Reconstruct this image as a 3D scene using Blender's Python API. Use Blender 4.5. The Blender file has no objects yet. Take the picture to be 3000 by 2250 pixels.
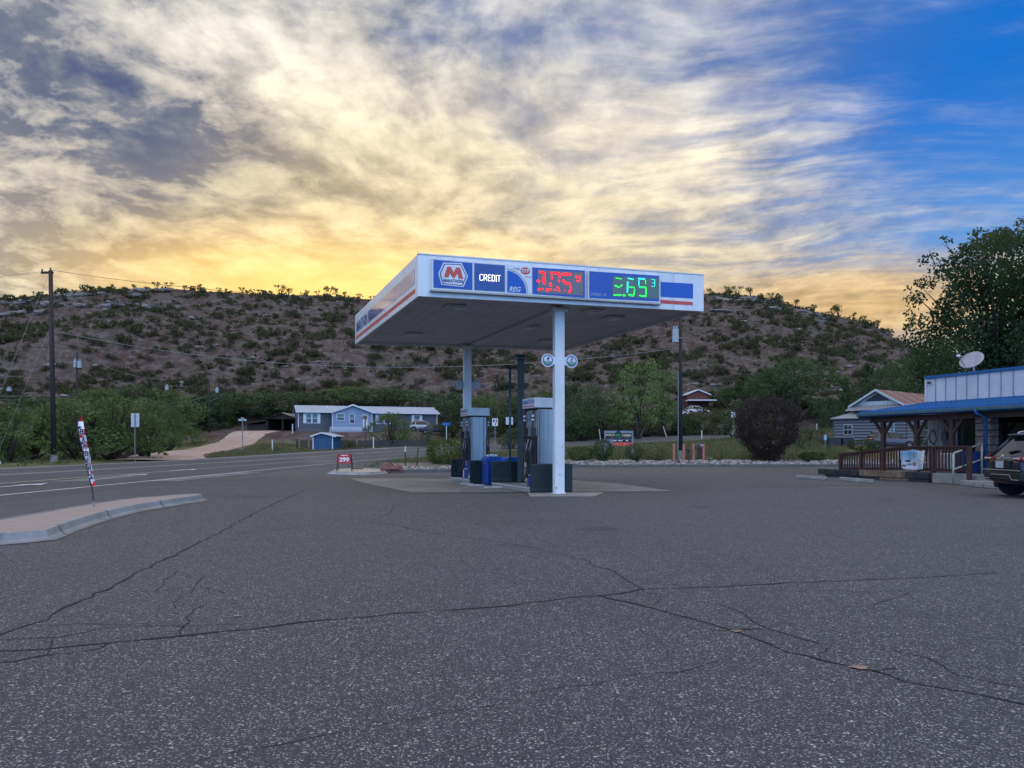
import bpy, math, random
from mathutils import Vector, Matrix, noise
random.seed(11)
R = math.radians
C = bpy.context.scene.collection
sc = bpy.context.scene
# ------------------------------------------------------------------ camera
F, H, HC = 2250.0, 1306.0, 1.25          # focal length and horizon in photo pixels, lens height in metres
def A(u, v, d): return Vector(((u - 1500) / F * d, d, HC + (H - v) / F * d))
def gx(u, d): return (u - 1500) / F * d
def G(u, v, z=0.0): return A(u, v, (HC - z) * F / (v - H))
cam = bpy.data.cameras.new('camera'); camo = bpy.data.objects.new('camera', cam); C.objects.link(camo)
camo.location = (0, 0, HC); camo.rotation_euler = (R(90), 0, 0)
cam.sensor_width = 36; cam.lens = 36 * F / 3000; cam.shift_y = (H - 1125) / 3000
cam.clip_start = .1; cam.clip_end = 5000
sc.camera = camo
sc.view_settings.view_transform = 'Standard'; sc.view_settings.look = 'None'
sc.cycles.max_bounces = 4; sc.cycles.diffuse_bounces = 2; sc.cycles.glossy_bounces = 2; sc.cycles.transmission_bounces = 2; sc.cycles.caustics_reflective = False; sc.cycles.caustics_refractive = False
sc.view_settings.exposure = 0.14; sc.view_settings.gamma = 1.0
# ------------------------------------------------------------------ sun (behind the ridge)
SUN_EL, SUN_AZ = R(9.0), R(-13.5)         # azimuth from +Y towards +X
sd = Vector((math.sin(SUN_AZ) * math.cos(SUN_EL), math.cos(SUN_AZ) * math.cos(SUN_EL), math.sin(SUN_EL)))
sl = bpy.data.lights.new('sun', 'SUN'); sl.energy = 3.0; sl.angle = R(.5); sl.color = (1, .83, .6)
so = bpy.data.objects.new('sun', sl); C.objects.link(so); so.rotation_euler = sd.to_track_quat('Z', 'Y').to_euler()
so.location = sd * 100
# ------------------------------------------------------------------ node helper
class NT:
    def __init__(s, nt): s.nt = nt; nt.nodes.clear()
    def n(s, t, **k):
        x = s.nt.nodes.new(t)
        for a, b in k.items(): setattr(x, a, b)
        return x
    def put(s, sock, v):
        if isinstance(v, bpy.types.NodeSocket): s.nt.links.new(v, sock)
        elif v is not None:
            if hasattr(sock.default_value, '__len__') and not hasattr(v, '__len__'): v = [v] * len(sock.default_value)
            if hasattr(sock.default_value, '__len__') and len(sock.default_value) == 4 and len(v) == 3: v = (*v, 1)
            sock.default_value = v
    def m(s, op, a, b=None, c=None, clamp=False):
        x = s.n('ShaderNodeMath', operation=op, use_clamp=clamp)
        for i, v in enumerate((a, b, c)): s.put(x.inputs[i], v)
        return x.outputs[0]
    def vm(s, op, a, b=None, out=0):
        x = s.n('ShaderNodeVectorMath', operation=op); s.put(x.inputs[0], a)
        if op == 'SCALE': s.put(x.inputs[3], b)
        elif b is not None: s.put(x.inputs[1], b)
        return x.outputs[out]
    def ss(s, a, lo, hi, t0=0., t1=1.):
        x = s.n('ShaderNodeMapRange', interpolation_type='SMOOTHSTEP')
        for i, v in enumerate((a, lo, hi, t0, t1)): s.put(x.inputs[i], v)
        return x.outputs[0]
    def mix(s, f, a, b, mode='MIX'):
        x = s.n('ShaderNodeMix', data_type='RGBA', blend_type=mode)
        s.put(x.inputs[0], f); s.put(x.inputs[6], a); s.put(x.inputs[7], b)
        return x.outputs[2]
    def noise(s, vec, scale, detail=6, rough=.55, dist=0., out=0):
        x = s.n('ShaderNodeTexNoise'); s.put(x.inputs['Vector'], vec)
        s.put(x.inputs['Scale'], scale); s.put(x.inputs['Detail'], detail); s.put(x.inputs['Roughness'], rough); s.put(x.inputs['Distortion'], dist)
        return x.outputs[out]
    def comb(s, x, y, z):
        n = s.n('ShaderNodeCombineXYZ')
        for i, v in enumerate((x, y, z)): s.put(n.inputs[i], v)
        return n.outputs[0]
    def sep(s, v):
        n = s.n('ShaderNodeSeparateXYZ'); s.put(n.inputs[0], v); return n.outputs
# ------------------------------------------------------------------ world: Nishita sky with sunset cloud
w = bpy.data.worlds.new('World'); sc.world = w; w.use_nodes = True
w.cycles.sampling_method = 'MANUAL'; w.cycles.sample_map_resolution = 512
t = NT(w.node_tree)
dr = t.vm('NORMALIZE', t.n('ShaderNodeTexCoord').outputs['Generated'])
dx, dy, dz = t.sep(dr)
def pdir(u, v): return Vector(((u - 1500) / F, 1, (H - v) / F)).normalized()
def blob(u, v, ru, rv, soft=0.):
    """1 at a direction of the sky, fading to 0 at ru (across) / rv (up), photo pixels"""
    p = pdir(u, v); q = t.vm('SUBTRACT', dr, p)
    q = t.vm('MULTIPLY', q, (F / ru, 3.0, F / rv))
    return t.ss(t.vm('LENGTH', q, out=1), 1.0, soft, 0, 1)
sky = t.n('ShaderNodeTexSky', sky_type='NISHITA', sun_disc=False)
sky.sun_elevation = SUN_EL; sky.sun_rotation = SUN_AZ; sky.air_density = 1.0; sky.dust_density = .6; sky.ozone_density = 2.0
zz = t.m('ADD', t.m('MAXIMUM', dz, 0.), .16)
px = t.m('DIVIDE', dx, zz); py = t.m('DIVIDE', dy, zz)
P = t.comb(px, py, 0.)
wq = t.noise(P, 1.1, 3, .5, 0, out=1)
P1 = t.vm('ADD', t.vm('MULTIPLY', P, (1, 1.0, 1)), t.vm('SCALE', t.vm('SUBTRACT', wq, (.5, .5, .5)), .35))
ca, sa = math.cos(-.30), math.sin(-.30)                                  # cirrus run along this bearing
ax = t.m('ADD', t.m('MULTIPLY', px, ca), t.m('MULTIPLY', py, sa))
ay = t.m('SUBTRACT', t.m('MULTIPLY', py, ca), t.m('MULTIPLY', px, sa))
P2 = t.comb(t.m('MULTIPLY', ax, .55), t.m('ADD', t.m('MULTIPLY', ay, 1.75), t.m('MULTIPLY', t.sep(wq)[0], .9)), 3.)
n1 = t.noise(t.vm('ADD', P1, (.6, .9, 0)), 2.1, 6, .57, .1)
n1b = t.noise(t.vm('ADD', P1, (4.7, 1.3, 2.)), 5.4, 6, .6, .15)
n2 = t.noise(P2, 1.7, 6, .6, .15)
n2f = t.noise(t.vm('ADD', P2, (2.3, 5.3, 1)), 5.5, 5, .6, .1)
wr = t.ss(dx, -.06, .24, .0, .9)
nlo = t.m('ADD', t.m('MULTIPLY', n1, t.m('SUBTRACT', 1., wr)), t.m('MULTIPLY', n2, wr))
nhi = t.m('ADD', t.m('MULTIPLY', n1b, t.m('SUBTRACT', 1., t.m('MULTIPLY', wr, .8))), t.m('MULTIPLY', n2f, t.m('MULTIPLY', wr, .8)))
nn = t.m('ADD', t.m('MULTIPLY', nlo, .62), t.m('MULTIPLY', nhi, .38))
def acc(lst, base):
    o = base
    for (u, v, a, b, k) in lst: o = t.m('ADD', o, t.m('MULTIPLY', blob(u, v, a, b), k))
    return o
bias = acc([(20, 170, 300, 240, -.16), (380, 330, 1150, 800, .34), (250, 250, 500, 350, .12), (3080, 80, 1000, 560, -.46), (2250, 130, 640, 230, -.16), (3020, 600, 760, 330, -.17),
            (2420, 900, 700, 150, .25), (1900, 380, 700, 260, .08), (900, 800, 1500, 420, .3)], .27)
n3 = t.noise(t.vm('ADD', t.vm('MULTIPLY', P1, (1, .8, 1)), (1.7, 8.3, 4.)), 11., 4, .6, .1)
stk = t.m('MULTIPLY', t.m('SUBTRACT', n2f, .5), t.m('MULTIPLY', wr, .35))
cov = t.ss(t.m('ADD', t.m('ADD', nn, bias), stk), .30, .95)
tone_n = t.ss(nn, .34, .66)
tone_h = t.ss(nhi, .38, .62)
tone = acc([(700, 100, 480, 190, .45), (880, 290, 480, 200, .30), (1200, 330, 400, 220, .22), (2000, 400, 560, 210, .40), (1700, 600, 700, 300, .22), (370, 300, 400, 420, -.40), (200, 120, 360, 300, -.12), (1060, 160, 330, 150, -.20),
            (250, 740, 560, 260, -.20), (1330, 110, 360, 130, -.08), (1000, 770, 1000, 280, .22), (1900, 150, 700, 90, .15), (1600, 200, 400, 200, .1)], t.m('ADD', t.m('ADD', t.m('ADD', .10, t.m('MULTIPLY', tone_n, .26)), t.m('MULTIPLY', tone_h, .36)), t.m('MULTIPLY', t.m('SUBTRACT', n3, .56), 1.35)))
tone = t.m('MULTIPLY', tone, 1.0, clamp=True)
g = blob(1000, 850, 2300, 820); g2 = blob(1000, 850, 1100, 240)
gr = blob(2500, 905, 900, 230)
dark = t.mix(g, (.25, .265, .31), (.50, .385, .22))
dark = t.mix(blob(330, 260, 560, 460), dark, t.mix(t.ss(t.m('ADD', t.m('MULTIPLY', nhi, .5), t.m('MULTIPLY', n3, .5)), .40, .64), (.085, .115, .215), (.30, .30, .325)))
dark = t.mix(gr, dark, (.52, .35, .17))
lite = t.mix(g, (.97, .92, .82), (1.10, .87, .47))
lite = t.mix(g2, lite, (1.32, .96, .42)); dark = t.mix(g2, dark, (.86, .56, .20))
lite = t.mix(gr, lite, (.95, .66, .32))
cl = t.mix(tone, dark, lite)
back = t.ss(dy, .25, -.35)                                                # unseen sky overhead and behind the lens, brightened and blued to light the scene
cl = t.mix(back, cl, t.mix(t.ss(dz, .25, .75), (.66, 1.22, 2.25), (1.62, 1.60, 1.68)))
blue = t.mix(t.ss(dz, .06, .42), (.17, .42, .80), (.0, .150, .60))
blue = t.mix(.08, blue, t.vm('SCALE', sky.outputs[0], .1))
blue = t.mix(blob(60, 160, 760, 520), blue, (.075, .16, .42))
blue = t.mix(blob(2200, 130, 600, 240), blue, (.06, .16, .45))
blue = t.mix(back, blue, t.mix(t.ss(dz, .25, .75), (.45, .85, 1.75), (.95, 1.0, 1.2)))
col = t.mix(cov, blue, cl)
col = t.mix(t.m('MULTIPLY', blob(980, 860, 760, 170), .7), col, (1.3, .86, .25))
col = t.mix(t.ss(dz, .0, -.06), col, (.10, .10, .10))
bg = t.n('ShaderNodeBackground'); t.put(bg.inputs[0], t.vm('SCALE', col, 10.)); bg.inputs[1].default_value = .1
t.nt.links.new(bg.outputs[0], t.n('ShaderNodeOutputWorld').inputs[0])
# ------------------------------------------------------------------ materials
MATS = {}
def M(name, col, rough=.6, metal=0., var=.12, scale=4., bump=0., spec=.4, emit=0., col2=None, coat=0., stretch=None, detail=5):
    if name in MATS: return MATS[name]
    m = bpy.data.materials.new(name); m.use_nodes = True; t = NT(m.node_tree)
    p = t.n('ShaderNodeBsdfPrincipled'); o = t.n('ShaderNodeOutputMaterial'); t.nt.links.new(p.outputs[0], o.inputs[0])
    vec = t.n('ShaderNodeTexCoord').outputs['Object']
    if stretch: vec = t.vm('MULTIPLY', vec, stretch)
    nz = t.noise(vec, scale, detail, .6)
    a = [c * (1 - var) for c in col]; b = [c * (1 + var) for c in col]
    if col2: a, b = col, col2
    t.put(p.inputs['Base Color'], t.mix(t.ss(nz, .3, .7), a, b))
    t.put(p.inputs['Roughness'], t.m('ADD', rough, t.m('MULTIPLY', t.m('SUBTRACT', nz, .5), .15)))
    p.inputs['Metallic'].default_value = metal; p.inputs['Specular IOR Level'].default_value = spec
    p.inputs['Coat Weight'].default_value = coat
    if emit:
        p.inputs['Emission Color'].default_value = (*col, 1); p.inputs['Emission Strength'].default_value = emit
    if bump:
        bn = t.n('ShaderNodeBump'); bn.inputs['Strength'].default_value = bump; bn.inputs['Distance'].default_value = .02
        t.put(bn.inputs['Height'], nz); t.put(p.inputs['Normal'], bn.outputs[0])
    MATS[name] = m; return m
def leaf(name, c1, c2, trans=.25):
    if name in MATS: return MATS[name]
    m = bpy.data.materials.new(name); m.use_nodes = True; t = NT(m.node_tree)
    geo = t.n('ShaderNodeNewGeometry'); ob = t.n('ShaderNodeTexCoord').outputs['Object']; oi = t.n('ShaderNodeObjectInfo')
    big = t.noise(t.vm('ADD', ob, oi.outputs['Location']), .9, 3, .6)
    f = t.m('ADD', t.m('MULTIPLY', t.ss(big, .3, .7), .6), t.m('MULTIPLY', geo.outputs['Random Per Island'], .4))
    col = t.mix(f, c1, c2)
    col = t.mix(t.m('MULTIPLY', oi.outputs['Random'], .35), col, [c * .55 for c in c1])
    d = t.n('ShaderNodeBsdfPrincipled'); t.put(d.inputs['Base Color'], col); d.inputs['Roughness'].default_value = .75; d.inputs['Specular IOR Level'].default_value = .15
    tr = t.n('ShaderNodeBsdfTranslucent'); t.put(tr.inputs[0], t.mix(.5, col, (.30, .34, .06)))
    mx = t.n('ShaderNodeMixShader'); mx.inputs[0].default_value = trans
    t.nt.links.new(d.outputs[0], mx.inputs[1]); t.nt.links.new(tr.outputs[0], mx.inputs[2])
    t.nt.links.new(mx.outputs[0], t.n('ShaderNodeOutputMaterial').inputs[0])
    MATS[name] = m; return m
# ------------------------------------------------------------------ object helpers
WM = {}
def tag(o, label=None, cat=None, group=None, kind=None):
    for k, v in (('label', label), ('category', cat), ('group', group), ('kind', kind)):
        if v: o[k] = v
    return o
def par(o, p):
    if p is not None:
        o.parent = p; o.matrix_parent_inverse = WM.get(p.name, Matrix()).inverted()
def thing(name, label, cat, loc=(0, 0, 0), group=None):
    o = bpy.data.objects.new(name, None); C.objects.link(o); o.location = loc; o.empty_display_size = .2
    WM[o.name] = Matrix.Translation(loc); return tag(o, label, cat, group)
def copy_tree(o, parent=None):
    c = o.copy(); C.objects.link(c)
    if parent is not None: c.parent = parent
    for ch in list(o.children): copy_tree(ch, c)
    return c
class MB:
    def __init__(s): s.v = []; s.f = []; s.m = []
    def add(s, vs, fs, m=0):
        o = len(s.v); s.v += [tuple(p) for p in vs]; s.f += [tuple(i + o for i in f) for f in fs]; s.m += [m] * len(fs); return s
    def poly(s, pts, m=0): return s.add(pts, [tuple(range(len(pts)))], m)
    def obb(s, o, ex, ey, ez, m=0):
        o, ex, ey, ez = map(Vector, (o, ex, ey, ez))
        vs = [o, o + ex, o + ex + ey, o + ey, o + ez, o + ex + ez, o + ex + ey + ez, o + ey + ez]
        fs = [(0, 3, 2, 1), (4, 5, 6, 7), (0, 1, 5, 4), (1, 2, 6, 5), (2, 3, 7, 6), (3, 0, 4, 7)]
        if ex.cross(ey).dot(ez) < 0: fs = [f[::-1] for f in fs]
        return s.add(vs, fs, m)
    def box(s, c, sz, rz=0., m=0):
        c = Vector(c); ca, sa = math.cos(rz), math.sin(rz)
        ex = Vector((ca, sa, 0)) * sz[0]; ey = Vector((-sa, ca, 0)) * sz[1]; ez = Vector((0, 0, sz[2]))
        return s.obb(c - (ex + ey + ez) / 2, ex, ey, ez, m)
    def prism(s, pts, ext, m=0):
        n = len(pts); ext = Vector(ext); pts = [Vector(p) for p in pts]
        vs = pts + [p + ext for p in pts]
        fs = [tuple(range(n))[::-1], tuple(range(n, 2 * n))] + [(i, (i + 1) % n, n + (i + 1) % n, n + i) for i in range(n)]
        return s.add(vs, fs, m)
    def tube(s, pts, r, n=8, m=0, cap=True):
        pts = [Vector(p) for p in pts]; k = len(pts)
        rs = r if hasattr(r, '__len__') else [r] * k
        vs = []; fs = []; up = None
        for i, p in enumerate(pts):
            d = (pts[min(i + 1, k - 1)] - pts[max(i - 1, 0)]); d = d.normalized() if d.length > 1e-9 else Vector((0, 0, 1))
            if up is None: up = Vector((0, 0, 1)) if abs(d.z) < .9 else Vector((1, 0, 0))
            a = d.cross(up)
            if a.length < 1e-6: a = d.orthogonal()
            a.normalize(); b = a.cross(d); up = b
            for j in range(n):
                t = 2 * math.pi * j / n; vs.append(p + (a * math.cos(t) + b * math.sin(t)) * rs[i])
        for i in range(k - 1):
            for j in range(n): fs.append((i * n + j, i * n + (j + 1) % n, (i + 1) * n + (j + 1) % n, (i + 1) * n + j))
        if cap: fs.append(tuple(range(n))[::-1]); fs.append(tuple((k - 1) * n + j for j in range(n)))
        return s.add(vs, fs, m)
    def cyl(s, p, r, h, n=16, m=0, r2=None): return s.tube([p, Vector(p) + Vector((0, 0, h))], [r, r if r2 is None else r2], n, m)
    def disc(s, c, nrm, r, th, n=24, m=0):
        nrm = Vector(nrm).normalized(); c = Vector(c); return s.tube([c - nrm * th / 2, c + nrm * th / 2], r, n, m)
    def rock(s, c, r, m=0, rough=.3, seed=0, n=6, sq=.6):
        c = Vector(c); vs = []; fs = []; k = n * 2
        rr = r if hasattr(r, '__len__') else (r, r, r * sq)
        off = Vector((seed * 3.1, seed * 1.7, seed * .9))
        for i in range(n + 1):
            th = math.pi * i / n
            for j in range(k):
                ph = 2 * math.pi * j / k
                d = Vector((math.sin(th) * math.cos(ph), math.sin(th) * math.sin(ph), math.cos(th)))
                q = 1 + rough * noise.noise(d * 1.3 + off) * 1.6 + rough * .5 * noise.noise(d * 3.1 + off)
                vs.append((c.x + d.x * rr[0] * q, c.y + d.y * rr[1] * q, c.z + d.z * rr[2] * q))
        for i in range(n):
            for j in range(k): fs.append((i * k + j, (i + 1) * k + j, (i + 1) * k + (j + 1) % k, i * k + (j + 1) % k))
        return s.add(vs, fs, m)
    def build(s, name, mats, parent=None, smooth=False, bev=0., label=None):
        me = bpy.data.meshes.new(name); me.from_pydata(s.v, [], s.f)
        if not isinstance(mats, (list, tuple)): mats = [mats]
        for x in mats: me.materials.append(x)
        if len(mats) > 1: me.polygons.foreach_set('material_index', s.m)
        if smooth: me.polygons.foreach_set('use_smooth', [True] * len(me.polygons))
        me.update()
        o = bpy.data.objects.new(name, me); C.objects.link(o); par(o, parent)
        if bev:
            b = o.modifiers.new('bevel', 'BEVEL'); b.width = bev; b.segments = 2; b.limit_method = 'ANGLE'
        if label: o['label'] = label
        return o
def textmesh(name, body, size, mat, M4, parent=None, ext=.004, bold=0., shear=0., width=None, align='CENTER', height=None):
    """lettering as a real thin mesh; M4 columns: right, up, out and the centre point"""
    cu = bpy.data.curves.new(name, 'FONT'); cu.body = body; cu.size = size; cu.extrude = ext; cu.offset = bold; cu.shear = shear
    cu.align_x = align; cu.align_y = 'CENTER'; cu.resolution_u = 3
    o = bpy.data.objects.new('tmp', cu); C.objects.link(o)
    dg = bpy.context.evaluated_depsgraph_get(); me = bpy.data.meshes.new_from_object(o.evaluated_get(dg))
    C.objects.unlink(o); bpy.data.objects.remove(o); bpy.data.curves.remove(cu)
    xs = [v.co.x for v in me.vertices]; ys = [v.co.y for v in me.vertices]
    w0, h0 = max(xs) - min(xs), max(ys) - min(ys); cx, cy = (max(xs) + min(xs)) / 2, (max(ys) + min(ys)) / 2
    kx = width / w0 if width else 1.; ky = height / h0 if height else (kx if width else 1.)
    for v in me.vertices:
        v.co = ((v.co.x - cx) * kx if align == 'CENTER' else v.co.x * kx, (v.co.y - cy) * ky, v.co.z)
    me.transform(M4); me.materials.clear(); me.materials.append(mat); me.name = name
    o = bpy.data.objects.new(name, me); C.objects.link(o); par(o, parent); return o
def frame4(o, right, up):
    right = Vector(right).normalized(); up = Vector(up).normalized(); out = right.cross(up)
    m = Matrix((right, up, out)).transposed().to_4x4(); m.translation = Vector(o); return m
def lerp(a, b, t): return a + (b - a) * t
def interp(tab, x):
    if x <= tab[0][0]: return tab[0][1]
    for (a, p), (b, q) in zip(tab, tab[1:]):
        if x <= b: return lerp(p, q, (x - a) / (b - a))
    return tab[-1][1]
def sstep(a, b, x):
    t = max(0., min(1., (x - a) / (b - a))); return t * t * (3 - 2 * t)
# ------------------------------------------------------------------ road centre line, terrain
RC = [(-20, -90, 0), (-20, 0, 0), (-20, 45, 0), (-19.2, 60, .05), (-16, 76, .3), (-9, 90, .75), (2, 101, 1.4), (18, 110, 2.1), (40, 117, 3), (70, 122, 4.2), (110, 127, 5.5), (190, 137, 8)]
def cr(P, k=8):
    out = []
    for i in range(len(P) - 1):
        a, b, c, d = (Vector(P[max(i - 1, 0)]), Vector(P[i]), Vector(P[i + 1]), Vector(P[min(i + 2, len(P) - 1)]))
        for j in range(k):
            t = j / k
            out.append(.5 * ((2 * b) + (c - a) * t + (2 * a - 5 * b + 4 * c - d) * t * t + (3 * b - a - 3 * c + d) * t ** 3))
    out.append(Vector(P[-1])); return out
RL = cr(RC)
def road_near(x, y):
    best = (1e9, 0, 0)
    for a, b in zip(RL, RL[1:]):
        ex, ey = b.x - a.x, b.y - a.y; L = ex * ex + ey * ey
        t = max(0, min(1, ((x - a.x) * ex + (y - a.y) * ey) / L))
        qx, qy = x - a.x - ex * t, y - a.y - ey * t; d = math.hypot(qx, qy)
        if d < best[0]: best = (d, a.z + (b.z - a.z) * t, (ex * qy - ey * qx) / math.sqrt(L))
    return best
def bank(y): return .03 * sstep(60, 100, y)
DS = [46, 50, 60, 75, 90, 105, 112, 118, 130, 150]
TB = [(-1500, [0, 0, .2, .8, 1.5, 2.5, 3, 3.5, 6, 14]), (0, [0, 0, .2, .8, 1.5, 2.5, 3, 3.5, 6, 14]), (400, [0, 0, .1, .4, 1, 2, 2.6, 3.3, 5, 12]),
      (650, [0, 0, .1, .3, .7, 1.8, 2.9, 3.4, 4.6, 11]), (900, [0, 0, 0, .1, .4, 1.4, 3.2, 3.5, 4, 10]), (1250, [0, 0, .1, .2, .5, 1.3, 3.0, 3.45, 4, 10]),
      (1450, [.1, .2, .3, .5, .8, 1.2, 2, 2.6, 4, 10]), (1650, [.3, .3, .4, .6, .9, 1.5, 1.9, 2.2, 4, 9]), (1900, [.3, .35, .45, .7, 1.1, 1.9, 2.2, 2.5, 4.5, 7.5]),
      (2200, [.3, .35, .6, 1, 1.7, 2.6, 3.2, 3.8, 6, 9]), (2450, [.3, .35, .65, 1.1, 2.2, 3.9, 4.5, 5, 7, 11]), (2800, [.2, .3, .7, 1.1, 2.2, 4, 4.6, 5.2, 7.5, 11]), (4500, [0, .2, .7, 1.1, 2.2, 4, 4.6, 5.2, 7.5, 11])]
RV = [(-1500, 900), (-600, 895), (0, 880), (130, 866), (250, 852), (380, 846), (520, 848), (640, 856), (800, 863), (1000, 869), (1200, 890), (1500, 915), (1800, 890), (2000, 863), (2090, 862), (2180, 868),
      (2260, 878), (2330, 894), (2400, 915), (2480, 933), (2560, 952), (2620, 990), (2680, 1034), (2760, 1090), (2900, 1150), (3400, 1180), (4500, 1150)]
DR = 250.
def terr(x, y, rd=True):
    if y < 20: return -.06
    u = max(-1500, min(4500, 1500 + x / y * F))
    if y <= DS[0]: z = 0.
    else:
        tabs = []
        for i in range(len(TB) - 1):
            if u <= TB[i + 1][0]: break
        k = (u - TB[i][0]) / (TB[i + 1][0] - TB[i][0])
        def zd(d): return lerp(interp(list(zip(DS, TB[i][1])), d), interp(list(zip(DS, TB[i + 1][1])), d), k)
        zr = HC + (H - interp(RV, u)) / F * DR
        if y <= 150: z = zd(y) if y > 50 else lerp(0, zd(50), (y - 46) / 4)
        elif y <= DR:
            q = (y - 150) / (DR - 150); z = lerp(zd(150), zr, q ** .88)
        else: z = zr - (y - DR) * .06 - max(0, y - 290) * .12
        if y > 95:
            k2 = sstep(120, 160, y) * (1 - .75 * sstep(DR - 25, DR, y)); p = Vector((x * .035, y * .035, 0))
            z += k2 * (noise.noise(p) * 3.2 + noise.noise(p * 2.7) * 1.3 + noise.noise(p * 6) * .7 + noise.noise(p * 13) * .35) + .12 * noise.noise(Vector((x * .3, y * .3, 1)))
    if rd and 40 < y < 170:
        d, rz, off = road_near(x, y)
        if d < 16:
            z = lerp(z, rz + bank(y) * max(-9, min(9, off)) - .10, sstep(15, 10.2, d))
    return z - .06
def grid_mesh(name, xs, ys, mat):
    mb = MB(); nx = len(xs)
    vs = [(x, y, terr(x, y)) for y in ys for x in xs]
    fs = [(j * nx + i, j * nx + i + 1, (j + 1) * nx + i + 1, (j + 1) * nx + i) for j in range(len(ys) - 1) for i in range(nx - 1)]
    mb.add(vs, fs); return mb.build(name, mat, smooth=True)
def frange(a, b, s):
    o = []
    while a < b - 1e-6: o.append(a); a += s
    return o
def mat_ground():
    m = bpy.data.materials.new('desert ground'); m.use_nodes = True; t = NT(m.node_tree)
    ob = t.n('ShaderNodeTexCoord').outputs['Object']; x, y, z = t.sep(ob)
    a = t.noise(ob, .09, 8, .62); b = t.noise(ob, .6, 6, .65); c = t.noise(ob, 4., 5, .7)
    dirt = t.mix(t.ss(a, .35, .65), (.066, .042, .036), (.092, .070, .063))
    dirt = t.mix(t.ss(b, .42, .72), dirt, (.145, .122, .115))
    dirt = t.mix(t.ss(c, .55, .8), dirt, (.06, .05, .045))
    scr = t.mix(t.ss(b, .4, .6), (.050, .052, .035), (.085, .08, .052))
    dirt = t.mix(t.m('MULTIPLY', t.ss(t.noise(ob, .17, 7, .7), .52, .66), .75), dirt, scr)
    gra = t.mix(t.ss(b, .35, .7), (.085, .095, .040), (.17, .15, .08))
    gra = t.mix(t.ss(a, .52, .62), gra, (.22, .165, .125))
    flat = t.ss(t.m('ADD', z, t.m('MULTIPLY', b, 1.2)), 1.9, 3.0)
    col = t.mix(flat, gra, dirt)
    p = t.n('ShaderNodeBsdfPrincipled'); t.put(p.inputs['Base Color'], col); p.inputs['Roughness'].default_value = .95; p.inputs['Specular IOR Level'].default_value = .1
    bn = t.n('ShaderNodeBump'); bn.inputs['Strength'].default_value = .6; bn.inputs['Distance'].default_value = .6
    t.put(bn.inputs['Height'], t.m('ADD', b, t.m('MULTIPLY', c, .3))); t.put(p.inputs['Normal'], bn.outputs[0])
    t.nt.links.new(p.outputs[0], t.n('ShaderNodeOutputMaterial').inputs[0]); return m
XS = [-1500, -900, -600, -420, -330, -260] + frange(-240, 200, 2.) + [200, 240, 300, 420, 600, 900, 1500]
YS = [-400, -100, -30, 20, 40] + frange(44, 120, 2.) + frange(120, 276, 2.) + [280, 300, 340, 420, 600, 1000, 1600]
gnd = grid_mesh('ground', XS, YS, mat_ground()); tag(gnd, kind='structure')
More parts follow.
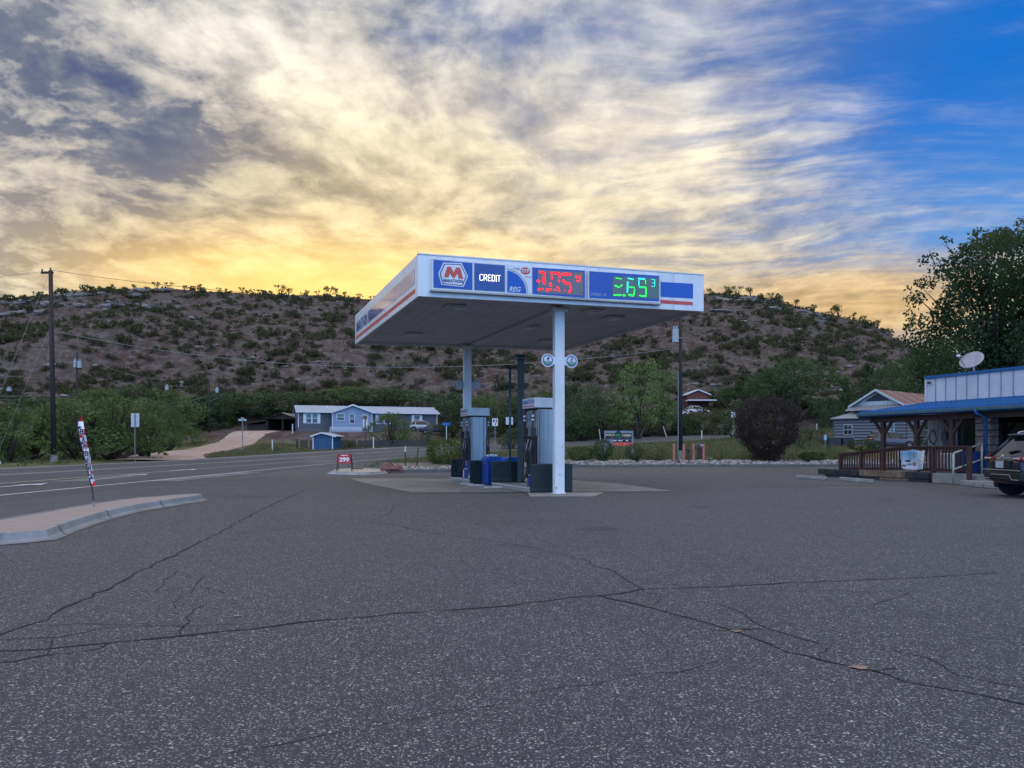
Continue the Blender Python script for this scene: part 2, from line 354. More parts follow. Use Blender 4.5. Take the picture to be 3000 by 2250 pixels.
# ------------------------------------------------------------------ asphalt
def mat_asphalt(name, base, stone, k_st, big=1.):
    m = bpy.data.materials.new(name); m.use_nodes = True; t = NT(m.node_tree)
    ob = t.n('ShaderNodeTexCoord').outputs['Object']
    a = t.noise(ob, .35, 6, .6); b = t.noise(ob, 2.2, 5, .6)
    vo = t.n('ShaderNodeTexVoronoi'); t.put(vo.inputs['Vector'], t.vm('ADD', ob, t.vm('SCALE', t.noise(ob, 30, 2, .5, 0, 1), .02))); vo.inputs['Scale'].default_value = 90 * big
    vc = t.sep(vo.outputs['Color'])[0]; vd = vo.outputs['Distance']
    v2 = t.n('ShaderNodeTexVoronoi'); t.put(v2.inputs['Vector'], ob); v2.inputs['Scale'].default_value = 39 * big
    v2c = t.sep(v2.outputs['Color'])[0]
    v3 = t.n('ShaderNodeTexVoronoi'); t.put(v3.inputs['Vector'], ob); v3.inputs['Scale'].default_value = 11 * big
    v3c = t.sep(v3.outputs['Color'])[0]
    col = t.mix(t.ss(a, .3, .7), [c * .84 for c in base], [c * 1.16 for c in base])
    col = t.mix(t.m('MULTIPLY', t.ss(b, .5, .75), .35), col, [c * .6 for c in base])
    col = t.mix(t.ss(vd, .35, .65), col, [c * .45 for c in base])
    st = t.m('MULTIPLY', t.ss(vc, .52, .98), t.ss(vd, .55, .25))
    st2 = t.m('MULTIPLY', t.ss(v2c, .80, .99), t.ss(v2.outputs['Distance'], .42, .22))
    lum = t.mix(vo.outputs['Color'], stone, [stone[0] * 1.12, stone[1], stone[2] * .92])
    col = t.mix(t.m('MULTIPLY', st, k_st), col, lum)
    col = t.mix(t.m('MULTIPLY', st2, k_st), col, [c * 1.15 for c in stone])
    col = t.mix(t.m('MULTIPLY', t.ss(v3c, .2, .9), .30), col, [c * .55 for c in base])
    stn = t.m('ADD', t.m('MULTIPLY', t.noise(t.vm('MULTIPLY', ob, (1, .8, 1)), .16, 5, .55), .6), t.m('MULTIPLY', t.noise(t.vm('MULTIPLY', ob, (.25, 1.1, 1)), .45, 5, .6), .4))
    col = t.mix(t.m('MULTIPLY', t.ss(stn, .50, .66), .5), col, [c * .5 for c in base])
    v4 = t.n('ShaderNodeTexVoronoi'); t.put(v4.inputs['Vector'], t.vm('ADD', ob, t.vm('SCALE', t.noise(ob, 2.5, 4, .6, 0, 1), .35))); v4.inputs['Scale'].default_value = .5
    oil = t.m('MULTIPLY', t.ss(v4.outputs['Distance'], .22, .08), t.ss(t.sep(v4.outputs['Color'])[1], .55, .62))
    col = t.mix(t.m('MULTIPLY', oil, .55), col, [c * .32 for c in base])
    p = t.n('ShaderNodeBsdfPrincipled'); t.put(p.inputs['Base Color'], col); p.inputs['Roughness'].default_value = .68; p.inputs['Specular IOR Level'].default_value = .5
    bn = t.n('ShaderNodeBump'); bn.inputs['Strength'].default_value = .7; bn.inputs['Distance'].default_value = .012
    t.put(bn.inputs['Height'], t.m('ADD', t.m('SUBTRACT', 1., vd), t.m('MULTIPLY', st2, .8))); t.put(p.inputs['Normal'], bn.outputs[0])
    t.nt.links.new(p.outputs[0], t.n('ShaderNodeOutputMaterial').inputs[0]); return m
M_LOT = mat_asphalt('old chip seal asphalt', (.082, .080, .090), (.56, .54, .51), .74)
M_ROAD = mat_asphalt('road asphalt', (.085, .085, .094), (.22, .21, .20), .35, .8)
lot = MB(); lot.poly([(-11.2, -60, 0), (60, -60, 0), (60, 46.5, 0), (26, 46.5, 0), (20, 46, 0), (10, 45.2, 0), (3.2, 44.4, 0), (.5, 40.5, 0), (-2.8, 36.4, 0), (-5.6, 35.3, 0), (-6.9, 38, 0), (-6.7, 46, 0), (-7.2, 53, 0), (-9.1, 62, 0), (-10.8, 64, 0), (-11.2, 57, 0)]); tag(lot.build('forecourt', M_LOT), kind='structure')
def strip(line, o0, o1, dz, name=None, mat=None, dash=None):
    mb = MB(); acc = 0
    seg = []
    for i, p in enumerate(line):
        d = (line[min(i + 1, len(line) - 1)] - line[max(i - 1, 0)]); d.z = 0; d.normalize(); n = Vector((-d.y, d.x, 0))
        bk = bank(p.y)
        seg.append((p + n * o0 + Vector((0, 0, dz + bk * o0)), p + n * o1 + Vector((0, 0, dz + bk * o1))))
    for i in range(len(seg) - 1):
        L = (line[i + 1] - line[i]).length
        if dash is None or (acc % dash[0]) < dash[1]: mb.poly([seg[i][1], seg[i + 1][1], seg[i + 1][0], seg[i][0]] if o1 > o0 else [seg[i][0], seg[i + 1][0], seg[i + 1][1], seg[i][1]])
        acc += L
    return mb
RL2 = []
for a, b in zip(RL, RL[1:]):
    k = max(1, int((b - a).length / 3)); RL2 += [a.lerp(b, i / k) for i in range(k)]
RL2.append(RL[-1])
tag(MB().poly([(-6.95, 37.5, -.012), (-5.5, 35.4, -.012), (-2.7, 36.5, -.012), (.4, 40.6, -.012), (.2, 52, .012), (-6.5, 56, .012), (-7.6, 53, -.01)]).build('verge', M('verge soil', (.17, .145, .115), .95, var=.35, scale=2)), kind='structure')
rd = strip(RL2, -9.2, 9.2, -.012).build('road', M_ROAD); tag(rd, kind='structure')
wp = M('worn white road paint', (.62, .62, .60), .7, var=.25, scale=3, col2=(.36, .36, .36)); yp = M('worn yellow road paint', (.55, .46, .26), .7, var=.2, scale=3, col2=(.42, .38, .28))
old = M('dusty worn road patch', (.20, .195, .19), .85, scale=1.2, col2=(.11, .11, .115))
for o, wd, mt, ds in ((-7.0, .16, wp, None), (-2.9, .14, yp, None), (1.9, .16, wp, None), (2.25, .1, yp, None), (7.6, .16, wp, None)):
    x = strip(RL2, o - wd / 2, o + wd / 2, -.006, dash=ds).build('road_marking', mt); tag(x, kind='structure')
x = strip(RL2, 8.0, 9.1, -.007).build('road_shoulder', old); tag(x, kind='structure')
random.seed(3)
for k in range(46):                                     # worn pale patches and old sealed joints on the carriageway
    i = random.randrange(14, len(RL2) - 12); o = random.uniform(-8.5, 7.6)
    if 20 < RL2[i].y < 105:
        n = random.randint(1, 3); x = strip([p for p in RL2[i:i + n + 1]], o, o + random.choice((.12, .2, .5, 1.1)), -.0075 + k * 4e-5).build('road_patch', old); tag(x, kind='structure')
# painted turn arrow far lane
def flat(name, pts, z, mat): return tag(MB().poly([(p.x, p.y, z) for p in pts]).build(name, mat), kind='structure')
for (u, v) in ((40, 1424), (375, 1393), (530, 1378)):
    p = G(u, v); mb = MB()
    mb.poly([(p.x - .1, p.y - 1.2, .004), (p.x + .1, p.y - 1.2, .004), (p.x + .1, p.y + .6, .004), (p.x - .1, p.y + .6, .004)])
    mb.poly([(p.x - .45, p.y + .6, .004), (p.x + .45, p.y + .6, .004), (p.x, p.y + 1.8, .004)]); tag(mb.build('road_marking', wp), kind='structure')
# ------------------------------------------------------------------ cracks in the forecourt
M_CR = M('crack filled with dirt', (.02, .02, .022), .9, var=.3)
def crack(pix, w, jit=.035, seed=0):
    random.seed(seed); pts = [G(u, v) for u, v in pix]; L = []
    for a, b in zip(pts, pts[1:]):
        k = max(2, int((b - a).length / .13)); L += [a.lerp(b, i / k) for i in range(k)]
    L.append(pts[-1]); mb = MB(); S = []
    for i, p in enumerate(L):
        d = (L[min(i + 1, len(L) - 1)] - L[max(i - 1, 0)]).normalized(); n = Vector((-d.y, d.x, 0))
        q = p + n * (noise.noise(Vector((i * .35, seed, 0))) * jit * 2 + random.uniform(-1, 1) * jit * .55)
        ww = .95 * w * (.18 + 1.0 * abs(noise.noise(Vector((i * .21, seed + 5, 3)))) + .3 * random.random())
        S.append((q - n * ww, q + n * ww))
    for a, b in zip(S, S[1:]): mb.poly([(a[0].x, a[0].y, .004), (a[1].x, a[1].y, .004), (b[1].x, b[1].y, .004), (b[0].x, b[0].y, .004)])
    tag(mb.build('pavement_crack', M_CR), kind='structure')
s2 = 1500 / 2212.
def Lq(*p): return [(x * s2, 1400 + y * s2) for x, y in p]
def Rq(*p): return [(1500 + x * s2, 1400 + y * s2) for x, y in p]
for i, (c, w) in enumerate([(Lq((-40, 705), (140, 632), (420, 500), (640, 388), (935, 245), (1120, 140), (1330, 48)), .022),
        (Lq((935, 250), (1110, 232), (1320, 212), (1600, 192), (1700, 205), (1900, 245), (2212, 285)) + Rq((150, 315), (330, 365), (440, 405), (520, 455), (560, 485)), .014),
        (Lq((1600, 192), (1690, 150), (1700, 120), (1850, 90), (1960, 68)), .012),
        (Lq((-40, 752), (200, 738), (480, 717), (780, 685), (1080, 655), (1300, 628), (1790, 580), (2212, 553)) + Rq((200, 525), (380, 508), (560, 485), (900, 470), (1300, 452), (1680, 434), (2100, 412)), .020),
        (Lq((-40, 800), (60, 795), (200, 762), (440, 742), (480, 717)), .013),
        (Lq((0, 700), (250, 690), (440, 650), (640, 640), (1000, 640)), .008), (Lq((150, 636), (640, 632)), .007), (Lq((780, 685), (800, 640), (850, 555)), .010),
        (Lq((430, 500), (670, 492), (740, 430), (755, 400)), .008), (Lq((670, 492), (850, 468), (980, 500)), .007), (Lq((200, 762), (250, 700)), .007), (Lq((870, 420), (860, 470), (770, 510), (765, 560)), .007),
        (Rq((380, 508), (640, 572), (860, 632), (960, 665), (1090, 715), (1200, 755), (1330, 785), (1470, 812), (1540, 838), (1700, 880), (2000, 935), (2260, 985)), .018),
        (Rq((880, 540), (980, 580), (1100, 650), (1320, 720)), .009), (Rq((560, 485), (640, 520), (620, 550), (500, 545)), .007), (Rq((860, 660), (960, 662), (1080, 652)), .009),
        (Rq((1320, 780), (1370, 750), (1370, 730)), .007), (Rq((1540, 838), (1650, 820)), .008), (Rq((1640, 740), (1830, 780), (1900, 850), (2212, 910)), .008),
        (Rq((0, 945), (340, 890), (460, 855), (700, 835), (930, 795)), .005), (Lq((830, 1232), (1040, 1185), (1400, 1110), (1760, 1045), (2212, 965)), .0045),
        (Rq((1400, 130), (1740, 175), (2212, 225)), .009), (Rq((1560, 560), (1720, 490), (1120, 490)), .006), (Rq((1210, 740), (1330, 700)), .006)]):
    crack(c, w, seed=i * 7 + 1)
random.seed(5)
M_TAN = M('tan dirt patch', (.27, .19, .14), .9, var=.2, scale=20)
for (u, v, r) in ((1500 + 968 * s2, 1400 + 666 * s2, .026), (1500 + 1503 * s2, 1400 + 824 * s2, .034), (1020 * s2, 1400 + 600 * s2, .02)):
    p = G(u, v); mb = MB(); mb.poly([(p.x + math.cos(a * .4488) * r * random.uniform(.6, 2.3), p.y + math.sin(a * .4488) * r * random.uniform(.7, 1.3), .0075) for a in range(14)]); tag(mb.build('dirt_patch', M_TAN), kind='structure')
# ------------------------------------------------------------------ fuel canopy
EF, EB = Vector((.934, .356, 0)).normalized(), Vector((-.356, .934, 0)).normalized()
P0 = Vector((-2.197, 17.98, 4.75)); LF, LB, HF = 7.913, 8.95, .985
SF, SB = (4.883 - 4.75) / LF, (4.727 - 4.75) / LB
VF, VB = EF + Vector((0, 0, SF)), EB + Vector((0, 0, SB))
UPZ = Vector((0, 0, 1)); NF = -EB
def CP(s, b, z=0.): return P0 + VF * s + VB * b + UPZ * z
def plane_hit(u, v, o, n):
    r = Vector(((u - 1500) / F, 1, (H - v) / F)); c = Vector((0, 0, HC)); return c + r * ((Vector(o) - c).dot(n) / r.dot(n))
def FQ(pts, off=0., k=(2.011, 1000, 700)):
    return [plane_hit(k[1] + x / k[0], k[2] + y / k[0], P0, EB) + NF * off for x, y in pts]
K2 = (3.814, 1500, 760); K7 = (4.096, 1020, 730)
m_white = M('white painted aluminium', (.62, .65, .69), .32, var=.10, scale=1.4, stretch=(2.5, 2.5, .4), spec=.6, coat=.25)
m_trim = M('grey white frame', (.60, .63, .66), .4, var=.06)
m_blue = M('sign blue vinyl', (.018, .085, .40), .35, var=.06, scale=2)
m_navy = M('navy lettering', (.015, .045, .20), .4, var=.05)
m_red = M('sign red vinyl', (.52, .06, .055), .4, var=.08)
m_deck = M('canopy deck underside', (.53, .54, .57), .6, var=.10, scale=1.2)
m_grey = M('grey sign face', (.17, .165, .20), .5, var=.05)
m_greeng = M('green grey sign face', (.10, .17, .17), .5, var=.06)
can = thing('gas_canopy', 'white fuel canopy on two columns with blue and red price signs along its front', 'gas canopy', tuple(P0))
th = .06
def fascia(a, b, out):
    mb = MB(); n = Vector(out) * th
    mb.obb(a, b - a, -n, UPZ * HF); return mb.build('fascia', m_white, can, bev=.012)
fascia(CP(0, 0), CP(LF, 0), NF); fascia(CP(0, LB), CP(0, th + .004), -EF); fascia(CP(LF, th + .004), CP(LF, LB), EF); fascia(CP(th, LB), CP(LF - th, LB), EB)
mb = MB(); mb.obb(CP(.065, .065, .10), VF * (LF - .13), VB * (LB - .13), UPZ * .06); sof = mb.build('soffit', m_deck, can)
mb = MB()
for i in range(1, 22): mb.obb(CP(.07 + i * .35, .07, .0965), VF * .012, VB * (LB - .14), UPZ * .003)
mb.build('deck_seam', M('dark deck seam', (.42, .43, .45), .7), can)
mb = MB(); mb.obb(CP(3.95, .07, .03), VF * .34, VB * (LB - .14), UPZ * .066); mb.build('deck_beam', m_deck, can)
mb = MB(); mb.obb(CP(.02, .02, HF + .003), VF * (LF - .04), VB * (LB - .04), UPZ * .02); mb.build('roof_deck', M('roof deck', (.4, .4, .4), .8), can)
# joints and lower lip of the front fascia
for x in (2.38, 4.75, 6.95): mb = MB(); mb.obb(CP(x, 0, .02) + NF * .0, VF * .008, NF * .003, UPZ * (HF - .04)); mb.build('fascia_joint', M('joint shadow grey', (.30, .32, .34), .7), can)
mb = MB(); mb.obb(CP(-.012, 0, HF) + NF * .012, VF * (LF + .024), EB * .1, UPZ * .03); mb.build('coping', m_trim, can)
# recessed lights
for (x, y) in ((665, 400), (425, 560), (1600, 465), (1215, 600), (1480, 425), (1110, 520)):
    p = plane_hit(1000 + x / 2.011, 700 + y / 2.011, CP(0, 0, .07), VF.cross(VB).normalized())
    mb = MB(); mb.obb(p - EF * .26 - EB * .26 - UPZ * .035, VF * .52, VB * .52, UPZ * .05); l = mb.build('canopy_light', m_trim, can, bev=.01)
    mb = MB(); mb.obb(p - EF * .2 - EB * .2 - UPZ * .05, VF * .4, VB * .4, UPZ * .013); mb.build('lens', M('unlit lamp lens', (.55, .56, .56), .15), l)
# columns
def col_at(a, h=0.): return Vector((1.246, 19.95, 0)) + EB * a + EF * h
COLW, COLD = .275, .17
m_col = M('white column paint', (.64, .66, .69), .38, var=.07, scale=1.6, spec=.5)
m_rust = M('chipped rusty spot', (.05, .04, .035), .8)
def numsign(c, side, num, green, a):
    p = c + EF * side * (COLW / 2 + .20) + UPZ * a - EB * .05
    mb = MB(); mb.disc(p, EB, .175, .05, 32); mb.obb(c + EF * side * (COLW / 2 + .002) + UPZ * (a - .10) - EB * .07, EF * side * .20, EB * .04, UPZ * .2)
    s = mb.build('pump_number_sign', m_white if green else M('dusty white sign', (.42, .43, .44), .5), can)
    fr = -EB; q = p + fr * .026
    pts = [q + EF * math.cos(t) * .145 + UPZ * math.sin(t) * .145 for t in [i * math.pi / 20 for i in range(40)]]
    ins = [q + EF * math.cos(t) * .122 + UPZ * math.sin(t) * .122 for t in [i * math.pi / 20 for i in range(40)]]
    mb = MB()
    for i in range(40): mb.poly([pts[i], pts[(i + 1) % 40], ins[(i + 1) % 40], ins[i]])
    mb.build('ring', m_navy if green else M('faded navy ring', (.08, .09, .13), .5), s)
    if green:
        h = [q + EF * math.cos(t) * .118 + UPZ * math.sin(t) * .118 for t in [math.pi + .15 + i * (math.pi - .3) / 16 for i in range(17)]]
        MB().poly(h).build('green_band', M('green band', (.02, .22, .12), .5), s)
        textmesh('sign_text', 'DIESEL', .05, m_white, frame4(q + fr * .003 - UPZ * .045, EF, UPZ), s, .001, .001, width=.15)
    textmesh('number', num, .15, m_navy if green else M('faded number', (.06, .07, .12), .5), frame4(q + fr * .002 + UPZ * (.05 if green else 0), EF, UPZ), s, .001, .004, shear=.2)
for a, nums, zs, gr in ((0., ('4', '3'), HC + (H - 1057) / F * 19.95, True), (7.9, ('2', '1'), HC + (H - 1128) / F * 27.3, False)):
    c = col_at(a); zt = CP(3.75, .6 + a, .03).z
    mb = MB(); mb.obb(c - EF * COLW / 2, EF * COLW, EB * COLD, UPZ * zt); k = mb.build('column', m_col, can, bev=.014)
    mb = MB(); mb.obb(c - EF * .165 - EB * .03, EF * .33, EB * .23, UPZ * .03); mb.build('base_plate', m_col, k, bev=.008)
    mb = MB(); mb.obb(c - EF * .22 - EB * .03 + UPZ * (zt - .10), EF * .44, EB * .26, UPZ * .10); mb.build('cap_plate', m_trim, k)
    for (dx_, z, w, hh) in ((.0, .50, .022, .085), (-.105, .16, .03, .10), (.06, 1.22, .025, .04), (-.09, .8, .012, .07), (-.1, .9, .01, .04), (.13, 1.3, .012, .09), (-.12, .03, .03, .05)):
        q = c + EF * dx_ - EB * .002 + UPZ * z; mb = MB(); mb.poly([q - EF * w / 2, q - UPZ * hh / 2, q + EF * w / 2, q + UPZ * hh / 2]); mb.build('paint_chip', m_rust, k)
    for sd_, n_ in zip((-1, 1), nums): numsign(c + EB * COLD / 2, sd_, n_, gr, zs)
# ---- price sign on the front
def slab(pix, off, thick, name, mat, parent, k=(2.011, 1000, 700), bev=0):
    mb = MB(); mb.prism(FQ(pix, off, k), NF * thick); 
    return mb.build(name, mat, parent, bev=bev)
def fr_sign(outer, pane_list):
    s = slab(outer, .002, .07, 'price_sign', m_trim, can, bev=.01); return s
fs = .074
s1 = fr_sign([(528, 304), (1430, 353), (1430, 189), (528, 117)], None)
s2_ = fr_sign([(1446, 359), (1869, 381), (1869, 214), (1446, 187)], None)
slab([(519, 311), (1872, 392), (1872, 383), (519, 302)], .002, .12, 'sign_ledge', M('weathered ledge', (.34, .35, .34), .6), can)
slab([(538, 290), (766, 304), (766, 146), (538, 126)], fs, .006, 'logo_panel', m_blue, s1)
slab([(778, 305), (957, 315), (957, 160), (778, 147)], fs, .006, 'credit_panel', M('credit panel blue', (.03, .085, .30), .4, var=.05), s1)
slab([(971, 317), (1113, 326), (1113, 172), (971, 162)], fs, .006, 'fuel_grade_panel', m_white, s1)
slab([(1119, 327), (1427, 350), (1427, 190), (1119, 172)], fs, .006, 'price_panel', m_blue, s1)
slab([(1150, 320), (1416, 338), (1416, 200), (1150, 184)], fs + .007, .004, 'display_face', m_grey, s1)
slab([(1453, 351), (1863, 371), (1863, 221), (1453, 194)], fs, .006, 'price_panel', m_blue, s2_)
slab([(1590, 342), (1862, 357), (1862, 236), (1590, 222)], fs + .007, .004, 'display_face', m_greeng, s2_)
slab([(1881, 341), (2072, 351), (2072, 264), (1881, 253)], .002, .004, 'blue_stripe', M('clean sign blue', (.006, .085, .45), .35, var=.04), can)
slab([(1880, 380), (2070, 391), (2070, 372), (1880, 358)], .002, .004, 'red_stripe', m_red, can)
# corporate roundel: long hexagon with a red M
def hexa(cx, cy, k): 
    base = [(-178, -22), (-140, 112), (125, 140), (178, 12), (100, -146), (-120, -152)]
    return [(cx + x * k, cy + y * k) for x, y in base]
cx, cy = 1248, 322
lg = slab(hexa(cx, cy, 1.0), fs + .008, .004, 'logo_hexagon', m_white, s1, K7)
slab(hexa(cx, cy, .91), fs + .0125, .003, 'logo_ring', m_navy, s1, K7); slab(hexa(cx, cy, .84), fs + .016, .003, 'logo_field', m_white, s1, K7)
slab([(1137, 345), (1190, 350), (1207, 300), (1240, 352), (1262, 355), (1298, 303), (1312, 362), (1366, 365), (1330, 232), (1284, 228), (1250, 290), (1222, 222), (1176, 219)], fs + .0195, .004, 'logo_letter', M('logo red', (.55, .085, .07), .4), s1, K7)
def ftext(name, body, pix, mat, off, k, hpx, wpx, parent, bold=.0, shear=0.):
    p = FQ([pix], off, k)[0]; q = FQ([(pix[0] + wpx / 2, pix[1])], off, k)[0]; r = FQ([(pix[0] - wpx / 2, pix[1])], off, k)[0]
    w_ = (q - r).length * .98; d = p.y; h_ = hpx / k[0] / F * d
    right = (VF).normalized(); up = UPZ - right * right.z
    return textmesh(name, body, .2, mat, frame4(p, right, up), parent, .002, bold, shear, width=w_, height=h_)
ftext('logo_text', 'MARATHON', (1247, 391), m_navy, fs + .022, K7, 40, 240, s1, .007)
m_led = M('white led', (1, .95, .82), .5, emit=1.6, var=0)
mb = MB()
q = [(971, 317)] + [(971 + 112 * math.sin(a), 317 + 112 * math.sin(a) * .075 - 126 * math.cos(a)) for a in [i * math.pi / 2 / 14 for i in range(15)]]
mb.poly(FQ(q[::-1], fs + .008)); mb.build('blue_quadrant', M('clean sign blue', (.006, .085, .45)), s1)
mb = MB()
aa = [i * math.pi / 2 / 14 for i in range(15)]
for a, b in zip(aa, aa[1:]):
    mb.poly(FQ([(971 + r * math.sin(t_), 317 + r * math.sin(t_) * .075 - 126 / 112 * r * math.cos(t_)) for r, t_ in ((116, a), (123, a), (123, b), (116, b))], fs + .0085))
mb.build('arc', M('grey arc', (.33, .36, .40), .5), s1)
ftext('grade_text', 'REG', (1016, 300), m_white, fs + .012, (2.011, 1000, 700), 30, 72, s1, .003, .35)
mb = MB(); mb.poly(FQ([(1076 + 28 * math.cos(a), 193 + 21 * math.sin(a) + 28 * math.cos(a) * .07) for a in [-i * math.pi / 12 for i in range(24)]], fs + .008)); mb.build('oval', m_red, s1)
ftext('oval_text', 'STP', (1076, 193), m_white, fs + .011, (2.011, 1000, 700), 22, 44, s1, .003)
for (x, y, w_) in ((1026, 176, 40), (1033, 184, 22), (1094, 227, 36)):
    slab([(x - w_ / 2, y + 2), (x + w_ / 2, y + 4), (x + w_ / 2, y), (x - w_ / 2, y - 2)], fs + .007, .002, 'small_print', M('small blue print', (.15, .2, .42), .5), s1)
ftext('fuel_text', 'DIESEL #2', (1508, 331), M('pale lettering', (.45, .5, .62), .5), fs + .01, (2.011, 1000, 700), 17, 92, s2_, -.002, .3)
m_rl = M('red led', (1, .012, .02), .5, emit=1.5, var=0); m_gl = M('green led', (.01, 1, .05), .5, emit=1.1, var=0); m_cl = M('cyan led', (.02, .8, .62), .5, emit=1.0, var=0)
def led(strokes, name, mat, parent, KK=None):
    for (x0, y0, x1, y1, wd) in strokes:
        d = Vector((x1 - x0, y1 - y0)); L = d.length; d = d / L if L > .1 else Vector((1, 0)); n = Vector((-d.y, d.x)) * wd / 2; e = d * wd * .35
        a, b = Vector((x0, y0)) , Vector((x1, y1))
        hexp = [a - e * 1.2, a + n - e * .3, b + n * .8 + e * .3, b + e * 1.2, b - n + e * .2, a - n * .9 - e * .2]
        slab([(p.x, p.y) for p in hexp][::-1], fs + .0115, .004, name, mat, parent, KK or K2)
LT = {'C': [(1, .12, .8, 0), (.8, 0, .2, 0), (.1, .1, .1, .9), (.2, 1, .8, 1), (.8, 1, 1, .88)], 'R': [(.08, 0, .08, 1), (.1, 0, .8, 0), (.92, .08, .92, .42), (.1, .5, .8, .5), (.5, .5, .95, 1)], 'E': [(.08, 0, .08, 1), (.1, 0, 1, 0), (.1, .5, .85, .5), (.1, 1, 1, 1)], 'D': [(.08, 0, .08, 1), (.1, 0, .7, 0), (.92, .2, .92, .8), (.1, 1, .7, 1), (.7, 0, .92, .2), (.7, 1, .92, .8)], 'I': [(.5, 0, .5, 1), (.1, 0, .9, 0), (.1, 1, .9, 1)], 'T': [(.5, 0, .5, 1), (.0, 0, 1, 0)]}
for ch, xa, xb in (('C', 1562, 1602), ('R', 1613, 1653), ('E', 1665, 1698), ('D', 1709, 1747), ('I', 1755, 1771), ('T', 1777, 1813)):
    led([(lerp(xa, xb, p), 312 + .058 * (xa - 1562) + q * 70, lerp(xa, xb, r), 312 + .058 * (xa - 1562) + s_ * 70, 6) for p, q, r, s_ in LT[ch]], 'credit_letter', m_led, s1, K7)
RW = 24
led([(290, 147, 350, 160, RW), (346, 165, 340, 210, 22), (340, 215, 345, 275, 34), (270, 245, 288, 255, 30), (275, 345, 300, 342, 20), (312, 338, 330, 336, 18), (372, 348, 390, 350, 34),
     (420, 160, 510, 165, RW + 4), (512, 172, 515, 212, 20), (428, 200, 430, 228, 22), (505, 244, 512, 256, 22), (413, 275, 417, 302, 30), (418, 335, 420, 348, 16), (452, 346, 474, 348, 12), (492, 315, 512, 358, 22),
     (548, 172, 636, 176, RW + 8), (556, 240, 572, 268, 22), (572, 272, 618, 274, 26), (630, 284, 642, 345, 22), (622, 366, 630, 372, 30), (568, 352, 576, 354, 10),
     (695, 190, 702, 206, 18), (704, 215, 732, 216, 14), (740, 190, 738, 250, 15), (704, 250, 730, 256, 16)], 'price_digit_segment', m_rl, s1)
led([(1136, 302, 1150, 305, 20), (1160, 316, 1200, 310, 12), (1205, 292, 1212, 296, 12), (1120, 404, 1190, 408, 15), (1200, 408, 1206, 402, 10), (1230, 408, 1240, 408, 26), (1295, 318, 1345, 320, 14), (1352, 340, 1344, 402, 13),
     (1290, 402, 1335, 412, 22), (1418, 318, 1475, 320, 16), (1478, 328, 1478, 402, 14), (1474, 245, 1472, 280, 9), (1410, 410, 1478, 420, 15), (1142, 216, 1206, 226, 9)], 'price_digit_segment', m_gl, s2_)
led([(1278, 218, 1336, 232, 15), (1274, 260, 1270, 372, 18), (1396, 222, 1464, 228, 20), (1400, 244, 1398, 296, 12), (1404, 310, 1420, 322, 12),
     (1538, 230, 1574, 234, 6), (1548, 268, 1574, 270, 6), (1538, 308, 1572, 312, 6), (1576, 236, 1574, 308, 7)], 'price_digit_segment', m_cl, s2_)
# ---- left fascia: lettering, blue band, red stripe
nl = -EF
def lpl(s0, s1, f0, f1, name, mat):
    mb = MB(); a = CP(0, s0, HF * f0) + nl * .002; mb.obb(a, VB * (s1 - s0), nl * .003, UPZ * HF * (f1 - f0)); return mb.build(name, mat, can)
lpl(.35, 6.45, .36, .74, 'blue_stripe', M('polished blue vinyl', (.03, .09, .36), .12, var=.05, spec=1., coat=1.)); lpl(.3, 8.7, .14, .24, 'red_stripe', m_red)
textmesh('canopy_text', 'MARATHON', .4, m_navy, frame4(CP(0, 7.6, HF * .54) + nl * .006, -VB, UPZ), can, .002, .006, width=2.0, height=.36)
# ------------------------------------------------------------------ concrete pad
def mat_conc(name, base, k=1., joint=0.):
    m = bpy.data.materials.new(name); m.use_nodes = True; t = NT(m.node_tree)
    ob = t.n('ShaderNodeTexCoord').outputs['Object']; a = t.noise(ob, .7 * k, 8, .65); b = t.noise(t.vm('MULTIPLY', ob, (1.5, .5, 1)), 1.8 * k, 6, .65)
    col = t.mix(t.ss(a, .35, .65), [c * .78 for c in base], [c * 1.12 for c in base]); col = t.mix(t.m('MULTIPLY', t.ss(b, .52, .7), .6), col, [c * .42 for c in base])
    col = t.mix(t.m('MULTIPLY', t.ss(t.noise(ob, 40, 3, .6), .5, .7), .15), col, [c * .5 for c in base])
    if joint:
        yy = t.m('ADD', t.sep(ob)[1], t.m('MULTIPLY', a, .03)); col = t.mix(t.ss(t.m('ABSOLUTE', t.m('SUBTRACT', t.m('FRACT', t.m('DIVIDE', yy, joint)), .5)), .012, .006), col, [c * .15 for c in base])
        col = t.mix(t.m('MULTIPLY', t.ss(t.m('ADD', t.sep(ob)[2], t.m('MULTIPLY', b, .08)), .075, .02), .6), col, (.09, .085, .08))
    p = t.n('ShaderNodeBsdfPrincipled'); t.put(p.inputs['Base Color'], col); p.inputs['Roughness'].default_value = .7
    bn = t.n('ShaderNodeBump'); bn.inputs['Strength'].default_value = .3; bn.inputs['Distance'].default_value = .01; t.put(bn.inputs['Height'], a); t.put(p.inputs['Normal'], bn.outputs[0])
    t.nt.links.new(p.outputs[0], t.n('ShaderNodeOutputMaterial').inputs[0]); return m
M_PAD = mat_conc('stained concrete pad', (.215, .203, .180)); M_KERB = mat_conc('kerb concrete', (.27, .275, .29), 1.5, 2.4); M_DARKC = mat_conc('grey concrete', (.27, .255, .24), 1.5)
pad = MB().poly([(-2.6, 20.4, .004), (4.5, 21.0, .004), (3.6, 25.2, .004), (1.6, 29, .004), (-6.2, 29.4, .004), (-4.9, 25.6, .004)]).build('concrete_pad', M_PAD); tag(pad, kind='structure')
x = MB().poly([(.45, 18.9, .004), (2.05, 18.95, .004), (2.5, 20.6, .008), (.4, 20.45, .008)]).build('concrete_apron', M_DARKC); tag(x, kind='structure')
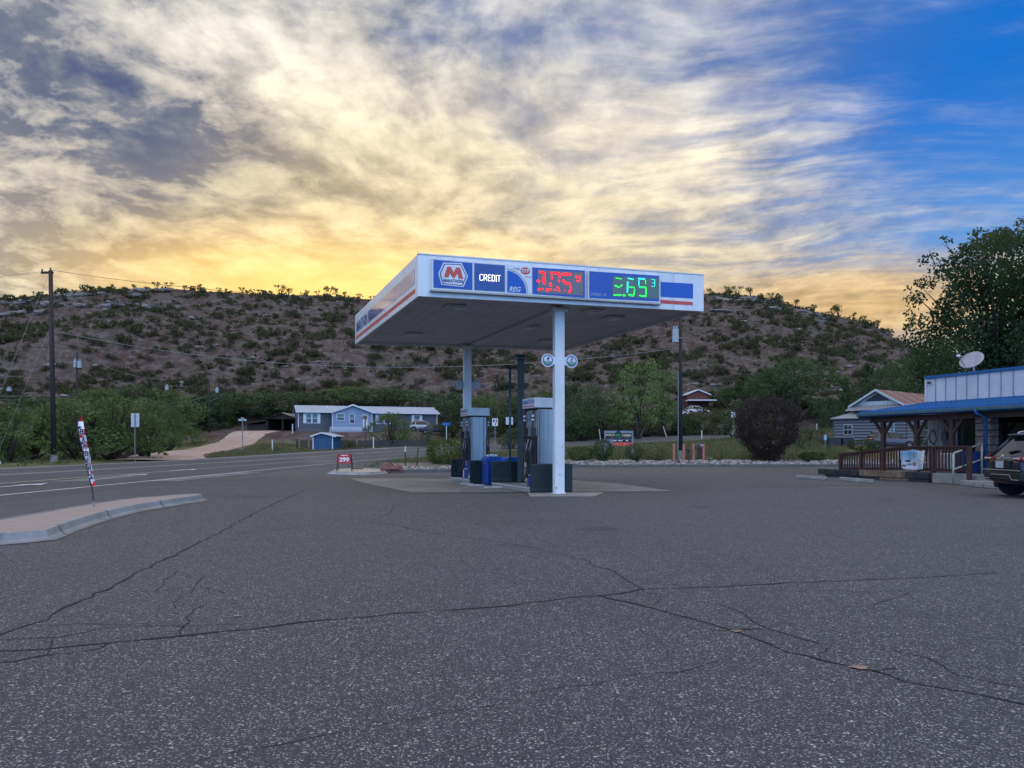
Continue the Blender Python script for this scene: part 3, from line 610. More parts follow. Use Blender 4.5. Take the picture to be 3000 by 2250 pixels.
x = MB().poly([(-2.6, 20.33, .0085), (4.5, 20.92, .0085), (4.5, 21.0, .0085), (-2.6, 20.41, .0085)]).build('pavement_joint', M_CR); tag(x, kind='structure')
for a0 in (2.3, 4.9, 6.3):
    p = col_at(a0, -3.2); q = col_at(a0 - .4, 3.)
    x = MB().poly([(p.x, p.y, .007), (q.x, q.y, .007), (q.x, q.y + .03, .007), (p.x, p.y + .03, .007)]).build('pavement_joint', M_CR); tag(x, kind='structure')
# ------------------------------------------------------------------ pump islands
m_teal = M('dark teal painted steel', (.009, .022, .028), .6, var=.25, scale=5)
m_teal2 = M('dark teal trim', (.03, .05, .058), .5)
m_wedge = M('worn white kerb paint', (.55, .54, .51), .6, col2=(.33, .31, .29), scale=8)
def island(a0, a1, lab):
    root = thing('pump_island', lab, 'pump island', tuple(col_at((a0 + a1) / 2)), 'pump islands under the canopy')
    mb = MB(); mb.obb(col_at(a0, -.52), EF * 1.04, EB * (a1 - a0), UPZ * .13); k = mb.build('kerb', M_DARKC, root, bev=.02)
    mb = MB(); mb.obb(col_at(a0 - .0, -.535) + UPZ * .10, EF * .03, EB * (a1 - a0), UPZ * .034); mb.obb(col_at(a0, .505) + UPZ * .10, EF * .03, EB * (a1 - a0), UPZ * .034); mb.build('painted_edge', m_wedge, k)
    for a, z0, hw in ((a0 - .12, .0, .60), (a1 - .06, .13, .52)):
        mb = MB(); mb.obb(col_at(a, -hw) + UPZ * z0, EF * 2 * hw, EB * .11, UPZ * (.77 - z0)); b = mb.build('bumper_panel', m_teal, root, bev=.015)
        mb = MB(); mb.obb(col_at(a, -hw - .004) + UPZ * (z0 + .09) - EB * .004, EF * (2 * hw + .008), EB * .118, UPZ * .022); mb.obb(col_at(a, -hw - .004) + UPZ * .745 - EB * .004, EF * (2 * hw + .008), EB * .118, UPZ * .028); mb.build('panel_trim', m_teal2, b)
    return root
island(.62, 3.85, 'pump island behind the near column, dark teal bumper panels at both ends'); island(5.87, 8.25, 'farther pump island beside the rear column with dark teal bumper panels')
# ------------------------------------------------------------------ dispensers
m_steel = M('brushed stainless panel', (.30, .33, .35), .36, .85, var=.14, scale=3, stretch=(9, 9, .25))
m_steel2 = M('darker steel rib', (.16, .18, .20), .4, .8, var=.15, stretch=(8, 8, .3))
m_blk = M('black rubber', (.012, .012, .013), .5, var=.2); m_dk = M('dark grey plastic', (.035, .038, .042), .5)
m_pgr = M('pump grey panel', (.20, .21, .215), .5, var=.08); m_cap = M('white pump cap', (.60, .62, .65), .4, var=.06); m_scr = M('pump screen', (.18, .22, .26), .2)
def dispenser(lab, c):
    root = thing('fuel_dispenser', lab, 'fuel dispenser', (0, 0, 0), 'fuel dispensers under the canopy')
    Z = .13
    mb = MB()
    prof = [(-.275, Z), (.275, Z), (.275, 2.24), (-.275, 2.24)]
    mb.prism([(x, -.40, z) for x, z in prof], (0, .80, 0)); body = mb.build('body', m_steel, root, bev=.02)
    for s in (-1, 1):
        mb = MB()
        for x in (-.17, -.05, .09): mb.box((x, s * .404, 1.2), (.10, .012, 2.06))
        mb.build('end_panel', m_steel, root, bev=.008)
        mb = MB(); mb.box((.19, s * .4035, 1.2), (.04, .010, 2.06)); mb.box((-.245, s * .4035, 1.2), (.03, .010, 2.06)); mb.build('rib', m_steel2, root)
    mb = MB(); mb.box((0, 0, 2.41), (.77, .89, .27)); cap = mb.build('cap', m_cap, root, bev=.012)
    mb = MB(); mb.box((0, 0, 2.262), (.70, .82, .03)); mb.build('cap_underside', m_dk, root)
    for s in (-1, 1):                                      # two customer faces
        fx = s * .275
        mb = MB(); mb.box((fx + s * .022, 0, 1.86), (.04, .74, .70)); up_ = mb.build('display_head', m_pgr, root, bev=.012)
        mb = MB(); mb.box((fx + s * .046, .08, 2.02), (.012, .40, .20)); mb.box((fx + s * .046, .12, 1.74), (.012, .16, .10)); mb.build('screen', m_scr, up_)
        mb = MB()
        for i in range(3): mb.box((fx + s * .046, -.08 - .085 * i, 1.64), (.012, .06, .045))
        mb.build('grade_button', m_cap, up_)
        mb = MB(); mb.box((fx + s * .046, .26, 1.66), (.014, .12, .18)); mb.build('keypad', m_dk, up_)
        mb = MB(); mb.prism([(fx + s * .002, -.36, .76), (fx + s * .09, -.36, .80), (fx + s * .05, -.36, 1.50), (fx + s * .002, -.36, 1.50)], (0, .72, 0)); mb.build('nozzle_boot', m_blk, root)
        mb = MB(); mb.box((fx + s * .006, 0, .45), (.012, .66, .60)); dec = mb.build('skirt', M('skirt blue', (.012, .05, .26), .35), root)
        mb = MB(); mb.poly([(fx + s * .0145, y, z) for y, z in ((-.33, .15), (-.10, .15), (-.22, .22), (-.28, .34), (-.33, .52))]); mb.poly([(fx + s * .0145, y, z) for y, z in ((.02, .60), (.16, .60), (.16, .72), (.02, .72))]); mb.poly([(fx + s * .0145, y, z) for y, z in ((-.05, .43), (.26, .43), (.26, .47), (-.05, .47))])
        mb.build('skirt_decal', M('decal white', (.6, .62, .66), .4), dec)
        mb = MB(); mb.poly([(fx + s * .0155, y, z) for y, z in ((.04, .62), (.14, .62), (.14, .70), (.04, .70))]); mb.build('skirt_mark', m_red, dec)
        right = Vector((0, -s * -1., 0)) if False else Vector((0, s, 0))
        textmesh('cap_text', 'MARATHON', .12, m_navy, frame4((s * .386, 0, 2.44), right, UPZ), cap, .002, .001, width=.74, height=.13)
        mb = MB(); mb.box((s * .3865, 0, 2.325), (.004, .76, .03)); mb.build('cap_stripe', m_red, cap)
        for y0, lo in ((-.31, .42), (.30, .30)):
            x0 = s * .36
            pts = [(fx + s * .02, y0, 2.23), (x0, y0, 2.20), (x0 + s * .02, y0, 2.05), (x0 + s * .03, y0 * .95, 1.75), (x0 + s * .05, y0 * .95, 1.2), (x0 + s * .10, y0 * .9, lo + .22), (x0 + s * .15, y0 * .62, lo), (x0 + s * .13, y0 * .25, lo + .02), (x0 + s * .07, y0 * .15, .62), (x0 + s * .03, y0 * .3, .86), (x0 - s * .0, y0 * .42, 1.0)]
            pp = [Vector(p) for p in pts]
            mb = MB(); mb.tube(cr(pp, 4), .021, 8); hs = mb.build('hose', m_blk, root, smooth=True)
            for zc in (2.03, 1.93): mb = MB(); mb.cyl((x0 + s * .022, y0, zc), .034, .055, 12); mb.build('breakaway_collar', m_cap, hs)
            mb = MB(); mb.cyl((x0 + s * .022, y0, 1.98), .040, .05, 12); mb.build('hose_coupling', m_dk, hs); mb = MB(); mb.box((x0 + s * .02, y0, 1.62), (.09, .11, .24)); mb.build('hose_retractor', m_dk, hs)
            nz = MB(); yy = y0 * .42
            nz.box((x0 - s * .0, yy, 1.06), (.09, .065, .16)); nz.tube([(x0, yy, 1.1), (x0 - s * .01, yy, 1.28), (x0 - s * .05, yy, 1.40)], .03, 8); nz.tube([(x0 + s * .05, yy, 1.0), (x0 + s * .085, yy, 1.1), (x0 + s * .06, yy, 1.24)], .014, 6)
            n_ = nz.build('nozzle', m_dk, root, bev=.01)
            mb = MB(); mb.tube([(x0 - s * .0, yy + .036, 1.02), (x0 + s * .04, yy + .036, 1.12), (x0 + s * .0, yy + .036, 1.3), (x0 - s * .04, yy + .03, 1.44)], .012, 6); mb.build('spout', m_steel, n_)
    root.location = c; root.rotation_euler = (0, 0, math.atan2(EF.y, EF.x)); return root
d1 = dispenser('nearer stainless fuel dispenser with white cap, partly behind the near white column', col_at(1.22))
d2 = copy_tree(d1); d2.location = col_at(7.1); d2['label'] = 'farther stainless fuel dispenser with white cap, beside the rear column and blue bin'
# ------------------------------------------------------------------ vent column, standpipe, bins, lids
c = Vector((.27, 23.4, .13))
root = thing('vent_column', 'thick dark green square post rising from the near pump island nearly to the canopy', 'post', tuple(c))
mb = MB(); mb.box((c.x, c.y, 2.05), (.205, .205, 3.84)); mb.build('shaft', M('dark green paint', (.030, .045, .045), .5, var=.2), root, bev=.02)
mb = MB(); mb.box((c.x, c.y, 3.99), (.29, .29, .05)); mb.box((c.x, c.y, 3.86), (.23, .23, .05)); mb.box((c.x, c.y, .15), (.32, .32, .03)); mb.build('flange', m_teal, root)
c = Vector((-.06, 23.2, .13))
root = thing('vent_pipe', 'thin dark green vent pipe with short cross bars left of the thick green post', 'pipe', tuple(c))
mb = MB(); mb.tube([(c.x, c.y, .13), (c.x, c.y, 3.62)], .036, 10); mb.build('pipe', m_teal2, root, smooth=True)
mb = MB(); mb.cyl((c.x, c.y, 3.60), .05, .05, 10); mb.build('pipe_cap', m_teal, root)
for z, l, r_ in ((3.05, .16, .12), (1.50, .1, .2), (1.18, .12, .2)):
    mb = MB(); mb.tube([(c.x - l, c.y, z), (c.x + r_, c.y, z)], .016, 6); mb.build('cross_bar', m_teal, root)
m_bin = M('blue plastic', (.006, .045, .24), .4, var=.08)
def bin_(lab):
    r = thing('trash_bin', lab, 'trash bin', (0, 0, 0), 'blue bins by the pumps')
    MB().box((0, 0, .36), (.52, .52, .72)).build('bin_body', m_bin, r, bev=.04)
    mb = MB(); mb.prism([(-.28, -.28, .72), (.28, -.28, .72), (.28, -.28, .84), (.20, -.28, .90), (-.20, -.28, .90), (-.28, -.28, .84)], (0, .56, 0)); mb.build('bin_lid', M('blue plastic lid', (.012, .075, .32), .4), r, bev=.02)
    mb = MB(); mb.box((.02, -.268, .48), (.30, .02, .34)); mb.box((.268, .02, .48), (.02, .30, .34)); mb.build('side_panel', m_dk, r)
    return r
b1 = bin_('blue bin with crumpled paper towels on its lid, standing between the islands'); b1.location = (-.64, 24.75, 0.005); b1.rotation_euler = (0, 0, .36)
b2 = copy_tree(b1); b2.location = (.0, 23.95, .005); b2['label'] = 'blue bin mostly hidden behind a teal bumper panel and thin vent pipe'
b2.scale = (1, 1, 1)
mb = MB()
for i in range(5): mb.rock((-.78 + i * .07, 24.7 + .03 * (i % 2), .93 + .012 * (i % 3)), .05, rough=.7, seed=i, n=4)
tag(mb.build('paper_towels', M('white paper', (.7, .72, .75), .8)), 'crumpled white paper lying on top of the blue bin', 'paper')
for i, (u, v, lab) in enumerate(((1367, 1421.5, 'white edged bar on the pad, leftmost of the three'), (1395, 1425.5, 'white edged bar on the pad, middle of the three'), (1449, 1431, 'white edged bar on the pad, nearest the near pump island'))):
    p = G(u, v); mb = MB(); mb.box((p.x, p.y, .035), (.42 + .1 * i, .14, .06), .05); o = mb.build('parking_bar', m_wedge, None, bev=.02); tag(o, lab, 'kerb bar', 'low white bars on the pad')
# ------------------------------------------------------------------ shop building with blue porch roof
E, W_ = Vector((.27, -.963, 0)).normalized(), Vector((.963, .27, 0)).normalized()
EN = Vector((13.8, 30.6, 0)); WC = Vector((17.1, 31.5, 0))
m_bb = M('white board siding', (.50, .52, .58), .6, var=.08, scale=1.5)
m_bt = M('batten shadow', (.26, .28, .34), .7)
m_broof = M('blue metal roof', (.010, .105, .29), .42, var=.12, scale=2, spec=.5)
m_btrim = M('blue painted trim', (.012, .10, .26), .45, var=.1)
m_gut = M('weathered blue gutter', (.05, .115, .16), .45, var=.15)
m_wood = M('dark red stained wood', (.062, .030, .027), .7, var=.3, scale=6, stretch=(3, 3, .6), bump=.2)
m_tie = M('weathered timber', (.10, .075, .06), .85, var=.45, scale=5, bump=.4, stretch=(1, 1, 3)); m_tie2 = M('dark creosote timber', (.03, .032, .036), .85, var=.4, scale=5, bump=.3)
m_tie3 = M('tan timber', (.17, .125, .085), .85, var=.4, scale=5, bump=.4)
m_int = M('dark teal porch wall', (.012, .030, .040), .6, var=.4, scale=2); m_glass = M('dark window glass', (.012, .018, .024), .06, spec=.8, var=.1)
m_wsid = M('dusty white siding', (.42, .40, .42), .75, var=.12, scale=3)
m_stone = M('porch stone', (.20, .155, .14), .9, col2=(.07, .06, .065), scale=7, bump=1.)
m_green = M('pale green pipe paint', (.30, .34, .30), .5, var=.12)
def BP(s, k, z, o=WC): return o + E * s + W_ * k + UPZ * z
bd = thing('shop_building', 'single storey shop with white board parapet, blue metal porch roof and wooden porch posts', 'building', tuple(WC))
L = 17.
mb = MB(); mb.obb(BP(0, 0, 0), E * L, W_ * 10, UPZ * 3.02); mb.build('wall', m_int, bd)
mb = MB(); mb.obb(BP(-.05, -.09, 3.02), E * L, W_ * 10.1, UPZ * .98); pr = mb.build('parapet', m_bb, bd)
s = .42
while s < L:
    MB().obb(BP(s, -.092 - .022, 3.04), E * .045, W_ * .022, UPZ * .95).build('batten', m_bt, pr); s += .50
mb = MB(); mb.obb(BP(-.10, -.16, 3.99), E * (L + .1), W_ * .2, UPZ * .10); mb.build('coping', m_btrim, bd)
mb = MB(); mb.obb(BP(-.09, -.10, 3.02), E * .09, -W_ * .03, UPZ * .96); mb.build('corner_board', M('pale corner board', (.56, .58, .62), .6), bd)
mb = MB(); mb.obb(BP(.01, -.02, .3), E * 1.45, -W_ * .03, UPZ * 2.4); ws = mb.build('siding', m_wsid, bd)
mb = MB()
for i in range(7): mb.obb(BP(.1 + i * .2, -.052, .32), E * .018, -W_ * .012, UPZ * 2.36)
mb.build('siding_groove', m_bt, ws)
mb = MB(); mb.tube([BP(.06, -.13, 2.55), BP(.72, -.13, 2.55), BP(.86, -.13, 2.48), BP(.9, -.13, 2.3), BP(.9, -.13, 1.75)], .035, 8); mb.build('conduit', m_wsid, bd, smooth=True)
mb = MB(); mb.obb(BP(.78, -.06, 1.45), E * .26, -W_ * .12, UPZ * .36); mb.obb(BP(.95, -.06, .35), E * .42, -W_ * .2, UPZ * 1.15); mb.build('meter_box', M('meter grey', (.10, .10, .11), .5), bd, bev=.02)
mb = MB(); mb.tube(cr([BP(.3, -.10, 1.9), BP(.12, -.12, 1.6), BP(.35, -.12, 1.3), BP(.5, -.12, 1.55), BP(.36, -.12, 1.95)], 5), .02, 6); mb.build('cable', m_blk, bd)
# windows and doors in the shade of the porch
for s0, s1, z0, z1 in ((1.75, 2.9, .9, 2.3), (3.3, 4.3, .35, 2.45), (4.8, 6.4, .9, 2.3), (7.4, 8.6, .35, 2.45), (9.2, 11.5, .9, 2.4)):
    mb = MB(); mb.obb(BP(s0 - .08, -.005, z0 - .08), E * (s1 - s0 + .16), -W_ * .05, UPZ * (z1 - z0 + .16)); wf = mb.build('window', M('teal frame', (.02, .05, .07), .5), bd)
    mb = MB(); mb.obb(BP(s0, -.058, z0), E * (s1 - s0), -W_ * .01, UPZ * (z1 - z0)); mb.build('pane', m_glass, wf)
# porch roof: ribbed blue sheet from the eave up to the wall
zt, zr_ = 2.56, 3.05; RWd = 3.55
mb = MB(); up = (W_ * RWd + UPZ * (zr_ - zt))
mb.obb(EN + UPZ * (zt - .035), E * L, up, UPZ * .035); rf = mb.build('porch_roof', m_broof, bd)
mb = MB(); s = .05
while s < L: mb.obb(EN + E * s + UPZ * (zt + .001) - W_ * .01, E * .05, up, UPZ * .028); s += .235
mb.build('roof_rib', m_broof, rf)
mb = MB(); mb.obb(EN - W_ * .11 + UPZ * 2.41 + E * .0, E * L, W_ * .11, UPZ * .115); mb.build('gutter', m_gut, bd, bev=.015)
mb = MB(); mb.obb(EN + UPZ * 2.37 + W_ * .02, E * L, W_ * .04, UPZ * .145); mb.build('fascia_board', m_btrim, bd)
mb = MB(); mb.obb(EN + E * .0 + UPZ * 2.34 - E * .03, W_ * 3.2, E * .05, UPZ * .17); mb.build('rake_board', m_gut, bd)
PL = EN + W_ * .36
mb = MB(); mb.obb(PL + E * .3 + UPZ * 2.17 + W_ * -.08, E * 7, W_ * .16, UPZ * .19); mb.build('porch_beam', m_wood, bd)
for s in (.95, 2.62, 4.2):
    b = PL + E * s; zb = .3
    mb = MB(); mb.obb(b - E * .075 - W_ * .075 + UPZ * zb, E * .15, W_ * .15, UPZ * (2.17 - zb)); ps = mb.build('porch_post', m_wood, bd, bev=.01)
    for sg in (-1, 1):
        mb = MB(); mb.obb(b + E * sg * .07 - W_ * .045 + UPZ * 1.66, E * sg * .42 + UPZ * .51, W_ * .09, UPZ * .14); mb.build('brace', m_wood, ps)
for k, (s, w0, dp) in enumerate(((5.15, .55, .42), (6.35, 1.2, .8))):
    b = PL + E * s + W_ * (0 if k == 0 else .9)
    mb = MB()
    random.seed(k); z = .05
    while z < 2.4:
        h = random.uniform(.16, .3); j = random.uniform(-.03, .03)
        mb.obb(b + E * (j - .0) + UPZ * z - W_ * (.03 + j), E * w0, W_ * dp, UPZ * (h - .015)); z += h
    mb.build('stone_pillar', m_stone, bd, bev=.03)
mb = MB(); mb.tube([PL + E * 5.55 - W_ * .44 + UPZ * 2.45, PL + E * 5.57 - W_ * .44 + UPZ * 2.34, PL + E * 5.6 - W_ * .10 + UPZ * 2.2, PL + E * 5.62 - W_ * .08 + UPZ * .3], .05, 8); mb.build('downspout', m_btrim, bd, smooth=True)
mb = MB(); mb.obb(PL + E * .3 - W_ * .2, E * 5.4, W_ * 3.1, UPZ * .29); mb.obb(PL + E * 5.71 + W_ * .4, E * 9.5, W_ * 2.5, UPZ * .28); mb.build('porch_floor', M_DARKC, bd)
mb = MB(); mb.rock(BP(.18, -.18, 3.82), .07, rough=0, sq=.8); mb.build('security_camera', m_dk, bd, smooth=True)
# satellite dish
dp = Vector((18.0, 30.1, 4.63)); nd = Vector((-.63, -.42, .65)).normalized()
ds = thing('satellite_dish', 'pale grey satellite dish on a short mast above the white parapet', 'satellite dish', (18.0, 30.1, 4.05))
a = nd.orthogonal().normalized(); b = nd.cross(a); mb = MB(); ring = 24
vs = [dp - nd * .09]; fs = []
for q in (1, 2, 3):
    for i in range(ring): t_ = i * 2 * math.pi / ring; vs.append(dp + (a * math.cos(t_) + b * math.sin(t_)) * .44 * q / 3 - nd * .09 * (1 - (q / 3) ** 2))
for i in range(ring): fs.append((0, 1 + i, 1 + (i + 1) % ring))
for q in (0, 1):
    for i in range(ring): fs.append((1 + q * ring + i, 1 + (q + 1) * ring + i, 1 + (q + 1) * ring + (i + 1) % ring, 1 + q * ring + (i + 1) % ring))
mb.add(vs, fs); rfl = mb.build('reflector', M('dish grey', (.30, .29, .33), .5), ds, smooth=True); sol = rfl.modifiers.new('solid', 'SOLIDIFY'); sol.thickness = .025
mb = MB(); mb.tube([dp - nd * .12, dp - nd * .25 - UPZ * .1, dp - nd * .25 - UPZ * .75], .035, 8); mb.build('mast', M('galvanised mast', (.30, .33, .36), .5), ds)
mb = MB(); low = dp + Vector((-.30, -.08, -.26)); tip = dp + Vector((-.66, -.25, .12)); mb.tube([low, tip], .022, 6); mb.build('feed_arm', m_pgr, ds)
mb = MB(); mb.box(tip, (.12, .08, .09)); mb.build('feed_horn', m_cap, ds, bev=.02)
# ------------------------------------------------------------------ ramp: timbers, railing, banner, steps, handrail
RA = Vector((12.7, 31.6, 0))
def RP(s, k=0., z=0.): return RA + E * s + W_ * k + UPZ * z
for (s0, s1, z0, z1, mt, lab) in ((0, 2.38, .09, .31, m_tie2, 'dark railway sleeper at the low end of the ramp, upper course'), (2.4, 4.68, .11, .335, m_tie3, 'tan weathered sleeper in the middle of the ramp, upper course'), (4.7, 5.72, .11, .34, m_tie2, 'dark sleeper under the banner, upper course'),
                             (.4, 3.4, 0, .10, m_tie2, 'dark sleeper lying on the asphalt, lower course of the ramp'), (3.42, 4.8, 0, .105, m_tie3, 'tan sleeper lying on the asphalt, lower course of the ramp'), (4.82, 5.7, 0, .105, m_tie2, 'short dark sleeper on the asphalt below the banner end')):
    mb = MB(); mb.obb(RP(s0, -.14 + (.03 if z0 == 0 else 0), z0), E * (s1 - s0), W_ * .22, UPZ * (z1 - z0)); o = mb.build('timber_sleeper', mt, None, bev=.02); tag(o, lab, 'timber', 'timbers edging the ramp')
mb = MB(); a, b, c, d = RP(1.0, .1, .2), RP(5.7, .1, .34), RP(5.7, 1.25, .34), RP(1.0, 1.25, .2)
mb.prism([a, b, c, d], (0, 0, -.18)); tag(mb.build('ramp', M_DARKC, None), 'concrete ramp rising behind the brown railing to the porch', 'ramp')
rl = thing('porch_railing', 'dark red wooden railing with balusters climbing the ramp to the porch', 'railing', tuple(RP(1.15)))
def ztop(s): return lerp(.94, 1.25, max(0, min(1, (s - 1.15) / 3.5)))
def zbot(s): return lerp(.30, .40, max(0, min(1, (s - 1.15) / 3.5)))
prof = [1.15, 4.65, 7.3]
mb = MB()
for s0, s1 in ((1.10, 4.65), (4.65, 7.3)): mb.obb(RP(s0, -.08, ztop(s0) - .05), E * (s1 - s0) + UPZ * (ztop(s1) - ztop(s0)), W_ * .15, UPZ * .05)
mb.build('top_rail', m_wood, rl)
mb = MB()
for s0, s1 in ((1.15, 4.65), (4.65, 7.25)): mb.obb(RP(s0, -.03, zbot(s0)), E * (s1 - s0) + UPZ * (zbot(s1) - zbot(s0)), W_ * .06, UPZ * .09); mb.obb(RP(s0, -.03, ztop(s0) - .14), E * (s1 - s0) + UPZ * (ztop(s1) - ztop(s0)), W_ * .06, UPZ * .085)
mb.build('rail', m_wood, rl)
for s in (1.15, 2.3, 3.45, 5.75, 7.2):
    mb = MB(); z0 = .28 if s < 5 else .02; mb.obb(RP(s, -.065, z0), E * .12, W_ * .12, UPZ * (ztop(s) - z0 - .052)); mb.build('railing_post', m_wood, rl, bev=.008)
s = 1.36
while s < 7.15:
    if min(abs(s - q - .04) for q in (1.15, 2.3, 3.45, 5.75, 7.2)) > .1:
        mb = MB(); mb.obb(RP(s, -.071, zbot(s) - .02), E * .042, W_ * .038, UPZ * (ztop(s) - zbot(s) - .03)); mb.build('baluster', m_wood, rl)
    s += .135
# banner: wrinkled cloth
def bannermat():
    m = bpy.data.materials.new('printed banner'); m.use_nodes = True; t = NT(m.node_tree)
    uv = t.n('ShaderNodeUVMap').outputs[0]; x, y, z = t.sep(uv); nz = t.noise(uv, 5, 4, .6)
    col = t.mix(t.ss(t.m('ADD', y, t.m('MULTIPLY', nz, .3)), .25, 1.0), (.55, .56, .60), (.16, .34, .52))
    def bl(cx, cy, rx, ry): return t.ss(t.vm('LENGTH', t.vm('MULTIPLY', t.vm('SUBTRACT', uv, (cx, cy, 0)), (1 / rx, 1 / ry, 0)), out=1), 1., .6)
    col = t.mix(bl(.27, .46, .14, .08), col, (.03, .05, .08)); col = t.mix(bl(.14, .2, .12, .08), col, (.08, .12, .16)); col = t.mix(bl(.33, .28, .16, .06), col, (.14, .2, .28)); col = t.mix(bl(.56, .3, .09, .13), col, (.22, .17, .16)); col = t.mix(bl(.55, .75, .05, .16), col, (.25, .16, .13))
    col = t.mix(t.ss(x, .66, .72), col, t.mix(t.ss(nz, .4, .6), (.46, .47, .52), (.58, .6, .64)))
    p = t.n('ShaderNodeBsdfPrincipled'); t.put(p.inputs['Base Color'], col); p.inputs['Roughness'].default_value = .6
    t.nt.links.new(p.outputs[0], t.n('ShaderNodeOutputMaterial').inputs[0]); return m
me = bpy.data.meshes.new('banner'); nx, ny = 24, 14; vs = []; uvs = []
for j in range(ny + 1):
    for i in range(nx + 1):
        a, b = i / nx, j / ny; s = 4.53 + 1.02 * a * (1 - .03 * (1 - b)) ; sag = .05 * math.sin(math.pi * a) * b ** .5
        z = 1.10 - .66 * (1 - b) + (.03 if a > .95 else 0) * b - (.05 * math.sin(a * 9) * .3 + .06 * abs(.5 - a)) * b - .04 * math.sin(a * math.pi) * (1 - b)
        k = -.12 - .03 * math.sin(a * 7 + b * 3) * (1.1 - b) - .02 * math.sin(a * 15 + b)
        vs.append(RP(s, k, z)); uvs.append((a, b))
me.from_pydata([tuple(p) for p in vs], [], [(j * (nx + 1) + i, j * (nx + 1) + i + 1, (j + 1) * (nx + 1) + i + 1, (j + 1) * (nx + 1) + i) for j in range(ny) for i in range(nx)])
ul = me.uv_layers.new(name='UVMap')
for l in me.loops: ul.data[l.index].uv = uvs[l.vertex_index]
me.materials.append(bannermat()); me.polygons.foreach_set('use_smooth', [True] * len(me.polygons))
bn = bpy.data.objects.new('banner', me); C.objects.link(bn); sm = bn.modifiers.new('solid', 'SOLIDIFY'); sm.thickness = .004
tag(bn, 'pale blue and white cloth banner tied to the brown ramp railing', 'banner')
# white signs and chest behind the railing
mb = MB(); mb.obb(RP(3.55, .55, .34), E * .95, W_ * .04, UPZ * .72); o = mb.build('notice_board', M('white board', (.55, .56, .58), .5)); tag(o, 'white board with dark markings behind the railing balusters', 'sign')
mb = MB()
random.seed(4)
for i in range(9): mb.obb(RP(3.62 + random.random() * .75, .545, .42 + random.random() * .5), E * random.uniform(.04, .16), -W_ * .004, UPZ * random.uniform(.03, .14))
mb.build('marking', m_blk, o)
mb = MB(); mb.obb(RP(5.5, .5, .34), E * .70, W_ * .6, UPZ * .66); ob_ = mb.build('chest', M('white enamel', (.50, .50, .50), .4), None, bev=.03); tag(ob_, 'white chest behind the railing beside its corner post', 'chest')
mb = MB(); mb.obb(RP(6.28, .5, .34), E * .58, W_ * .6, UPZ * .72); o = mb.build('cabinet', M('deep blue cabinet', (.008, .035, .14), .5), None, bev=.03); tag(o, 'blue cabinet on the porch behind the green handrail', 'cabinet')
# concrete landing and steps
ST = thing('concrete_steps', 'two grey concrete steps with landing beside the green handrail', 'steps', tuple(RP(6.5)))
mb = MB(); mb.obb(RP(5.86, -.10, 0), E * 1.35, W_ * 1.5, UPZ * .335); mb.build('landing', M_DARKC, ST, bev=.015)
mb = MB(); mb.obb(RP(7.23, -.35, 0), E * 2.2, W_ * .55, UPZ * .15); mb.build('tread', M_DARKC, ST, bev=.015)
mb = MB(); mb.obb(RP(7.23, .21, 0), E * 2.2, W_ * 1.3, UPZ * .31); mb.build('tread', M_DARKC, ST, bev=.015)
hr = thing('handrail', 'pale green pipe handrail climbing the concrete steps', 'handrail', (14.2, 24.75, 0))
h0, h1 = Vector((14.2, 24.72, 0)), Vector((15.31, 25.03, .31))
mb = MB(); mb.tube([h0, h0 + UPZ * 1.0], .030, 8); mb.build('rail_post', m_green, hr, smooth=True)
mb = MB(); mb.tube([h1, h1 + UPZ * 1.0], .030, 8); mb.build('rail_post', m_green, hr, smooth=True)
mb = MB(); mb.tube([h0 + UPZ * 1.0, h0 + UPZ * 1.01 + (h1 - h0) * .08, h1 + UPZ * 1.0], .030, 8); mb.build('rail', m_green, hr, smooth=True)
mb = MB(); mb.tube([h0 + UPZ * .48, h1 + UPZ * .5], .028, 8); mb.build('rail', m_green, hr, smooth=True)
# wheel stops
def wstop(p, q, lab):
    p, q = Vector((*p, 0)), Vector((*q, 0)); d = (q - p).normalized(); n = Vector((-d.y, d.x, 0)); mb = MB()
    mb.prism([p + n * .09, p - n * .09, p - n * .06 + UPZ * .13, p + n * .06 + UPZ * .13], q - p); o = mb.build('wheel_stop', M_KERB, None, bev=.025)
    tag(o, lab, 'wheel stop', 'concrete wheel stops by the shop')
wstop((11.0, 29.6), (11.38, 27.85), 'concrete wheel stop farthest from the parked car'); wstop((11.8, 27.6), (12.0, 25.6), 'concrete wheel stop in front of the sleepers and railing'); wstop((14.2, 23.8), (13.98, 22.2), 'concrete wheel stop between the handrail and the parked car')
x = MB().poly([(9.2, 22.9, .006), (11.7, 22.6, .006), (11.7, 22.68, .006), (9.2, 22.98, .006)]).build('road_marking', M('worn bay line', (.36, .36, .36), .8, var=.3)); tag(x, kind='structure')
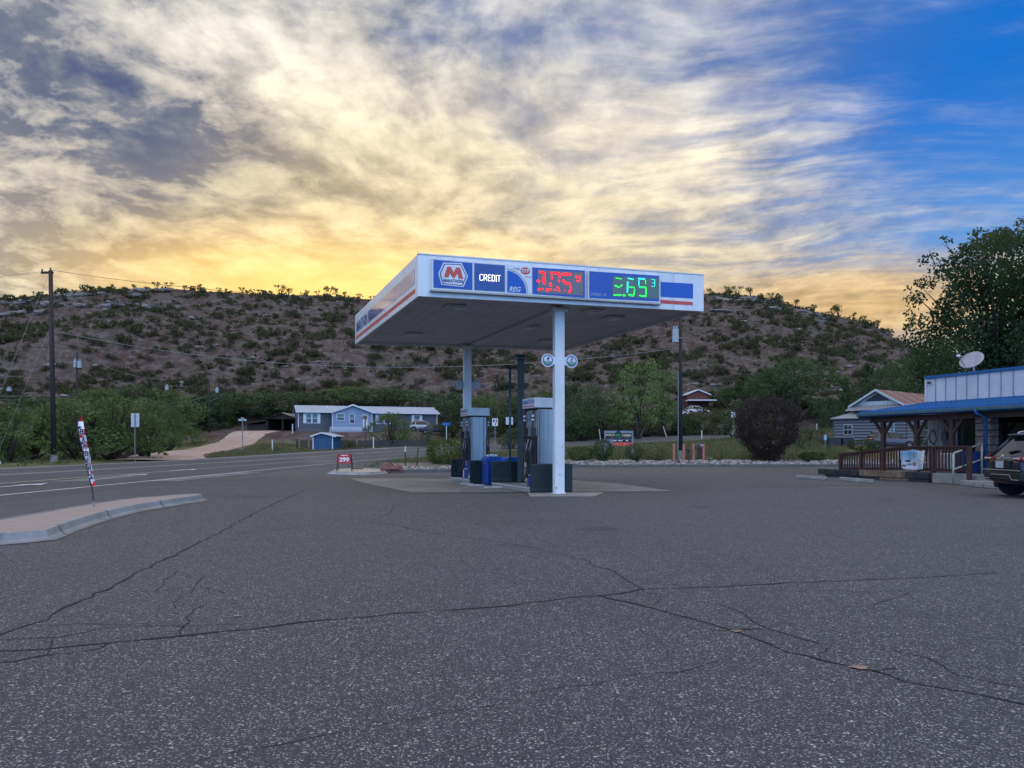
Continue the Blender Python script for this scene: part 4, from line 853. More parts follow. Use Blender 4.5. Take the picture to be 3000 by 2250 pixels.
# ------------------------------------------------------------------ cars
m_tyre = M('tyre rubber', (.013, .013, .015), .8, var=.2); m_rim = M('alloy rim', (.30, .32, .34), .35, .8); m_cglass = M('car glass', (.008, .011, .014), .08, spec=.35, var=0, coat=.1)
m_plastic = M('black bumper plastic', (.010, .013, .018), .6, var=.15); m_tail = M('tail lamp red', (.20, .008, .010), .15, var=.05, coat=.5); m_lens = M('clear lamp lens', (.55, .55, .52), .1, var=.05, coat=.6); m_chr = M('chrome strip', (.55, .57, .6), .2, .9)
def car(name, label, paint, loc, yaw, kind='suv', cat='car', group=None, detail=True):
    r = thing(name, label, cat, (0, 0, 0), group)
    suv = kind == 'suv'; Hh = 1.56 if suv else 1.43; bl = 1.0 if suv else .90; Lc = 4.45 if suv else 4.7
    k = Lc / 4.45
    ST_ = [(0, .46, .80, .66), (.05, .36, .96, .79), (.16, .30, bl, .86), (.5, .27, bl + .02, .895), (1.5, .25, bl, .90), (2.8, .25, bl - .02, .90), (3.35, .25, bl - .05, .885), (3.95, .27, bl - .14, .86), (4.28, .32, bl - .24, .78), (4.45, .40, bl - .36, .60)]
    ring = []
    for (x, zb, zt_, hw) in ST_:
        x *= k; dz_ = zt_ - zb
        half = [(hw * .78, zb), (hw * .965, zb + .07), (hw, zb + dz_ * .38), (hw * .985, zb + dz_ * .74), (hw * .955, zt_ - .035), (hw * .88, zt_)]
        ring.append([(x, y, z) for y, z in half] + [(x, 0, zt_ + .015)] + [(x, -y, z) for y, z in half[::-1]])
    mb = MB(); n = len(ring[0]); vs = [p for q in ring for p in q]; fs = []
    for i in range(len(ring) - 1):
        for j in range(n): fs.append((i * n + j, i * n + (j + 1) % n, (i + 1) * n + (j + 1) % n, (i + 1) * n + j))
    fs += [tuple(range(n))[::-1], tuple((len(ring) - 1) * n + j for j in range(n))]
    mb.add(vs, fs); body = mb.build('body', paint, r, smooth=True); sb = body.modifiers.new('sub', 'SUBSURF'); sb.levels = sb.render_levels = 2
    xr0, xr1, xf1, xf0 = (.14, .60, 2.45, 3.35) if suv else (.62, 1.35, 2.5, 3.5)
    xr0, xr1, xf1, xf0 = xr0 * k, xr1 * k, xf1 * k, xf0 * k; zb_, zr2 = bl - .01, Hh - .06
    Bq = {s: [(xr0, s * .78, zb_), (xf0, s * .78, zb_ - .04)] for s in (1, -1)}; Tq = {s: [(xr1, s * .60, zr2), (xf1, s * .60, zr2 - .02)] for s in (1, -1)}
    mid = {s: [((xr1 + xr0) / 2 + .1, s * .84, zb_), ((xf0 + xf1) / 2, s * .84, zb_ - .02)] for s in (1, -1)}
    def pane(nm, pts, m_): return MB().poly(pts).build(nm, m_, r)
    pane('rear_window', [Bq[1][0], Bq[-1][0], Tq[-1][0], Tq[1][0]], m_cglass); pane('windscreen', [Bq[-1][1], Bq[1][1], Tq[1][1], Tq[-1][1]], m_cglass)
    for s in (1, -1):
        q = [Bq[s][0], mid[s][0], mid[s][1], Bq[s][1], Tq[s][1], Tq[s][0]]
        pane('side_window', q if s < 0 else q[::-1], m_cglass)
        for x0, x1 in (((xr0 + xf0) / 2 + .15, (xr1 + xf1) / 2 + .1), ((xr0 + .75), xr1 + .35)):
            mb = MB(); a, b = Vector((x0, s * .845, zb_)), Vector((x1, s * .612, zr2)); mb.obb(a, Vector((.07, 0, 0)), Vector((0, s * .012, .004)), b - a); mb.build('pillar', paint if x0 < xr0 + .8 else m_plastic, r)
        for a, b in ((Bq[s][0], Tq[s][0]), (Bq[s][1], Tq[s][1])):
            mb = MB(); mb.tube([a, b], [.05, .04], 6); mb.build('pillar', paint, r, smooth=True)
        if suv:
            mb = MB(); mb.tube(cr([Vector((xr1 + .05, s * .54, Hh - .02)), Vector((xr1 + .2, s * .55, Hh + .05)), Vector((1.6, s * .56, Hh + .065)), Vector((xf1 - .2, s * .55, Hh + .04)), Vector((xf1, s * .54, Hh - .03))], 3), .020, 6); mb.build('roof_rail', m_rim, r, smooth=True)
        mb = MB(); mb.box((xf0 - .55, s * .98, bl + .06), (.12, .18, .13)); mb.build('wing_mirror', paint, r, bev=.03)
        mb = MB(); mb.box((1.9 * k, s * .915, .60), (.9, .012, .03)); mb.build('door_trim', m_plastic, r)
    mb = MB(); rp = [(xr1 - .08, .61, zr2 - .015), (xr1 + .3, .63, Hh - .02), (1.6 * k, .64, Hh), (xf1 - .2, .62, Hh - .02), (xf1 + .05, .60, zr2 - .03)]
    vs = []; fs = []
    for x, y, z in rp: vs += [(x, y, z - .045), (x, y * .8, z), (x, 0, z + .02), (x, -y * .8, z), (x, -y, z - .045)]
    for i in range(len(rp) - 1):
        for j in range(4): fs.append((i * 5 + j, i * 5 + j + 1, (i + 1) * 5 + j + 1, (i + 1) * 5 + j))
    mb.add(vs, fs); ro = mb.build('roof', paint, r, smooth=True); so_ = ro.modifiers.new('solid', 'SOLIDIFY'); so_.thickness = .03
    for x in (.84 * k if not suv else .68, 3.45 * k):
        for s in (1, -1):
            mb = MB(); mb.prism([(x + .42 * math.cos(q), s * .80 - .1, .34 + .42 * math.sin(q)) for q in [-.35 + i * 3.84 / 20 for i in range(21)]], (0, .2, 0)); mb.build('wheel_arch', m_plastic, r)
            mb = MB(); c = (x, s * .815, .335)
            prof = [(.20, -.115), (.30, -.115), (.335, -.085), (.338, 0), (.335, .085), (.30, .115), (.20, .115)]
            vs = []; fs = []; N = 28
            for i in range(N):
                t_ = i * 2 * math.pi / N
                for rr, yy in prof: vs.append((c[0] + rr * math.cos(t_), c[1] + yy + s * .006, c[2] + rr * math.sin(t_)))
            P_ = len(prof)
            for i in range(N):
                for j in range(P_ - 1): fs.append((i * P_ + j, i * P_ + j + 1, ((i + 1) % N) * P_ + j + 1, ((i + 1) % N) * P_ + j))
            mb.add(vs, fs); wh = mb.build('wheel', m_tyre, r, smooth=True)
            mb = MB(); mb.disc((x, s * .85, .335), (0, 1, 0), .21, .03, 24, 1); mb.disc((x, s * .905, .335), (0, 1, 0), .055, .05, 12, 0)
            for i in range(5):
                t_ = i * 2 * math.pi / 5; d = Vector((math.cos(t_), 0, math.sin(t_))); n_ = Vector((-d.z, 0, d.x)); mb.obb(Vector((x, s * .868, .335)) + d * .03 - n_ * .03, d * .185, n_ * .06, Vector((0, s * .05, 0)), 0)
            mb.build('rim', [m_rim, m_dk], wh)
    # rear end
    for s in (1, -1):
        mb = MB(); mb.prism([(.02, s * .885, .86), (.34, s * .905, .93), (.30, s * .905, 1.02), (.06, s * .87, 1.03)][::s], (0, 0, .0)); 
        mb = MB(); mb.obb((.005, s * .42, .90), (0, s * .44, 0), (.10, 0, .015), (0, 0, .07)); mb.obb((.06, s * .80, .84), (.30, s * .115, .03), (0, s * .02, 0), (0, 0, .17)); tl = mb.build('tail_lamp', m_tail, r, bev=.015)
        mb = MB(); mb.obb((-.006, s * .50, .93), (0, s * .30, 0), (.02, 0, 0), (0, 0, .035)); mb.obb((.05, s * .84, .93), (.16, s * .09, .01), (0, s * .02, 0), (0, 0, .045)); mb.build('lamp_lens', m_lens, tl)
        mb = MB(); mb.obb((4.30 * k, s * .45, bl - .33), (-.12, s * .30, .03), (0, 0, .13), (.05, 0, 0)); mb.build('headlight', m_lens, r, bev=.02)
    mb = MB(); mb.prism([(-.02, -.83, .40), (-.02, .83, .40), (.0, .86, .62), (.0, -.86, .62)], (.12, 0, 0)); bp = mb.build('rear_bumper', m_plastic, r, bev=.04)
    mb = MB(); mb.tube([(-.035, -.78, .44), (-.035, -.52, .44), (-.035, -.42, .55), (-.035, .42, .55), (-.035, .52, .44), (-.035, .78, .44)], .012, 6); mb.tube([(-.03, -.84, .66), (-.03, -.40, .665), (-.03, .40, .665), (-.03, .84, .66)], .012, 6); mb.build('bumper_trim', m_rim, bp)
    mb = MB(); mb.box((-.004, 0, .80), (.06, .80, .22)); mb.build('plate_recess', m_plastic, r, bev=.03)
    mb = MB(); mb.box((-.046, 0, .80), (.012, .34, .17)); mb.build('number_plate', M('number plate', (.42, .48, .46), .4, scale=30, var=.3), r)
    mb = MB(); mb.disc((-.002, 0, .985), (-1, 0, .2), .06, .03, 20); mb.build('badge', m_chr, r)
    if suv:
        mb = MB(); mb.tube([(.20, .02, 1.09), (.235, -.22, 1.13), (.24, -.36, 1.13)], [.032, .024, .012], 6); mb.build('wiper', m_blk, r)
        mb = MB(); mb.prism([(xr1 - .14, -.62, zr2 - .0), (xr1 - .14, .62, zr2 - .0), (xr1 + .15, .62, zr2 + .045), (xr1 + .15, -.62, zr2 + .045)], (0, 0, .035)); mb.build('spoiler', paint, r, bev=.012)
    r.location = loc; r.rotation_euler = (0, 0, yaw); return r
m_navyp = M('dark blue black paint', (.008, .014, .028), .3, var=.05, spec=.4, coat=.35)
car('parked_car', 'dark compact crossover nosed in to the shop, tail towards the forecourt', m_navyp, (11.93, 18.72, 0), math.atan2(-.10, .995), 'suv')
m_plum = M('plum grey paint', (.040, .035, .060), .3, var=.05, coat=.8)
car('parked_car', 'plum grey crossover parked before the grey metal barn', m_plum, (32.9, 71.3, terr(35, 71) + .03), R(-10), 'suv')
# ------------------------------------------------------------------ grey metal barn
def ribbed(name, c1, c2, per, axis, rough=.45, metal=.3):
    m = bpy.data.materials.new(name); m.use_nodes = True; t = NT(m.node_tree)
    ob = t.n('ShaderNodeTexCoord').outputs['Object']; c = t.sep(ob)[axis]
    wv = t.m('SINE', t.m('MULTIPLY', c, 2 * math.pi / per)); nz = t.noise(ob, .8, 5, .6)
    col = t.mix(t.ss(wv, -.2, .9), c1, c2); col = t.mix(t.m('MULTIPLY', nz, .25), col, [x * .6 for x in c1])
    p = t.n('ShaderNodeBsdfPrincipled'); t.put(p.inputs['Base Color'], col); p.inputs['Roughness'].default_value = rough; p.inputs['Metallic'].default_value = metal
    bn = t.n('ShaderNodeBump'); bn.inputs['Distance'].default_value = .03; bn.inputs['Strength'].default_value = .8; t.put(bn.inputs['Height'], wv); t.put(p.inputs['Normal'], bn.outputs[0])
    t.nt.links.new(p.outputs[0], t.n('ShaderNodeOutputMaterial').inputs[0]); return m
m_bw = ribbed('grey ribbed wall', (.085, .10, .13), (.14, .16, .19), .30, 2); m_br = ribbed('pale ribbed roof', (.25, .26, .29), (.36, .37, .40), .25, 0); m_rr = ribbed('rust red ribbed roof', (.19, .08, .055), (.24, .11, .075), .35, 0, .6, 0)
m_tb = M('pale trim', (.42, .47, .47), .5)
BT, BD = Vector((.643, -.766, 0)), Vector((.766, .643, 0)); BO = Vector((33.5, 80.0, terr(36, 77) + .05))
def BL(x, y, z): return BO + BT * x + BD * y + UPZ * z
bn_ = thing('metal_barn', 'dark grey metal barn with pale lean-to roof and rust red upper roof', 'barn', tuple(BO))
LW = 7.35
mb = MB(); mb.obb(BL(0, 0, -.6), BT * LW, BD * 7, UPZ * 3.4); lw = mb.build('lean_to_wall', m_bw, bn_)
mb = MB(); mb.obb(BL(-.03, -.03, -.6), BT * .09, BD * .1, UPZ * 3.4); mb.obb(BL(LW - .05, -.03, -.6), BT * .09, BD * .1, UPZ * 3.4); mb.build('corner_trim', M('dark trim', (.04, .05, .06), .5), lw)
mb = MB(); mb.prism([BL(-.2, -.35, 2.78), BL(LW + .35, -.35, 2.78), BL(LW + .1, 2.6, 3.5), BL(.7, 2.6, 3.5)], UPZ * .06); mb.build('lean_to_roof', m_br, bn_)
mb = MB(); mb.prism([BL(-.2, -.35, 2.78), BL(.7, 2.6, 3.5), BL(.7, 7.2, 3.5), BL(-.2, 7.2, 2.78)], UPZ * .058); mb.build('lean_to_roof', m_br, bn_)
for xx in (1.55, 5.75):
    mb = MB(); mb.obb(BL(xx - .45, -.05, 1.15), BT * .9, BD * .08, UPZ * 1.05); wn = mb.build('window', m_tb, bn_)
    mb = MB()
    for a_ in (0, 1):
        for b_ in (0, 1): mb.obb(BL(xx - .40 + a_ * .42, -.062, 1.2 + b_ * .5), BT * .38, BD * .01, UPZ * .44)
    mb.build('pane', m_glass, wn)
g0, g1, gy, zw, ap = .75, 6.0, 2.6, 4.2, 5.75; gm = (g0 + g1) / 2
mb = MB(); mb.obb(BL(g0, gy, 2.), BT * (g1 - g0), BD * 11, UPZ * (zw - 2)); mb.build('upper_wall', m_bw, bn_)
mb = MB(); mb.prism([BL(g0, gy - .004, zw), BL(g1, gy - .004, zw), BL(gm, gy - .004, ap - .06)], BD * 10.9); mb.build('gable_wall', m_tb, bn_)
mb = MB(); mb.prism([BL(g0 + 1.3, gy - .03, zw + .42), BL(g1 - 1.3, gy - .03, zw + .42), BL(gm, gy - .03, ap - .32)], BD * .02); mb.build('gable_vent', M('dark gable', (.02, .025, .04), .6), bn_)
for sgn, gq in ((-1, g0), (1, g1)):
    a, b = BL(gm, gy - .5, ap), BL(gq + sgn * .25, gy - .5, zw - .12); mb = MB()
    mb.prism([a, b, b + BD * 11.8, a + BD * 11.8], UPZ * .07); rr_ = mb.build('upper_roof', m_rr if sgn > 0 else m_br, bn_)
    mb = MB(); mb.obb(a - BD * .04 - UPZ * .12, b - a, BD * .04, UPZ * .22); mb.build('barge_board', m_tb, bn_)
    if sgn > 0:
        mb = MB()
        for q in (2.6, 5.4, 8.2): mb.obb(a + BD * q + UPZ * .072, b - a, BD * .09, UPZ * .02)
        mb.build('roof_batten', m_tb, rr_)
mb = MB(); mb.prism([BL(g0 - .3, gy - 1.1, zw - .55), BL(g1 + 1.4, gy - 1.1, zw - .55), BL(g1 + 1.4, gy - .1, zw - .05), BL(g0, gy - .1, zw - .05)], UPZ * .06); mb.build('pent_roof', m_br, bn_)
# things by the barn
def cart(lab, p, s, mt, cat='wheelie bin'):
    o = thing('wheelie_bin', lab, cat, (0, 0, 0), 'bins beside the barn'); mb = MB(); mb.prism([(-.3 * s, -.3, .1), (.3 * s, -.3, .1), (.34 * s, -.34, 1.0), (-.34 * s, -.34, 1.0)], (0, .62, 0)); mb.build('bin_body', mt, o, bev=.03)
    mb = MB(); mb.prism([(-.37 * s, -.38, 1.0), (.37 * s, -.38, 1.0), (.33 * s, -.34, 1.1), (-.33 * s, -.34, 1.1)], (0, .74, 0)); mb.build('bin_lid', m_dk, o, bev=.02)
    mb = MB(); mb.disc((-.25 * s, .3, .1), (1, 0, 0), .1, .06, 12); mb.disc((.25 * s, .3, .1), (1, 0, 0), .1, .06, 12); mb.build('wheel', m_blk, o); o.location = p; return o
m_cart = M('dark blue grey cart', (.020, .028, .040), .5)
for u, s, lab in ((2433, .8, 'small dark bin at the far left of the bins beside the barn'), (2447, 1.15, 'dark wheelie bin in the middle of the bins by the barn'), (2482, 1.5, 'widest dark bin by the barn, next to the hedge')):
    x_ = gx(u, 72); cart(lab, (x_, 72, terr(x_, 72)), s, m_cart)
# ------------------------------------------------------------------ median island with brick paving
def Z(x, y): return terr(x, y)
def brickmat():
    m = bpy.data.materials.new('pink brick paving'); m.use_nodes = True; t = NT(m.node_tree)
    ob = t.n('ShaderNodeTexCoord').outputs['Object']; b = t.n('ShaderNodeTexBrick'); t.put(b.inputs['Vector'], ob)
    t.put(b.inputs['Color1'], (.33, .25, .22)); t.put(b.inputs['Color2'], (.38, .30, .265)); t.put(b.inputs['Mortar'], (.20, .16, .15)); b.inputs['Scale'].default_value = 1.; b.inputs['Brick Width'].default_value = .2; b.inputs['Row Height'].default_value = .1; b.inputs['Mortar Size'].default_value = .006
    col = t.mix(t.m('MULTIPLY', t.noise(ob, 1.2, 6, .65), .5), b.outputs[0], (.26, .22, .21))
    p = t.n('ShaderNodeBsdfPrincipled'); t.put(p.inputs['Base Color'], col); p.inputs['Roughness'].default_value = .85
    t.nt.links.new(p.outputs[0], t.n('ShaderNodeOutputMaterial').inputs[0]); return m
def kerb_island(poly, zt, name_pave, mpave, wid=.13, smoothit=True):
    pts = [Vector((x, y, zt)) for x, y in poly]
    if smoothit: pts = cr(pts + [pts[0]], 4)[:-1]
    n = len(pts); area = sum(pts[i].x * pts[(i + 1) % n].y - pts[(i + 1) % n].x * pts[i].y for i in range(n))
    if area < 0: pts = pts[::-1]
    tag(MB().poly(pts).build(name_pave, mpave), kind='structure')
    rows = []
    for i, p in enumerate(pts):
        d = (pts[(i + 1) % n] - pts[i - 1]).normalized(); nr = Vector((d.y, -d.x, 0))
        rows.append([p + UPZ * .004, p + UPZ * .012 + nr * .02, p + nr * wid * .5 + UPZ * .006, p + nr * wid * .62 - UPZ * .03, Vector((p.x, p.y, .05)) + nr * wid * .76, Vector((p.x, p.y, .010)) + nr * (wid + .02), Vector((p.x, p.y, .007)) + nr * (wid + .07)])
    mb = MB(); k = len(rows[0])
    mb.add([q for r in rows for q in r], [(i * k + j, i * k + j + 1, ((i + 1) % n) * k + j + 1, ((i + 1) % n) * k + j) for i in range(n) for j in range(k - 1)])
    tag(mb.build('kerb', M_KERB), kind='structure')
kerb_island([(-6.24, 10.17), (-6.72, 11.83), (-7.15, 13.97), (-7.2, 15.8), (-7.12, 17.3), (-7.4, 17.75), (-7.96, 16.6), (-8.05, 14.8), (-7.8, 12.5), (-7.75, 11.2), (-8.2, 10.3), (-8.1, 9.65), (-6.8, 9.6)], .13, 'brick_paving', brickmat())
kerb_island([(-7.9, 33.7), (-6.3, 32.9), (-5.9, 35), (-6.2, 37.2), (-7.5, 39), (-8.5, 38)], .10, 'concrete_island', mat_conc('pale island concrete', (.40, .36, .30)), .2)
# ------------------------------------------------------------------ feather flag
FD = 14.05
def fl(x, y, k=0.): 
    p = A(x / 3.16, 1100 + y / 3.16, FD + k); return p
ff = thing('feather_flag', 'red white and blue feather flag reading down its length, leaning on the brick island', 'flag', tuple(fl(870, 1225)))
mb = MB(); mb.tube(cr([fl(*p) for p in ((870, 1232), (864, 1150), (852, 1050), (826, 940), (795, 800), (765, 690), (733, 560), (716, 470), (722, 410), (742, 378), (764, 368))], 3), [.012] * 31, 6); mb.build('pole', M('flag pole', (.03, .03, .03), .5), ff, smooth=True)
mb = MB(); mb.tube([fl(872, 1240), fl(868, 1165)], .016, 6); mb.build('ground_spike', m_rim, ff)
lf = [(762, 376), (724, 425), (722, 470), (728, 520), (740, 580), (752, 640), (766, 700), (778, 750), (792, 805), (806, 860), (818, 910), (830, 960), (838, 1000), (846, 1026)]
rt = [(766, 378), (770, 425), (776, 470), (788, 520), (800, 580), (812, 640), (824, 700), (834, 750), (844, 805), (852, 860), (862, 910), (872, 960), (882, 1000), (880, 1020)]
lf = [lerp(Vector(a), Vector(b), t_) for a, b in zip(lf, lf[1:]) for t_ in (0, .5)] + [Vector(lf[-1])]; rt = [lerp(Vector(a), Vector(b), t_) for a, b in zip(rt, rt[1:]) for t_ in (0, .5)] + [Vector(rt[-1])]
mfl = [M('flag red', (.50, .02, .02), .7), M('flag white', (.72, .72, .74), .7), M('flag blue', (.035, .03, .17), .7)]
colL = [0, 0, 1, 1, 2, 1, 0, 0, 1, 2, 1, 1, 0, 0, 1, 1, 0, 1, 2, 1, 0, 0, 1, 1, 0, 0]; colR = [0, 0, 1, 1, 1, 0, 0, 1, 1, 0, 0, 1, 0, 1, 1, 0, 0, 1, 1, 0, 0, 1, 1, 0, 0, 0]
mb = MB()
for i in range(len(lf) - 1):
    k0, k1 = .05 * math.sin(i * .9), .05 * math.sin((i + 1) * .9)
    for side, cl_ in ((0, colL), (1, colR)):
        a0, a1 = (0, .5) if side == 0 else (.5, 1.); P_ = []
        for idx, kk in ((i, k0), (i + 1, k1)):
            a, b = lf[idx], rt[idx]; P_.append([fl(*lerp(a, b, q), kk * (q - .2)) for q in (a0, a1)])
        mb.add([P_[0][0], P_[0][1], P_[1][1], P_[1][0]], [(3, 2, 1, 0)], cl_[i % 26])
cl_o = mb.build('cloth', mfl, ff, smooth=False); sm = cl_o.modifiers.new('solid', 'SOLIDIFY'); sm.thickness = .004
for ch, x, y in (('B', 757, 518), ('A', 774, 590), ('R', 790, 655), ('B', 803, 722), ('E', 818, 790), ('R', 836, 856), ('S', 844, 935)):
    p = fl(x, y, -.04); textmesh('flag_letter', ch, .1, M('flag white', (.6, .6, .63)), frame4(p, (1, 0, -.10), (.10, 0, 1)), ff, .001, .010, height=.112, width=.085)
    textmesh('flag_letter', ch, .1, M('flag letter navy', (.02, .015, .06), .7), frame4(p - Vector((0, .006, 0)), (1, 0, -.10), (.10, 0, 1)), ff, .001, .002, height=.095, width=.07)
# ------------------------------------------------------------------ price board, rocks, posts on the small island
bx = A(1010, 1382, 34.6); bx.z = .10
ab = thing('price_board', 'red sandwich board with white price digits on the small concrete island', 'sandwich board', tuple(bx))
m_rb = M('board red', (.42, .022, .03), .45)
for s, y0 in ((1, -.16), (-1, .16)):
    mb = MB(); top = bx + Vector((0, y0 * .25, .78)); bot = bx + Vector((0, y0, 0))
    n_ = (top - bot).cross(Vector((1, 0, 0))).normalized() * (-1 if s > 0 else 1)
    lo_ = bot.lerp(top, .46); mb.obb(lo_ - Vector((.29, 0, 0)) , (.58, 0, 0), top - lo_, n_ * -.02); pb = mb.build('board', m_rb, ab)
    for sx in (-1, 1): mb = MB(); mb.tube([bot + Vector((sx * .34, 0, 0)), top + Vector((sx * .28, 0, 0))], .016, 6); mb.build('leg', m_blk, ab)
    if s > 0:
        upv = (top - bot).normalized(); q = lo_.lerp(top, .40) + Vector((0, -.026, 0))
        textmesh('price_digits', '299', .3, M('board white', (.7, .7, .72), .5), frame4(q, (1, 0, 0), upv), pb, .003, .012, width=.45, height=.21)
        textmesh('board_text', 'PREMIUM', .05, M('board white', (.7, .7, .72), .5), frame4(lo_.lerp(top, .84) + Vector((0, -.026, 0)), (1, 0, 0), upv), pb, .002, .003, width=.28, height=.045)
def rockobj(u, v, w_, h, lab, mat, seed, d=None):
    p = G(u, v) if d is None else A(u, v, d); mb = MB(); mb.rock((p.x, p.y, p.z + h * .30), (w_ / 2, w_ / 2.4, h * .75), rough=.35, seed=seed, n=9); o = mb.build('boulder', mat, None); tag(o, lab, 'boulder'); return o
m_redrock = M('red sandstone', (.23, .095, .08), .9, col2=(.11, .06, .055), scale=4, bump=1.); m_brnrock = M('brown rock', (.16, .10, .08), .9, var=.4, scale=4, bump=.8)
rockobj(1147, 1385, .95, .40, 'large red boulder beside the small concrete island', m_redrock, 3); rockobj(1181, 1376, .38, .30, 'small brown rock at the foot of the white topped post', m_brnrock, 5); rockobj(1226, 1374, .42, .16, 'low brown rock at the foot of the tilted dark post', m_brnrock, 8)
for u, v, lab in ((1036, 1374.5, 'small dark brick lying on the concrete island just right of the sandwich board'), (1054, 1375, 'small dark brick on the concrete island, nearer the red boulder')):
    p = G(u, v, .1); mb = MB(); mb.box((p.x, p.y, .145), (.24 if u < 1050 else .32, .14, .085), .1); tag(mb.build('brick', m_brnrock, None, bev=.01), lab, 'brick', 'bricks on the small island')
p = G(1165, 1380); mb = MB(); mb.obb((p.x - .22, p.y - .3, .40), (.42, -.02, -.27), (.0, .07, .0), (0.02, 0, .03)); tag(mb.build('plank', M('pale plank', (.36, .32, .27), .8)), 'pale plank leaning across the red boulder', 'plank')
def post(u, v0, v1, d, w_, name, lab, cat, mat, top=None, lean=0., group=None, zb=None):
    b = A(u, v0, d); zb = min(Z(b.x, b.y), b.z) - .05; tz = HC + (H - v1) / F * d
    t_ = Vector((b.x + lean, d, tz)); o = thing(name, lab, cat, (b.x, d, zb), group)
    mb = MB(); q0 = Vector((b.x, d, zb)); cut = q0.lerp(t_, .80) if top else t_
    mb.tube([q0, cut], w_, 8); mb.build('shaft', mat, o, smooth=False)
    if top: mb = MB(); mb.tube([cut, t_], w_ * 1.08, 8); mb.build('reflector', top, o)
    return o
m_wpost = M('white marker post', (.55, .57, .58), .5); m_bpost = M('brown post', (.055, .045, .045), .7); m_gpost = M('galvanised post', (.16, .18, .19), .5, .3)
post(1187.5, 1374, 1308, 37.5, .035, 'marker_post', 'thin dark post with white top beside the red boulder', 'post', m_bpost, m_wpost); post(1220, 1374, 1312, 37.5, .035, 'marker_post', 'thin dark tilted post between the white topped post and the round green bush', 'post', m_bpost, None, .08)
# ------------------------------------------------------------------ kerb and rock bed behind the forecourt
KL = [Vector(p) for p in ((-5.6, 35.3, 0), (-2.8, 36.4, 0), (.5, 40.5, 0), (3.2, 44.4, 0), (10, 45.2, 0), (20, 46, 0), (26, 46.5, 0))]
kl = []
for a, b in zip(KL, KL[1:]):
    k = max(1, int((b - a).length / 2.4)); kl += [a.lerp(b, i / k) for i in range(k)]
kl.append(KL[-1]); mb = MB()
for a, b in zip(kl, kl[1:]):
    d = (b - a).normalized(); n_ = Vector((-d.y, d.x, 0)); mb.obb(a + d * .012 - UPZ * .05, (b - a) * .99, n_ * .18, UPZ * .20)
tag(mb.build('kerb', mat_conc('dark kerb', (.12, .115, .115), 2)), kind='structure')
bed = MB(); rows = []
for p in kl: rows.append((Vector((p.x, p.y + .15, .06)), Vector((p.x - .3, p.y + 1.6, .22)), Vector((p.x - .5, p.y + 5., .36))))
for a, b in zip(rows, rows[1:]):
    bed.poly([a[0], b[0], b[1], a[1]]); bed.poly([a[1], b[1], b[2], a[2]])
tag(bed.build('soil_bed', M('bed soil', (.16, .13, .11), .95, var=.4, scale=2)), kind='structure')
def bedz(q): return lerp(.06, .22, min(1, q / 1.5)) if q < 1.5 else lerp(.22, .36, min(1, (q - 1.5) / 3.5))
random.seed(21); mb = MB()
LK = [(b - a).length for a, b in zip(kl, kl[1:])]
for i in range(2100):
    k = random.choices(range(len(LK)), LK)[0]; p = kl[k].lerp(kl[k + 1], random.random()); q = .25 + random.random() ** 1.1 * (2.6 if p.x > 2 else 1.2); r_ = random.uniform(.05, .125) * (.7 if p.x < 2 else 1)
    mb.rock((p.x - q * .1, p.y + q, bedz(q) + r_ * .25), (r_ * random.uniform(.8, 1.5), r_, r_ * random.uniform(.6, .9)), rough=.35, seed=i, n=4, m=i % 3)
rb = mb.build('river_rocks', [M('river rock grey', (.30, .285, .27), .85, col2=(.17, .16, .155), scale=6), M('river rock pale', (.40, .375, .35), .85, col2=(.24, .22, .21), scale=6), M('river rock brown', (.24, .19, .165), .85, col2=(.13, .11, .10), scale=6)]); tag(rb, 'pale river rocks heaped along the kerb behind the forecourt', 'rocks', kind='stuff')
mb = MB(); p = A(1975, 1358, 46.6); mb.tube([p + Vector((-.36, 0, -.02)), p + Vector((.36, .1, .16))], [.12, .10], 8); tag(mb.build('log', M('old log', (.10, .075, .06), .9, var=.3)), 'short brown log lying on the river rocks near the pink bollards', 'log')
# bollards, meter, pedestal
m_pink = M('faded red bollard paint', (.38, .155, .12), .6, var=.15, scale=6)
for u, lab in ((1974.5, 'faded pink bollard left of the utility pole'), (2003.3, 'faded pink bollard just right of the utility pole'), (2031.8, 'faded pink bollard between the pipe riser and the brown pedestal'), (2061.3, 'faded pink bollard right of the brown pedestal')):
    p = A(u, 1347, 48); o = thing('bollard', lab, 'bollard', (p.x, p.y, .2), 'pink bollards around the utility pole'); mb = MB(); mb.tube([(p.x, p.y, .15), (p.x, p.y, 1.33), (p.x, p.y, 1.36)], [.078, .078, .055], 14); mb.build('pipe', m_pink, o, smooth=False)
p = A(2016, 1345, 48); o = thing('gas_riser', 'dark pipe riser with valve between two pink bollards', 'pipe riser', (p.x, p.y, .2)); mb = MB(); mb.tube([(p.x, p.y, .2), (p.x, p.y, 1.05)], .05, 8); mb.build('pipe', m_bpost, o); mb = MB(); mb.rock((p.x, p.y, 1.0), .13, rough=.1, seed=2, n=5, sq=1.2); mb.tube([(p.x - .15, p.y, .8), (p.x + .12, p.y, .8)], .05, 8); mb.build('valve', m_bpost, o)
p = A(2052, 1342, 48.6); o = thing('utility_pedestal', 'brown pedestal box with sloping lid among the pink bollards', 'pedestal', (p.x, p.y, .2)); mb = MB(); mb.box((p.x, p.y, .75), (.28, .26, 1.1)); mb.build('post', m_bpost, o); mb = MB(); mb.prism([(p.x - .40, p.y - .2, 1.10), (p.x + .18, p.y - .2, 1.0), (p.x + .18, p.y - .2, 1.42), (p.x - .0, p.y - .2, 1.42), (p.x - .42, p.y - .2, 1.22)], (0, .4, 0)); mb.build('box', M('brown plastic', (.06, .05, .05), .5), o, bev=.02)
mb = MB(); mb.box((p.x + .02, p.y - .205, 1.28), (.10, .012, .12)); mb.build('label_plate', M('pale label', (.4, .45, .5), .5), o)
